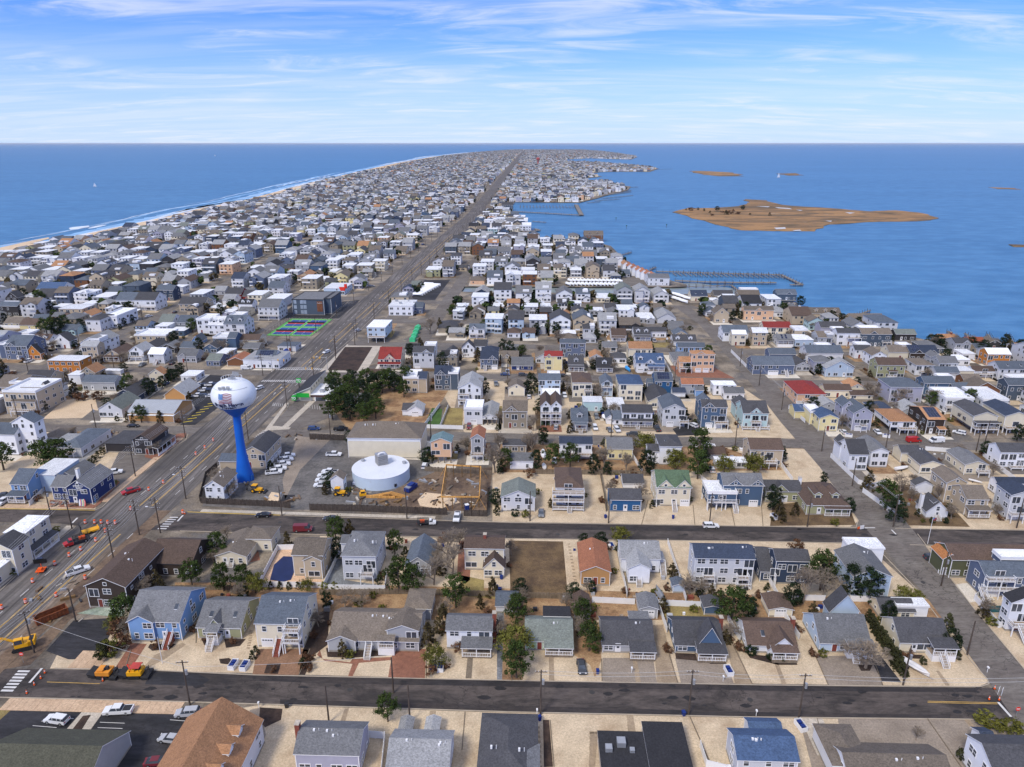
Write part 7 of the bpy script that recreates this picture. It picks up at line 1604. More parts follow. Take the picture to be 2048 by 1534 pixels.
for a in [('mid',69,1306,.8,'wooden pole with crossarm beside the yellow excavator'),('thin',152,1243,0,'short pole at the top corner of the asphalt lot'),('mid',380,1410,.1,'pole with transformer on the south kerb near the sage cottage'),('thin',787,1386,0,'thin pole standing in the near street verge before the pine'),('thin',658,1445,0,'short pole in the pebble yard south of the near street'),('thin',820,1444,0,'thin bare pole south of the near street by the pine'),
 ('mid',1081,1430,.0,'tall pole on the south kerb before the dark hip roof'),('mid',1377,1430,.0,'tall pole on the south kerb beside the flat black roofs'),('mid',1597,1438,.0,'tall pole on the south kerb beside the white bin box'),('one',1806,1370,.0,'pole at the kerb beside the covered boat'),('thin',1934,1310,0,'short post beside bay avenue'),('one',564,1031,0,'pole in the dark fence by the black sedan'),
 ('one',814,1038,0,'pole at the kerb before the roof trusses'),('one',1060,1042,0,'pole before the listing cottage'),('one',1217,1046,0,'pole before the bright blue house'),('one',1419,1046,.0,'leaning pole before the blue decked beach house'),('one',1614,1054,0,'pole before the grey green cottages'),('mid',1786,1054,.3,'pole with transformer at the bay avenue corner'),('one',2033,1056,0,'pole on the second street near the right frame edge'),
 ('one',1704,972,0,'pole beside the fence of the black slatted house'),('one',1643,903,0,'pole on the third street and bay avenue corner'),('one',1771,898,0,'pole on the third street before the white gable house'),('one',1952,903,0,'pole on the third street before the long cream house'),('one',1563,820,0,'pole beside bay avenue by the yellow garage'),('one',1969,890,0,'pole before the cream deep decked house'),('one',1832,880,0,'pole before the dark shingled solar house'),
 ('one',1971-4,760,0,''),('mid',661,872,.2,'pole with three transformers on the third street'),('mid',862,878,.1,'pole on the third street between the lawns'),('one',1222,876,0,'pole on the third street by the shrink wrapped boat'),('mid',1470,893,.1,'pole on the third street before the tan house'),('one',1882,1172,0,'pole beside the black SUV at the olive house'),('one',1060-45,760,0,'pole on the fourth street near the blue sedan'),('one',1349,765,0,'pole on the fourth street by the large peach house'),
 ('one',1518,771,0,'pole at bay avenue and the fourth street'),('one',1480,733,0,'pole beside the slate blue corner house'),('one',57,745,0,'pole by the orange tan flat roofed house'),('one',228,736,0,'pole before the cottage with brown gable'),('one',376,748,0,'pole before the grey house north of the side street'),('one',192,855,0,'pole beside the sandy lot'),('one',37,842,0,'pole beside the beige house garage'),('one',160,695,0,'pole before the white steep gabled cottage'),('one',285,640,0,'pole on the ocean avenue corner'),('one',102,1032,0,'pole at the kerb before the surf shop')]:
 pole(*a[:5]) if a[4] else None
big = [('big',144,1057,'tall dark pole at the motel corner of the boulevard'),('big',228,1114+8,'pole with crossarms in the boulevard before the brown roof'),('big',279,1070,'pole with three crossarms in front of the second street'),('big',321,1066,'steel street light pole at the second street corner'),('big',372,998,'pole with three crossarms west of the pump house'),('big',271,953,'heavy pole beside the ice cream shop lot'),('big',371,876,'pole at the boulevard corner beyond the ice cream shop'),
 ('big',497,880,'pole beside the blue tower stem'),('big',480,872,'pole just behind the blue tower stem'),('big',574,812,'pole before the green signed bank'),('big',628,760,'pole beside the black sloping bank roof'),('big',672,712,'pole at the park corner of the boulevard'),('big',710,690,'pole beside the park in the boulevard verge'),('big',526,752,'pole before the white restaurant'),('big',577,712,'pole before the solar roofed shop')]
for k,u,v,lab in big: wp.append(pole(k,u,v,-AW,lab,lamp=('light' in lab or 'west of' in lab)))
y = 360; i = 0; lp = {1: None,-1: None}
while y < 1500:
 for sd_,off in ((1,11.5),(-1,-15.5)):
  P_ = Vector((BC(y)+off,y+(12 if sd_ < 0 else 0),0))
  pole('big' if sd_ > 0 else 'one',0,0,-AW,'roadside pole, %s going up the boulevard on the %s side past the signal' % (ORD[i+1] if i < 30 else 'another','bay' if sd_ > 0 else 'ocean'),P=P_,group='poles up the boulevard')
  if lp[sd_] is not None and y < 700: pass
  lp[sd_] = P_
 y += 42; i += 1
def wires(pts,offs,zs,label,sag=.6):
 mb = MB();
 for a,b in zip(pts,pts[1:]):
  d = (b-a).normalized(); n = Vector((-d.y,d.x,0))
  for o_ in offs:
   for z in zs:
    prev = None
    for k in range(9):
     t = k/8; p = a.lerp(b,t)+n*o_+Vector((0,0,z-4*sag*t*(1-t)))
     if prev is not None: mb.tube(prev,p,.034,.034,M_WIRE,3,False)
     prev = p
 tag(mb.obj('power_line'),label,'power line')
p_ = [G(20,1370)+Vector((-12,-35,0)),G(69,1306),G(228,1122),G(279,1070),G(372,998),G(480,872),G(574,812),G(628,760)]
wires(p_,(-1.3,-.5,.5,1.3),(10.8,),'high wires strung along the bay side of the boulevard'); wires(p_,(-.5,.5),(8.2,),'lower cables along the bay side of the boulevard')
wires([G(-40,1250),G(144,1057),G(271,953),G(371,876),G(526,752)],(-1.2,-.4,.4,1.2),(10.7,),'high wires strung along the ocean side of the boulevard')
wires([G(69,1306)+Vector((0,0,0)),G(380,1410),G(787,1386)],(0,),(9.5,),'wire crossing the lower left lot')
wires([G(1081,1430),G(1377,1430),G(1597,1438),G(2048,1445)],(-.5,.5),(10.4,),'wires along the south kerb of the near street')
wires([G(1786,1054),G(1704,972),G(1643,903),G(1563,820),G(1518,771)],(0,.5),(9.6,),'wires following bay avenue')
# ------------------------------------------------------------------ construction gear
M_YELM = mat('machine_yellow',lin((224,164,30)),.45,.08,.6); M_ORG = mat('machine_orange',lin((214,140,50)),.5,.1); M_BO = mat('barrel_orange',lin((232,96,36)),.6)
def tracks(r,L_,W_,h,m=M_RUBBER):
 for y in (-W_/2,W_/2):
  b = MB(); prism(b,[(-L_/2,h*.45),(-L_/2+.35,0),(L_/2-.35,0),(L_/2,h*.45),(L_/2-.3,h),(-L_/2+.3,h)],.28,.28,m)
  b.obj('track',r,loc=(0,y,0))
ex = root('excavator',(*G(48,1296)[:2],.05),math.radians(205),'yellow tracked excavator at the edge of the boulevard','excavator'); tracks(ex,4.2,2.4,.9)
b = MB(); b.box(-2.3,1.4,-1.3,1.3,1.0,1.9,M_YELM); b.box(-2.5,-1.2,-1.3,1.3,1.0,2.2,M_YELM); b.box(-2.2,-1.4,-.9,.9,2.2,2.3,M_DARK); b.obj('body',ex)
b = MB(); b.box(-.3,1.3,.35,1.3,1.9,3.0,M_GLASS); b.box(-.35,1.35,.3,1.35,3.0,3.12,M_YELM)
for x,y_ in ((-.3,.35),(1.3,.35),(-.3,1.3),(1.3,1.3)): b.box(x-.05,x+.05,y_-.05,y_+.05,1.9,3.0,M_YELM)
b.obj('cab',ex)
b = MB(); b.tube((1.0,-.2,1.7),(3.6,-.2,3.6),.30,.26,M_YELM,6); b.tube((3.6,-.2,3.6),(5.6,-.2,2.6),.26,.22,M_YELM,6); b.obj('boom',ex)
b = MB(); b.tube((5.6,-.2,2.7),(6.5,-.2,.9),.22,.16,M_YELM,6); b.tube((4.0,-.2,3.9),(5.6,-.2,3.0),.1,.1,M_STEEL,6); st = b.obj('dipper_arm',ex)
b = MB(); prism(b,[(6.0,.1),(6.9,.2),(6.9,.9),(6.3,1.0),(5.9,.6)],.5,.5,M_DARK); b.obj('bucket',st)
du = root('roll_off_dumpster',(*G(104,1236)[:2],.05),math.radians(46),'long rusty open dumpster on the edge of the boulevard','dumpster'); M_RUST = mat('rust',lin((128,74,44)),.9,.35,1.2)
for nm,bx in (('side_wall',(-3.4,3.4,-1.25,-1.15)),('side_wall',(-3.4,3.4,1.15,1.25)),('end_wall',(-3.4,-3.3,-1.15,1.15)),('end_wall',(3.3,3.4,-1.15,1.15))):
 b = MB(); b.box(*bx,.2,1.7,M_RUST)
 if nm == 'side_wall':
  s_ = -1 if bx[2] < 0 else 1
  for i in range(9): x = -3.3+i*.82; y0_,y1_ = sorted((bx[2 if s_ < 0 else 3],bx[2 if s_ < 0 else 3]+s_*.12)); b.box(x-.06,x+.06,y0_,y1_,.2,1.7,M_RUST)
  b.box(-3.45,3.45,bx[2]-.05,bx[3]+.05,1.7,1.82,M_RUST)
 b.obj(nm,du)
b = MB(); b.box(-3.3,3.3,-1.15,1.15,.12,.25,M_RUST); b.box(-2.9,-1,-.8,.8,.25,.5,M_DIRT); b.obj('dumpster_floor',du)
def backhoe(u,v,deg,label):
 r = root('backhoe_loader',(*G(u,v)[:2],.03),math.radians(deg),label,'backhoe')
 b = MB(); prism(b,[(-1.2,.8),(2.0,.8),(2.1,1.4),(.4,1.7),(-1.2,1.5)],.65,.6,M_YELM); b.obj('body',r)
 b = MB(); b.box(-1.1,.4,-.7,.7,1.5,2.5,M_GLASS); b.box(-1.2,.5,-.8,.8,2.5,2.65,M_YELM)
 for x in (-1.05,.35):
  for y in (-.68,.68): b.box(x-.06,x+.06,y-.06,y+.06,1.5,2.5,M_DARK)
 b.obj('cab',r)
 for x,rd in ((-.8,.72),(1.6,.5)):
  for y in (-.85,.85): b = MB(); b.tube((x,y-.18,rd),(x,y+.18,rd),rd,rd,M_RUBBER,14); b.tube((x,y-.2,rd),(x,y+.2,rd),rd*.5,rd*.5,M_YELM,8); b.obj('wheel',r)
 b = MB(); b.tube((.8,0,1.2),(2.9,0,.6),.12,.12,M_YELM,5); prism(b,[(2.8,.1),(3.5,.15),(3.4,.5),(2.9,.9)],1.1,1.1,M_DARK); b.obj('loader_bucket',r)
 b = MB(); b.tube((-1.2,0,1.0),(-2.4,0,2.8),.16,.12,M_DARK,5); b.tube((-2.4,0,2.8),(-3.3,0,1.2),.12,.1,M_DARK,5); prism(b,[(-3.6,.5),(-3.0,.5),(-3.0,1.2),(-3.4,1.2)],.3,.3,M_DARK); b.obj('backhoe_arm',r)
 return r
backhoe(678,990,-3,'yellow backhoe loader in front of the small white shed by the tank'); backhoe(513,984,-8,'yellow backhoe loader beside the foot of the blue tower')
def paver(u,v,deg,label,nm,m2):
 r = root(nm,(*G(u,v)[:2],.07),math.radians(deg),label,'paving machine'); tracks(r,2.8,1.9,.8)
 b = MB(); b.box(-1.7,1.3,-1.15,1.15,.85,1.75,M_ORG if m2 else M_YELM); b.box(-.3,1.0,-.9,.9,1.75,2.05,M_ORG if m2 else M_YELM); b.obj('body',r)
 b = MB(); prism(b,[(1.3,.5),(2.7,.4),(3.0,1.5),(1.3,1.0)],1.3,1.4,M_DARK); b.obj('hopper',r)
 b = MB(); b.box(-3.2,-1.7,-1.5,1.5,.15,.7,M_DARK); b.tube((-2.6,-.8,.7),(-2.6,-.8,2.1),.06,.06,M_DARK); b.tube((-2.6,.8,.7),(-2.6,.8,2.1),.06,.06,M_DARK); b.box(-2.8,-2.3,-.5,.5,1.5,2.0,M_DARK); b.obj('screed',r)
 b = MB(); b.box(-1.2,-.7,-.3,.3,1.75,2.5,M_DARK); b.box(-.6,-.4,-.5,.5,1.75,2.35,M_DARK)
 if not m2: b.tube((.2,-.9,1.7),(1.4,0,3.0),.09,.09,mat('sign_red',lin((222,60,44))),5); b.tube((.2,.9,1.7),(1.4,0,3.0),.09,.09,mat('sign_red',lin((222,60,44))),5); b.box(-1.4,.6,-1.0,1.0,2.6,2.7,mat('canopy_red',lin((180,70,64))))
 for x,y in ((-1.4,-1),(-1.4,1),(.6,-1),(.6,1)): b.tube((x,y,1.7),(x,y,2.6),.05,.05,M_DARK,4) if not m2 else None
 b.obj('driver_seat',r); return r
paver(210,1352,178,'orange asphalt paver parked before the brick driveway','asphalt_paver',True); paver(272,1352,182,'yellow paving machine with red canopy and frame','paving_machine',False)
def message_board(u,v,deg,label):
 r = root('message_board_trailer',(*G(u,v)[:2],.06),math.radians(deg),label,'message board'); b = MB(); b.box(-1.0,1.0,-1.5,.8,.5,.7,M_BO); b.box(-.5,.5,-1.3,-.2,.7,1.3,M_BO); b.tube((0,-1.5,.6),(0,-2.6,.5),.06,.06,M_BO); b.obj('trailer_frame',r)
 b = MB(); b.tube((0,.2,.7),(0,.2,2.6),.09,.09,M_BO); b.obj('mast',r); b = MB(); b.box(-1.6,1.6,.1,.3,2.2,3.5,M_DARK); b.box(-1.5,1.5,.08,.1,2.3,3.4,mat('led_black',(.012,.012,.012),.4)); b.obj('display',r); b = MB(); b.box(-.7,.7,.0,.9,3.6,3.68,M_SOLAR); b.obj('solar_panel',r)
 for x in (-1.05,1.05): b = MB(); b.tube((x-.1,0,.35),(x+.1,0,.35),.35,.35,M_RUBBER,10); b.obj('wheel',r)
message_board(84,1142,12,'dark message board on an orange trailer in the boulevard')
r = root('crash_cushion_trailer',(*G(178,1066)[:2],.06),math.radians(222),'yellow crash cushion trailer behind the red flatbed truck','trailer'); b = MB(); b.box(-2.6,1.6,-1.1,1.1,.5,.95,M_YELM); b.box(-2.7,-2.5,-1.2,1.2,.4,1.3,M_YELM); b.obj('cushion',r)
b = MB(); b.tube((1.9,0,.5),(1.9,0,2.6),.08,.08,M_DARK); b.box(1.8,2.0,-1.4,1.4,2.4,3.3,M_DARK); b.obj('arrow_board',r)
for y in (-1.0,1.0): b = MB(); b.tube((-.4,y-.1,.4),(-.4,y+.1,.4),.4,.4,M_RUBBER,10); b.obj('wheel',r)
bm_ = MB(); bm_.lathe([(.40,0),(.40,.08),(.30,.1),(.29,.3)],M_RUBBER,12,mfun=lambda j: M_RUBBER if j < 2 else M_BO)
for z0_,m_ in ((.3,M_TRIM),(.45,M_BO),(.6,M_TRIM),(.75,M_BO)): bm_.lathe([(.29-.02*(z0_-.3),z0_),(.28-.02*(z0_-.3),z0_+.15)],m_,12)
bm_.lathe([(.27,.9),(.25,1.0),(.02,1.02)],M_BO,12); BME = bm_.mesh('traffic_barrel')
bars = [(4,1218),(52,1206),(66,1165),(110,1130),(113,1193),(139,1113),(162,1101),(171,1158),(192,1083),(211,1064),(216,1048),(231,1048),(203,1047),(190,1047),(171,1047),(262,1020),(298,981),(327,967),(392,910),(410,897),(427,882),(366,1027),(112,1132)]
for i,(u,v) in enumerate(bars[:-1]): tag(link('traffic_barrel',BME,None,G(u,v,.06)),'orange and white traffic barrel on the boulevard, %s counting up from the excavator' % ORD[i+1],'traffic barrel','traffic barrels on the boulevard').scale = (1.25,)*3
cn = MB(); cn.box(-.2,.2,-.2,.2,0,.04,M_RUBBER); cn.lathe([(.15,.04),(.09,.35)],M_BO,10); cn.lathe([(.09,.35),(.07,.5)],M_TRIM,10); cn.lathe([(.07,.5),(.02,.7)],M_BO,10); CME = cn.mesh('traffic_cone')
for i,(u,v,w__) in enumerate(((90,1346,'nearest the upper kerb by the crosswalk'),(82,1357,'second from the upper kerb by the crosswalk'),(69,1370,'third from the upper kerb by the crosswalk'),(54,1387,'lowest by the crosswalk'),(206,1362,'beside the orange paver'),(1989,1378,'behind the white barricade'),(1978,1399,'on the yellow line before the barricade'),(1998,1400,'at the end of the stop line'),(370,1028,'at the yellow kerb corner'))): tag(link('traffic_cone',CME,None,G(u,v,.06)),'orange traffic cone '+w__,'traffic cone','traffic cones').scale = (1.4,)*3
def sign_disc(u,v,label,text=None):
 r = root('do_not_enter_sign',G(u,v),0,label,'sign'); b = MB(); b.tube((0,0,0),(0,0,2.2),.04,.04,M_STEEL,5); b.obj('post',r); b = MB(); b.tube((0,-.06,2.3),(0,-.02,2.3),.48,.48,mat('sign_red',lin((222,60,44)),.6),20); b.box(-.33,.33,-.075,-.06,2.22,2.38,W_PAINT); b.obj('sign_face',r)
sign_disc(47,1325,'round red do not enter sign at the boulevard corner'); sign_disc(2031,1436,'round red do not enter sign near the lower right corner')
r = root('road_barricade',(*G(2000,1388)[:2],.06),.8,'white folding barricade standing in the near street at bay avenue','barricade'); b = MB(); b.box(-.6,.6,-.3,-.24,0,1.5,M_TRIM); b.obj('board',r); b = MB(); b.box(-.6,-.5,.3,.36,0,1.4,M_TRIM); b.box(.5,.6,.3,.36,0,1.4,M_TRIM); b.box(-.6,.6,.3,.36,1.0,1.3,M_TRIM); b.obj('rear_leg',r)
r = root('road_barricade',(*G(1722,1058)[:2],.06),.3,'white and red barricade where the second street meets bay avenue','barricade'); b = MB(); b.box(-.7,.7,-.3,-.24,.1,1.3,M_TRIM); b.obj('board',r); b = MB(); b.box(-1.6,-.8,-.3,-.2,.3,1.0,M_BO); b.obj('orange_panel',r)
def binbox(u,v,rz,label,n=2):
 r = root('bin_enclosure',G(u,v),rz,label,'bin enclosure','white bin boxes at the kerb'); b = MB()
 for bx in ((-.7,.7,-1.3,-1.22),(-.7,.7,1.22,1.3),(-.7,-.62,-1.22,1.22),(.62,.7,-1.22,1.22)): b.box(*bx,0,1.1,M_TRIM)
 b.obj('box',r)
 for i in range(n): b = MB(); b.box(-.4,.4,-1.0+i*1.1,-.2+i*1.1,.1,1.15,M_BLUE); b.obj('blue_bin',r)
for a in ((467,1333,-.1,'white bin box, left of the pair before the sage cottage'),(490,1335,-.1,'white bin box, right of the pair before the sage cottage'),(881,1337,0,'white bin box beside the stone ringed bed'),(1457,1345,.1,'white bin box at the concrete driveway'),(1601,1455,.2,'long white bin box south of the near street'),(1886,1146,1.2,'white bin box beside bay avenue by the olive house'),(1223,1095,.1,'white bin box behind the ochre house'),(1548,1036,.2,'white bin box before the grey green cottage'),(1772,874,1.2,'white bin box before the tan hip roofed house'),(1697,873,1.2,'white bin box before the lavender grey house')): binbox(*a)
for i,(u,v,lab) in enumerate(((1195,1347,'dark blue bin beside the leaf litter'),(1367,1431,'blue bin at the foot of the tall pole'),(1079,1440,'dark blue bin beside the mulch strip'),(1211,1036,'blue bins bundle before the bright blue house'),(862,1338,'blue bin in the stone ringed bed'),(870,1338,'second blue bin in the stone ringed bed'),(1003,1158,'blue bin behind the cream gabled wing'),(1346,1037,'blue bin by the red brown ramp'),(574,1415,'dark wheeled bin beside the planted border'),(164,945,'blue bin beside the hedge'),(934,1022,'blue portable toilet by the timber frame'))):
 b = MB(); m_ = M_BLUE if 'dark wheeled' not in lab else M_DARK
 if 'toilet' in lab: b.box(-.55,.55,-.55,.55,0,2.2,m_); b.box(-.6,.6,-.6,.6,2.2,2.35,M_TRIM); nm = 'portable_toilet'; ct = 'toilet'
 else: b.hexa([(-.25,-.3,0),(.25,-.3,0),(.25,.3,0),(-.25,.3,0)],[(-.32,-.38,1.0),(.32,-.38,1.0),(.32,.38,1.0),(-.32,.38,1.0)],m_); b.box(-.34,.34,-.42,.4,1.0,1.08,m_); nm = 'wheeled_bin'; ct = 'bin'
 tag(b.obj(nm,loc=G(u,v),rot=.2*i),lab,ct,'loose bins')
for i,(u,v) in enumerate(((1446,1363),(1263,1346),(1974,1345),(1512,1432),(1074,1430),(518,1416))):
 b = MB(); b.tube((0,0,0),(0,0,1.2),.06,.06,M_TRIM,5); b.box(-.15,.15,-.25,.25,1.2,1.5,M_TRIM); tag(b.obj('mailbox',loc=G(u,v)),['white mailbox before the steel blue cottage','white mailbox before the grey cottage','white post at the rounded corner kerb','white mailbox on the south kerb before the blue roofed house','white mailbox beside the tall pole','white post box beside the planted border'][i],'mailbox','kerbside mailboxes')
for u,v,h_,lab in ((1855,1088,9,'white flagpole with flag beside the olive house'),(325,1327,7,'slim white pole on the pebbles before the sky blue house'),(1690,768,9,'tall white flagpole by the peach house')):
 r = root('flagpole',G(u,v),0,lab,'flagpole'); b = MB(); b.tube((0,0,0),(0,0,h_),.08,.05,M_TRIM,6); b.obj('pole',r)
 if 'with flag' in lab: b = MB(); b.box(.05,1.1,-.02,.02,h_-1.4,h_-.6,FR); b.box(.05,.5,-.03,.03,h_-1.0,h_-.6,FB); b.obj('flag',r)
for u,v,k,lab in ((545,742,1,'traffic signal mast on the ocean side near corner'),(640,760,-1,'traffic signal mast on the bay side near corner'),(655,738,-1,'traffic signal mast at the park corner')):
 r = root('traffic_signal',G(u,v),-AW,lab,'traffic signal','signals at the boulevard crossing'); b = MB(); b.tube((0,0,0),(0,0,6.2),.13,.1,M_STEEL,7); b.tube((0,0,5.8),(k*7,0,6.4),.08,.06,M_STEEL,6); b.obj('mast',r)
 for x in (3.4,6.4): b = MB(); b.box(k*x-.2,k*x+.2,-.15,.15,5.2,6.3,M_YELM); b.obj('signal_head',r)
b = MB(); b.box(-2.5,2.5,-1,1,.4,1.6,M_BLUE); b.box(-1,1.5,-.8,.8,1.6,2.3,M_BLUE); b.box(-2.2,-.8,-.9,.9,1.6,1.9,M_STEEL)
tag(b.obj('pump_unit',loc=G(822,980),rot=1.1),'blue pump unit parked against the right side of the storage tank','pump')
b = MB(); b.box(-1.1,1.1,-.7,.7,.3,1.1,M_YELM); b.box(-.6,.6,-.5,.5,1.1,1.8,M_DARK); b.box(-.7,.7,-.6,.6,1.8,1.9,M_YELM); tag(b.obj('skid_loader',loc=G(726,992),rot=.2),'small yellow skid loader between the backhoe and trusses','loader')
jb = MB(); jr = random.Random(31)
for (ua,ub,va,vb__,n_) in ((690,740,975,990,14),(835,975,955,1015,60),(700,830,998,1012,22),(530,600,985,1008,14),(560,640,870,884,10),(480,500,940,970,8),(105,175,1004,1014,16),(60,180,1150,1260,18)):
 for i in range(n_):
  p = G(jr.uniform(ua,ub),jr.uniform(va,vb__)); q = jr.uniform(.15,.7); t_ = jr.uniform(0,3); e = Vector((math.cos(t_),math.sin(t_),0))*q*jr.uniform(1,2.6); m_ = Vector((-math.sin(t_),math.cos(t_),0))*q*.5; h_ = Vector((0,0,jr.uniform(.15,.7)))
  jb.hexa([p-e-m_,p+e-m_,p+e+m_,p-e+m_],[x+h_ for x in (p-e-m_,p+e-m_,p+e+m_,p-e+m_)],jr.choice([M_DARK,M_WOOD,M_STEEL,M_DIRT,M_PILE,M_CONC,M_DIRT]))
jb.obj('site_materials',kind='stuff')
M_WRAP = mat('shrink_wrap',(.80,.82,.84),.45,.08,.8)
def boat_mesh(L_=7.0,wrap=True,m=None):
 b = MB(); m = m or M_WRAP; st = [(-.5,.36),(-.25,.42),(.05,.42),(.3,.30),(.5,.02)]
 prev = None
 for t,w_ in st:
  x = t*L_; hw = w_*2.6; ring = [(x,-hw*.4,.5),(x,-hw,1.2),(x,-hw*.55,2.0 if wrap else 1.35),(x,0,2.35 if wrap else 1.2),(x,hw*.55,2.0 if wrap else 1.35),(x,hw,1.2),(x,hw*.4,.5)]
  if prev:
   for i in range(6): b.face([prev[i],ring[i],ring[i+1],prev[i+1]],m)
   b.face([prev[6],ring[6],ring[0],prev[0]],m)
  else: b.face(list(reversed(ring)),m)
  prev = ring
 return b.mesh('hull')
BH = boat_mesh(); BHb = boat_mesh(6.5,True,mat('boat_cover_blue',lin((60,150,214)),.5)); BHo = boat_mesh(6.5,False,mat('gel_coat',(.7,.68,.66),.3))
tm_ = MB(); tm_.box(-3.2,2.6,-.08,.08,.45,.55,M_STEEL); tm_.box(2.6,4.2,-.05,.05,.45,.52,M_STEEL); tm_.box(-1.2,-1.0,-1.0,1.0,.4,.5,M_STEEL)
for y in (-1.0,1.0): tm_.tube((-1.1,y-.1,.35),(-1.1,y+.1,.35),.34,.34,M_RUBBER,10)
TRL = tm_.mesh('trailer')
def boat(u,v,deg,label,me=BH,s=1.0,P=None,z=0,trailer=True,group='boats stored ashore'):
 P = P or G(u,v); r = root('covered_boat',(P.x,P.y,z),math.radians(deg),label,'boat',group); r.scale = (s,)*3; link('hull',me,r)
 if trailer: link('trailer',TRL,r)
 return r
boat(1829,1340,-58,'pinkish covered boat on a trailer before the cream corner cottage',BHo,.95); boat(1215,842,-60,'shrink wrapped boat beside the grey SUV',s=.9); boat(1087,915,-88,'white wrapped boat behind the listing cottage',s=.9); boat(1088,935,92,'open white boat below the wrapped one',BHo,.7)
boat(1256,742,-80,'bright blue covered boat by the white blue roofed house',BHb,.9); boat(1803,940,20,'grey tarpaulin covered boat beside the long cream house',BHo,.9); boat(1950,965,-40,'small white boat behind the beige house',BHo,.6); boat(1318,1192,100,'grey covered boat behind the crossed gable house',boat_mesh(6,True,mat('grey_tarp',(.22,.23,.25))),.8)
k = 0
for row,(ua,va,ub,vb_,n,dg) in enumerate(((1137,571,1236,572,14,-70),(1141,564,1240,565,14,-70),(1345,598,1368,606,4,-60),(1352,592,1376,600,4,-60),(822,590,858,571,9,-10),(836,592,872,573,9,-10))):
 for i in range(n):
  t_ = i/(n-1); boat(ua+(ub-ua)*t_,va+(vb_-va)*t_,dg+rr.uniform(-6,6),'shrink wrapped boat, %s in the %s' % (ORD[i+1],['front row beside the canal','back row beside the canal','front row at the canal end','back row at the canal end','left row in the boulevard boat yard','right row in the boulevard boat yard'][row]),s=1.1,group='shrink wrapped boats')
for i in range(4):                                        # green wrapped row by the lane
 p = G(826+i*3.2,682-i*7.5); b = MB(); b.box(-1.5,1.5,-2.2,2.2,0,2.2,mat('green_wrap',lin((70,190,130)),.5)); b.hexa([(-1.5,-2.2,2.2),(1.5,-2.2,2.2),(1.5,2.2,2.2),(-1.5,2.2,2.2)],[(-.3,-2.2,2.9),(.3,-2.2,2.9),(.3,2.2,2.9),(-.3,2.2,2.9)],mat('green_wrap',lin((70,190,130)),.5)); tag(b.obj('covered_container',loc=p,rot=-.1),'bright green covered container beside the service lane, %s from below' % ORD[i+1],'container','green containers')
M_SAIL = mat('sail_cloth',(.82,.82,.82),.6,.03)
def sail(u,v,s,label):
 P = G(u,v); r = root('sailing_boat',(P.x,P.y,-1),.4,label,'sailing boat','boats under sail'); r.scale = (s,)*3
 link('hull',boat_mesh(9,False,M_SAIL),r); b = MB(); b.tube((0,0,1),(0,0,12),.1,.06,M_SAIL); b.obj('mast',r)
 b = MB(); b.hexa([(-.1,-.05,2),(-4.4,-.5,2),(-4.4,-.4,2.1),(-.1,.05,2)],[(-.1,-.05,11.6),(-.35,-.1,11.5),(-.35,-.02,11.5),(-.1,.05,11.6)],M_SAIL); b.obj('mainsail',r)
 b = MB(); b.hexa([(4.2,0,1.6),(.3,.5,1.7),(.3,.6,1.7),(4.2,.1,1.6)],[(.35,0,10.4),(.2,.05,10.4),(.2,.1,10.4),(.35,.1,10.4)],M_SAIL); b.obj('jib',r)
sail(190,373,.9,'white sailing boat on the ocean at the left'); sail(430,312,1.2,'small sailing boat far out beyond the surf'); sail(952,306,2.0,'tiny sail near the far end of the beach'); sail(1557,355,1.4,'white sail in front of the small marsh island'); sail(1625,290,6,'tiny sail on the bay horizon')
for u,v,lab in ((1253,456,'channel marker post nearer the shore'),(1333,454,'channel marker post farther out'),(1232,440,'channel marker post by the pier')):
 b = MB(); b.tube((0,0,-2),(0,0,3.5),.2,.2,M_POLE,6); b.box(-.7,.7,-.1,.1,2.4,3.8,mat('marker_green',(.03,.12,.06))); tag(b.obj('channel_marker',loc=G(u,v)),lab+' in the bay','channel marker','channel markers')
M_PIER = mat('pier_planks',lin((128,122,114)),.9,.2,.3,'wood')
def pier(pts,wd,label,z=.5,piles=True,fingers=None,step=6):
 P = [G(*p) for p in pts]; r = root('pier',P[0],0,label,'pier')
 for a,b_ in zip(P,P[1:]):
  d = (b_-a).normalized(); n = Vector((-d.y,d.x,0))*wd/2; mb = MB(); q = [a-n-P[0],b_-n-P[0],b_+n-P[0],a+n-P[0]]
  mb.hexa([(p.x,p.y,z-.4) for p in q],[(p.x,p.y,z) for p in q],M_PIER); mb.obj('walkway',r)
 mb = MB()
 for a,b_ in zip(P,P[1:]):
  L_ = (b_-a).length; d = (b_-a).normalized(); n = Vector((-d.y,d.x,0))
  for i in range(int(L_/step)+1):
   for sd_ in (-1,1): p = a+d*i*step+n*(wd/2+.1)*sd_-P[0]; mb.tube((p.x,p.y,-2),(p.x,p.y,z+1.6),.16,.14,M_POLE,5)
 mb.obj('pilings',r,kind='stuff')
 if fingers:
  mb = MB()
  for (ua,va,ub,vb_,n_,dx,dy,ln) in fingers:
   for i in range(n_):
    t_ = i/(n_-1); p = G(ua+(ub-ua)*t_,va+(vb_-va)*t_)-P[0]; q = p+Vector((dx,dy,0))*ln
    mb.box(min(p.x,q.x)-.4,max(p.x,q.x)+.4,min(p.y,q.y)-.1,max(p.y,q.y)+.1,z-.3,z-.05,M_PIER)
    for w__ in (.0,.5,1): c = p.lerp(q,w__); mb.tube((c.x+.8,c.y,-2),(c.x+.8,c.y,z+2.2),.15,.15,M_POLE,4)
  mb.obj('finger_docks',r,kind='stuff')
 return r
pier([(1312,543),(1400,546),(1480,548),(1562,550),(1604,570),(1580,570)],3.0,'long marina pier with a bent end reaching into the bay',fingers=[(1345,546,1555,551,22,0,-1,14)])
pier([(1350,562),(1420,565),(1480,566),(1552,566)],4.0,'inner marina bulkhead walkway with rubble',z=.6)
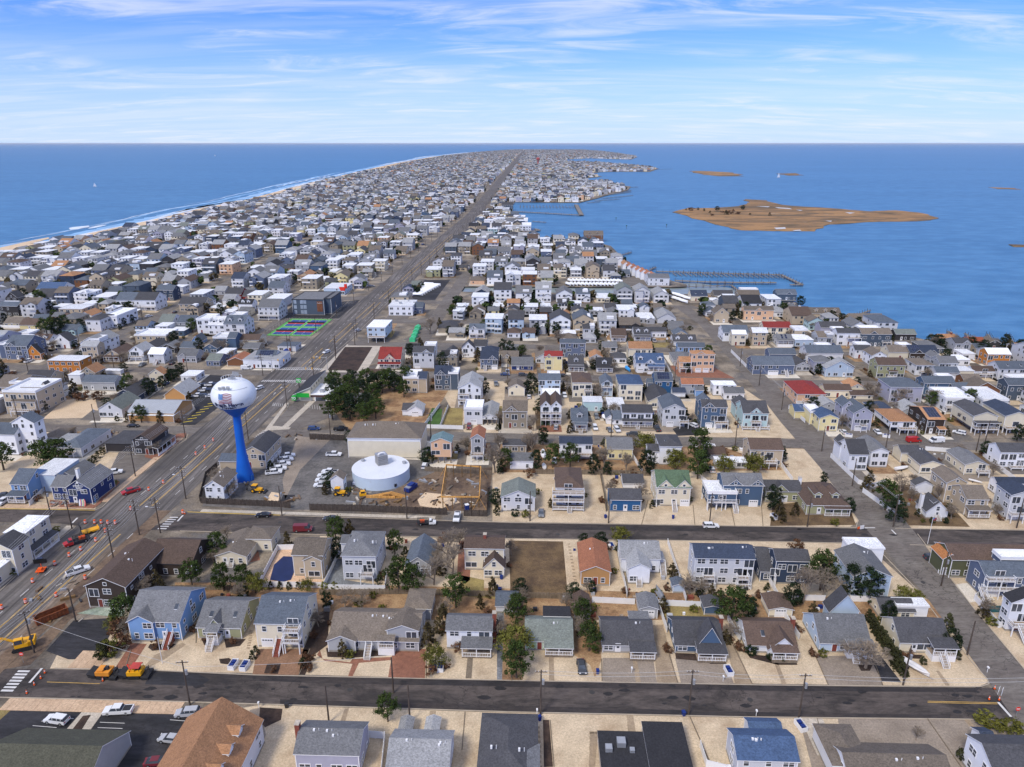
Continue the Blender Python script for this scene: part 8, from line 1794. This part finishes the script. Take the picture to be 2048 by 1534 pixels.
pier([(1378,574),(1462,571),(1484,588)],1.6,'bulkhead round the canal mouth',z=.6); pier([(1018,423),(1095,427),(1163,431),(1152,410)],7,'far marina pier with pale deck',z=.8,fingers=[(1040,412,1150,413,18,0,-1,40)],step=14)
pier([(1066,443),(1092,445)],3,'thin wooden pier before the far marina',step=10); pier([(1036,466),(1078,461),(1070,458)],5,'bulkhead below the waterfront hotels',step=10)
for i,(a_,b_) in enumerate((((1195,393),(1262,384)),((1205,397),(1266,391)),((1190,402),(1240,398)),((1175,406),(1200,404)),((1225,388),(1262,381)),((1262,340),(1345,338)),((1250,376),(1276,374)))): pier([a_,b_],3,'far wooden dock, %s from the near end of the shore' % ORD[i+1],step=16)
for i,(u0,v0,u1,v1) in enumerate(((1910,684,1896,664),(1950,688,1930,668),(1990,690,1975,670),(2030,692,2015,672),(1240,512,1262,505),(1300,540,1312,535),(1700,636,1740,622))): pier([(u0,v0),(u1,v1)],1.5,'short private dock on the bay shore, %s counted' % ORD[i+1],step=4)
for i,(u,v,h_) in enumerate(((1434,421,7),(1452,429,7),(1460,427,6),(1486,419,7),(1539,431,5),(1382,421,5),(1396,420,4),(1420,426,4),(1475,428,4),(1408,422,4),(1372,420,3),(1444,425,3),(1500,430,3),(1466,421,3),(1425,431,3))): tree(('dark','cedar','redbush')[i % 3],u,v,h_,'on the marsh island, %s counted from its near tip' % ORD[i+1],wide=1.8,group='trees on the marsh island')
# ------------------------------------------------------------------ the rest of the town
LP = [(p.x,p.y) for p in land]
OC2 = [(o[0],o[1],o[3],o[4]) for o in OCC]
def blocked(x,y,hw,hd):
 for ox,oy,a,b in OC2:
  if abs(x-ox) < a+hw and abs(y-oy) < b+hd: return True
 return False
STP = ST
def onroad(x,y,m=0):
 if -14.5-m < x-BC(y) < 10.5+m: return True
 for P in STP:
  if inpoly(x,y,P): return True
 return False
NOGO = [[(G(*p).x,G(*p).y) for p in q] for q in (
 [(548,640),(585,575),(740,590),(690,645)],[(500,690),(540,636),(680,636),(640,685)],[(640,748),(685,685),(775,685),(735,750)],[(400,755),(440,735),(560,740),(470,850),(360,860)],[(800,610),(860,552),(905,552),(880,612)],
 [(1125,580),(1130,558),(1245,558),(1245,580)],[(1240,576),(1262,526),(1380,565),(1380,610)],[(560,820),(600,750),(700,755),(690,880),(540,880)],[(640,860),(640,740),(850,745),(850,860)],[(845,862),(850,790),(932,790),(932,862)],[(995,420),(1000,400),(1170,400),(1170,424)],
 [(890,592),(900,566),(1390,570),(1390,596)],[(1500,560),(1480,600),(1540,618),(1640,620),(1640,560)],[(85,840),(130,795),(215,795),(200,842)],[(770,700),(775,640),(870,600),(880,690)],[(560,720),(600,680),(640,690),(600,740)],[(740,600),(820,520),(850,530),(790,610)],
 [(1235,540),(1240,515),(1330,545),(1330,575)])]
def nogo(x,y):
 return any(inpoly(x,y,P) for P in NOGO)
LPN = [p for p in LP]
def inland(x,y,m=9):
 return all(inpoly(x+a,y+b,LPN) for a,b in ((m,0),(-m,0),(0,m),(0,-m)))
cand = []; rr = random.Random(21)
def lattice(east):
 a = AE if east else AW; ca,sa = math.cos(a),math.sin(a); y = 300.0 if not east else 300.0
 rows = []
 ymin = 290; yb = ymin; k = 0
 STEP = 27.5
 while yb < 12600:
  rows.append((yb,k)); yb += STEP if k % 2 == 0 else (STEP+8); k += 1
 for yb,k in rows:
  far = yb > 2600
  if east: x0,x1 = BC(yb)+20,1500
  else: x0,x1 = -900,BC(yb)-24
  lot = 13.6
  x = x0+rr.uniform(0,4);
  while x < x1:
   yy = yb-(x-BC(yb))*math.tan(a)*(-1)*(-1)
   if inland(x,yy+8,11 if not far else 16): cand.append((x,yy,k,east))
   x += lot*rr.uniform(.92,1.12)
lattice(True); lattice(False)
sel = []
for x,y,k,e in cand:
 zc__ = y*cc+CH*cs; u = 1024+FPX*x/zc__
 if u < -120 or u > 2170: continue
 hw,hd = rr.uniform(4.6,6.3),rr.uniform(6.8,9.4)
 yc = y+hd+rr.uniform(-1,2)
 if y < 1200 and (onroad(x-hw,yc) or onroad(x+hw+5,yc) or onroad(x,yc-hd) or onroad(x,yc+hd) or nogo(x,yc) or blocked(x,yc,hw,hd)): continue
 if y >= 1200 and onroad(x,yc,5): continue
 if not e and x-hw < shore(yc)+(34 if yc < 3000 else 70): continue
 if y < 1500 and not e:                                # keep ocean avenue open
  pass
 sel.append((x,yc,hw,hd,k,e,u))
EX = []
gy_ = 262.0
while gy_ < 640:                                          # small houses and garages in what gaps remain
 for i in range(-36,45):
  x = i*11.0+rr.uniform(-2,2); yc = gy_+rr.uniform(-2,2)-x*.033; hw,hd = rr.uniform(3.2,4.6),rr.uniform(4,6); zc__ = yc*cc+CH*cs; u = 1024+FPX*x/zc__
  if u < -60 or u > 2110 or not inland(x,yc,9): continue
  if any(onroad(x+a,yc+b) for a,b in ((-hw-2,-hd-1),(hw+6,-hd-1),(-hw-2,hd),(hw+6,hd),(0,0))) or nogo(x,yc) or blocked(x,yc,hw+.3,hd+.3): continue
  if any(abs(x-q[0]) < hw+q[2]+1 and abs(yc-q[1]) < hd+q[3]+1 for q in sel+EX): continue
  EX.append((x,yc,hw,hd,40+int((gy_-262)/12),x > BC(yc),u))
 gy_ += 12
sel += EX
sel.sort(key=lambda s: s[1])
print('HAND',len(HOUSES),'EXTRA',len(EX),'SEL',len(sel))
nhand = len(HOUSES)
WCH = ['white']*14+['lgray']*12+['gray']*7+['cream']*6+['tan']*5+['lblue']*3+['taupe']*4+['slate']*2+['graphite']*2+['lav']*2+['sage','yellow','steel','navy','brown','dark','peach','mint']
RCH = ['grey']*9+['dk']*6+['lt']*8+['slate']*4+['taupe']*6+['brown']*3+['navy','black','tan','ggreen']
nauto = max(0,298-nhand); cnt = {}
near_sel,far_sel = sel[:nauto],sel[nauto:]
for x,yc,hw,hd,k,e,u in near_sel:
 wl,rf_ = rr.choice(WCH),rr.choice(RCH); st = rr.choice((1,2,2,3,3) if k < 40 else (1,1,2)); h = {1: 3.2,2: 5.8,3: 8.2}[st]; kind = rr.choice(('gx','gy','gx','h','f','gy')); rise = hw*.55 if kind == 'gy' else (hd*.42 if kind == 'gx' else 2.2 if kind == 'h' else 0)
 key = (k,e); cnt[key] = cnt.get(key,0)+1
 side = 'bay' if e else 'ocean'; rn = {'gx': 'side gabled','gy': 'front gabled','h': 'hipped','f': 'flat'}[kind]
 if kind == 'f': rf_ = 'white'
 lab = '%s %s storey house, %s %s roof, %s in %s side row %d' % (WN[wl],('one','two','three')[st-1],RN[rf_],rn,ORD[min(cnt[key],30)],side,k+1)
 H = House('house',(x,yc-hd,0),-(AE if e else AW),lab,'house',0,'houses farther up the island',seed=int(x*3+yc))
 op = ['nd']
 if st > 1: op.append('dk@%.1f,.0,%.1f,1.8' % (2.7,rr.choice((.5,1.0))))
 if st > 2: op.append('dk@%.1f,.0,%.1f,1.6' % (5.3,rr.choice((.5,1.0))))
 if kind == 'f' and st > 1: op.append('rd')
 if kind == 'gx' and rr.random() < .5: op.append('rg@%.1f,2.2,1.8' % rr.choice((.3,.7)))
 H.vol(kind,-hw,0,hw*2,hd*2,h,rise,wl,rf_,tuple(op))
 if st > 1 and kind != 'f' and rr.random() < .45: H.vol('f',hw*.2,-.05,hw*.75,hd*.9,h+1.6,0,wl,'white',('nw','rd'),main=False)
 H.done()
fm = MB(); fr2 = random.Random(5)
mid = MB()
def far_house(mb,x,y,hw,hd,h,wl,rf_,kind,detail):
 a = AE; ca,sa = math.cos(a),math.sin(a)
 def T(px_,py_,z): return (x+px_*ca+py_*sa,y-px_*sa+py_*ca,z)
 W = WM(wl); R = RM(rf_); b = [(-hw,-hd),(hw,-hd),(hw,hd),(-hw,hd)]
 wi,ri = mb.mi(W),mb.mi(R); k = len(mb.v); rise = 0 if kind == 'f' else (hw*.55 if kind == 'gy' else hd*.45 if kind == 'gx' else 2.2)
 mb.v += [T(*p,0) for p in b]+[T(*p,h) for p in b]
 for i in range(4): mb.f.append((k+i,k+(i+1) % 4,k+4+(i+1) % 4,k+4+i)); mb.m.append(wi)
 o = .35; e = [(-hw-o,-hd-o),(hw+o,-hd-o),(hw+o,hd+o),(-hw-o,hd+o)]; q = len(mb.v)
 if kind == 'f': mb.v += [T(*p,h+.1) for p in e]; mb.f.append((q,q+1,q+2,q+3)); mb.m.append(ri)
 elif kind == 'gx':
  mb.v += [T(*p,h-.1) for p in e]+[T(-hw-o,0,h+rise),T(hw+o,0,h+rise)]
  for f in ((q,q+1,q+5,q+4),(q+2,q+3,q+4,q+5)): mb.f.append(f); mb.m.append(ri)
  mb.v += [T(-hw,0,h+rise-.1),T(hw,0,h+rise-.1)]
  mb.f.append((k+4,k+7,q+6)); mb.m.append(wi); mb.f.append((k+5,k+6,q+7)); mb.m.append(wi)
 elif kind == 'gy':
  mb.v += [T(*p,h-.1) for p in e]+[T(0,-hd-o,h+rise),T(0,hd+o,h+rise)]
  for f in ((q,q+4,q+5,q+3),(q+4,q+1,q+2,q+5)): mb.f.append(f); mb.m.append(ri)
  mb.v += [T(0,-hd,h+rise-.1)]; mb.f.append((k+4,k+5,q+6)); mb.m.append(wi)
 else:
  mb.v += [T(*p,h) for p in e]+[T(0,-hd*.3,h+rise),T(0,hd*.3,h+rise)]
  for f in ((q,q+1,q+4),(q+1,q+2,q+5,q+4),(q+2,q+3,q+5),(q+3,q,q+4,q+5)): mb.f.append(f); mb.m.append(ri)
 if detail:
  gi = mb.mi(M_GLASS); ti = mb.mi(M_TRIM)
  def quad(x0,x1,z0,z1,m,off=.06,yy=-hd):
   q = len(mb.v); mb.v.extend([T(x0,yy-off,z0),T(x1,yy-off,z0),T(x1,yy-off,z1),T(x0,yy-off,z1)]); mb.f.append((q,q+1,q+2,q+3)); mb.m.append(m)
  n = max(1,int(h/2.7))
  for s_ in range(n):
   z = s_*h/n
   if fr2.random() < .55 and s_: quad(-hw*.9,hw*fr2.choice((.2,.9)),z-.1,z+.85,ti,1.5)
   if detail > 1 or fr2.random() < .8:
    for c in (-.6,0,.6) if detail > 1 else (-.5,.45):
     if fr2.random() < .8: w_ = fr2.uniform(.45,1.0); quad(c*hw-w_,c*hw+w_,z+.9,z+2.2,gi)
  for sd_ in (1,-1):
   for s_ in range(n):
    for c in (-.5,.1,.6):
     if fr2.random() < .6:
      z = s_*h/n+1.0; q = len(mb.v); xx = sd_*(hw+.05); yy = c*hd; mb.v.extend([T(xx,yy-.5,z),T(xx,yy+.5,z),T(xx,yy+.5,z+1.2),T(xx,yy-.5,z+1.2)]); mb.f.append((q,q+1,q+2,q+3)); mb.m.append(gi)
  if fr2.random() < .3 and kind != 'f' and h > 4:          # roof terrace block
   q = len(mb.v); bb = [(-hw*.1,-hd*.8),(hw*.7,-hd*.8),(hw*.7,hd*.1),(-hw*.1,hd*.1)]; mb.v += [T(*p,h) for p in bb]+[T(*p,h+2.0) for p in bb]
   for i in range(4): mb.f.append((q+i,q+(i+1) % 4,q+4+(i+1) % 4,q+4+i)); mb.m.append(ti)
   mb.f.append((q+4,q+5,q+6,q+7)); mb.m.append(ti)
for x,yc,hw,hd,k,e,u in far_sel:
 if fr2.random() < .04: continue
 wl = fr2.choice(WCH); rf_ = fr2.choice(RCH); kind = fr2.choice(('gx','gy','gx','h','f','f','gy'))
 if kind == 'f': rf_ = 'white'
 h = (fr2.choice((3.2,5.8,5.8,8.2,8.6)) if not (not e and fr2.random() < .4) else 8.4) if k < 40 or yc > 900 else fr2.choice((3,3.2,5.4))
 far_house(fm,x,yc,hw,hd,h,wl,rf_,kind,2 if yc < 900 else 1 if yc < 2200 else 0)
 if yc < 2600 and fr2.random() < .7: far_house(fm,x+hw*fr2.choice((-.45,.45)),yc-hd*.75,hw*fr2.uniform(.35,.5),hd*.5,max(2.8,h*fr2.choice((.5,.7,1.04))),wl,rf_,fr2.choice(('gy','gy','f')),1 if yc < 900 else 0)
 if yc < 1600 and fr2.random() < .4: far_house(fm,x+fr2.uniform(-hw,hw),yc+hd+4,2.2,2.6,2.5,fr2.choice(WCH),rf_,'gy',0)
fm.obj('distant_houses',kind='stuff')
gr = random.Random(8); tn = 0
gm = MB(); lm = [leaf_mat('dark'),leaf_mat('pine'),leaf_mat('cedar'),M_BARKG]
def clump(mb,x,y,r,h,m,n):
 for i in range(n):
  v = Vector((gr.gauss(0,1),gr.gauss(0,1),gr.gauss(0,1))).normalized()*gr.uniform(.5,1); c = Vector((x+v.x*r,y+v.y*r,h*.58+v.z*h*.42)); L_ = r*gr.uniform(.35,.6)
  d = (v+Vector((gr.uniform(-.6,.6),gr.uniform(-.6,.6),gr.uniform(0,.6)))).normalized(); a = d.orthogonal().normalized(); b = d.cross(a)
  mb.face([c-a*L_,c-b*L_*.8,c+a*L_,c+b*L_*.8],m)
near_gaps = []
for x,yc,hw,hd,k,e,u in sel:
 if gr.random() < (.95 if yc < 900 else .8 if yc < 2500 else .5):
  tx,ty = x+gr.choice((-1,1))*(hw+1.2)+gr.uniform(-1,1),yc+gr.uniform(-hd,hd+5)
  if yc < 640 and tn < 110:
   if not onroad(tx,ty) and not blocked(tx,ty,1,1) and not nogo(tx,ty):
    kd = gr.choice(('dark','dark','pine','bare','bare','cedar')); tn += 1; tree(kd,tx,ty,gr.uniform(5,8.5),'',P=Vector((tx,ty,0)),wide=1.1); TL[-1][0]['label'] = '%s among the houses beyond the fourth side street' % TN[kd][1]; TL[-1][0]['group'] = 'scattered %ss up the island' % TN[kd][1]
  else: clump(gm,tx,ty,gr.uniform(2.2,4.2),gr.uniform(4.5,8.5),gr.choice(lm[:3]),26 if yc < 1500 else 14 if yc < 4000 else 6)
for i in range(500):                                       # scrub on the dunes
 y = 780+gr.random()**2*5000; x = shore(y)+gr.uniform(18,34); clump(gm,x,y,gr.uniform(1.5,3.5),1.8,mat('dune_scrub',lin((120,104,78)),.9,.2,.3),6)
gm.obj('distant_trees',kind='stuff')
ym = MB(); ycol = [M_GRAV,M_GRAVW,M_GRAV,M_GRAVW,M_GRAVG,M_CONC,M_DEAD,M_ASPHL,M_LITTER,M_GRAVG]
for x,yc,hw,hd,k,e,u in sel:
 if yc > 1800: continue
 y0,y1 = yc-hd-6,yc+hd+6; m_ = gr.choice(ycol)
 if onroad(x,y0) : y0 = yc-hd
 ym.face([(x-hw-1.5,y0,.012),(x+hw+1.5,y0,.012),(x+hw+1.5,y1,.012),(x-hw-1.5,y1,.012)],m_)
for H_,first,org,lab,vb in HOUSES:
 if vb > 950: continue
 w_,d_ = first[3]/2+1.8,first[4]; x,y = org.x,org.y
 if not inland(x,y,5): continue
 m_ = gr.choice(ycol); ym.face([(x-w_,y-5,.014),(x+w_,y-5,.014),(x+w_+.2,y+d_*.5,.014),(x-w_,y+d_*.5,.014)],m_); m_ = gr.choice(ycol+[M_DEAD,M_LITTER,M_DRY]); ym.face([(x-w_,y+d_*.5,.014),(x+w_,y+d_*.5,.014),(x+w_,y+d_+6,.014),(x-w_,y+d_+6,.014)],m_)
ym.obj('yard_paving',kind='structure')
sc_ = random.Random(77); n_ = 0; ct = MB(); cm = [M_TRIM,M_DARK,M_BLUE,M_DECK,M_STEEL,WM('gray'),WM('white'),M_BRICK]
for H_,first,org,lab,vb in HOUSES:
 if not 640 < vb < 1420: continue
 w_,d_ = first[3]/2,first[4]
 for i in range(4 if vb > 900 else 4):
  sx = sc_.choice((-1,1)); P_ = Vector((org.x+sx*(w_+sc_.uniform(.8,2.2)),org.y+sc_.uniform(-1.5,d_+5),0))
  if sc_.random() < .3: P_ = Vector((org.x+sc_.uniform(-w_,w_),org.y+d_+sc_.uniform(1.5,5),0))
  if onroad(P_.x,P_.y,.5) or nogo(P_.x,P_.y): continue
  if any(abs(P_.x-o_[0]) < o_[2]-.6 and abs(P_.y-o_[1]) < o_[3]-.6 for o_ in OC2): continue
  kd = sc_.choice(('bush','redbush','hedge','bush','redbush','cedar','bare','dark','bare','redbush')); tree(kd,0,0,{'bush': 1.5,'redbush': 1.4,'hedge': 2.6,'cedar': 3.6,'bare': 5.5,'dark': 4.5}[kd]*sc_.uniform(.8,1.3),'',P=P_,wide=sc_.uniform(1,1.5)); n_ += 1
  TL[-1][0]['label'] = '%s %s the %s' % (TN[kd][1],('beside','at the side of','close to','in the yard of')[i],' '.join(lab.split()[:8])); TL[-1][0]['group'] = 'shrubs beside the houses'
 for i in range(4):
  x,y = org.x+sc_.uniform(-w_-2.5,w_+2.5),org.y+d_+sc_.uniform(.6,6); q = sc_.uniform(.2,.7)
  if onroad(x,y,1) or any(abs(x-o_[0]) < o_[2] and abs(y-o_[1]) < o_[3] for o_ in OC2): continue
  ct.box(x-q,x+q,y-q*.7,y+q*.7,0,sc_.uniform(.4,1.2),sc_.choice(cm))
ct.obj('yard_clutter',kind='stuff')
vr = random.Random(15); vc = ['white','silver','dark','grey','black','white','blue','white']
for H_,first,org,lab,vb in HOUSES:
 if not 600 < vb < 1060 or vr.random() > .42: continue
 sx = vr.choice((-1,1)); x,y = org.x+sx*(first[3]/2+2.0),org.y-vr.uniform(1,4)
 if onroad(x,y,.5) or nogo(x,y) or any(abs(x-o_[0]) < o_[2]+.3 and abs(y-o_[1]) < o_[3]+1.2 for o_ in OC2) or any((r_[2]-Vector((x,y,0))).length < 3 for r_ in TL): continue
 c = vr.choice(vc); k_ = vr.choice(('suv','suv','car','pickup')); vehicle(k_,c,0,0,vr.choice((88,-92))+vr.uniform(-4,4),'%s %s parked in the drive of the %s' % (c,{'suv': 'SUV','car': 'car','pickup': 'pickup'}[k_],' '.join(lab.split()[:8])),P=Vector((x,y,0)))
rm = MB(); y = 620.0
while y < 3500:
 for x0,x1 in ((BC(y)-14,shore(y)+22 if y > 760 else -620),(BC(y)+10,BC(y)+330)):
  seg = 8
  for i in range(seg):
   a0,a1 = x0+(x1-x0)*i/seg,x0+(x1-x0)*(i+1)/seg; t0,t1 = -(a0-BC(y))*.033,-(a1-BC(y))*.033
   if not inpoly((a0+a1)/2,y+t0,LPN) or not inpoly(a1,y+t1,LPN): continue
   rm.face([(a0,y+t0,.03),(a1,y+t1,.03),(a1,y+t1+7,.03),(a0,y+t0+7,.03)],M_ASPHL)
 y += 68
rm.obj('distant_streets',kind='structure')
sb = random.Random(9)
for i in range(46):
 t_ = i/45; u = 1560+500*t_; v = 616+ (84*t_ if t_ < .6 else 50+ (t_-.6)*90)+sb.uniform(3,12)
 P_ = G(u,v); ok = inland(P_.x,P_.y,3) and not blocked(P_.x,P_.y,0,0)
 if ok: tree(sb.choice(('dark','dark','cedar','bare','dark')),u,v,sb.uniform(3.5,6.5),'',wide=1.4); TL[-1][0]['label'] = 'dark scrubby tree in the fringe along the bay shore'; TL[-1][0]['group'] = 'scrub along the bay shore'
house("gy 1245 1257 545 529 524 519 white tan nw nd",'first white townhouse with orange roof on the marina row',near=0,rz=-AE);
for i in range(6):
 u = 1254+i*9; v = 549+i*3.8; house("gy %d %d %g %g %g %g white orange nw nd" % (u,u+13,v,v-16,v-21,v-26),'white townhouse with orange roof, %s from the far end of the marina row' % ORD[i+2],near=0,group='marina townhouses')
house("gx 1296 1338 572 556 545 white grey ^.3",'white marina store with grey roof and rows of square windows',near=0)
house("f 972 1055 452 443 436 white white rd; f 995 1062 462 452 446 white white rd; f 1000 1050 441 434 430 cream white",'white waterfront motel with long balconies',name='motel',cat='motel',near=0)
house("gx 1004 1026 420 410 404 graphite dk",'graphite gabled house at the far marina',near=0)
house("gx 1168 1206 482 470 461 brown taupe dm@.3,.7",'brown gabled house at the tip of the canal neighbourhood',near=0)
house("h 1100 1128 648 634 624 slate navy",'slate blue house with porch north of the fifth street',near=0)
for t_ in HOUSES[-13:]: pass
P = Vector(G(1076,331)); r = root('red_water_tower',P,0,'small red water tower far up the island','water tower'); b = MB(); m_ = mat('tower_red',lin((170,80,78)),.7); b.lathe([(3.2,0),(3.0,24),(7,27),(9,32),(8,37),(.1,40)],m_,16); b.obj('tank',r); b = MB(); b.lathe([(3.4,0),(4,1.5),(3.4,2)],m_,12); b.obj('base_ring',r)
# ------------------------------------------------------------------ air
hm = bpy.data.materials.new('air'); hm.use_nodes = True; hn = hm.node_tree; hn.nodes.clear()
ho = hn.nodes.new('ShaderNodeOutputMaterial'); hv = hn.nodes.new('ShaderNodeVolumePrincipled')
hv.inputs['Density'].default_value = 1.3e-5; hv.inputs['Color'].default_value = (.86,.92,1,1); hn.links.new(hv.outputs[0],ho.inputs['Volume'])
mb = MB(); mb.box(-260000,260000,-2000,230000,-4,CH+6,hm); mb.obj('haze',kind='stuff')
for o in COL.objects:                                       # children carry no category
 if o.parent is not None and 'category' in o: del o['category']
seen = {}
for o in COL.objects:
 if o.parent is None and o.get('category'):
  seen.setdefault(o.get('label'),[]).append(o)
for l_,os_ in seen.items():
 n = len((l_ or '').split())
 if n < 4 or n > 16: print('LBL',n,l_)
 if len(os_) > 1 and not all(o.get('group') for o in os_): print('DUP',len(os_),l_)
print('OBJ',len(COL.objects),'TRI',sum(len(o.data.polygons) for o in COL.objects if o.type == 'MESH'))
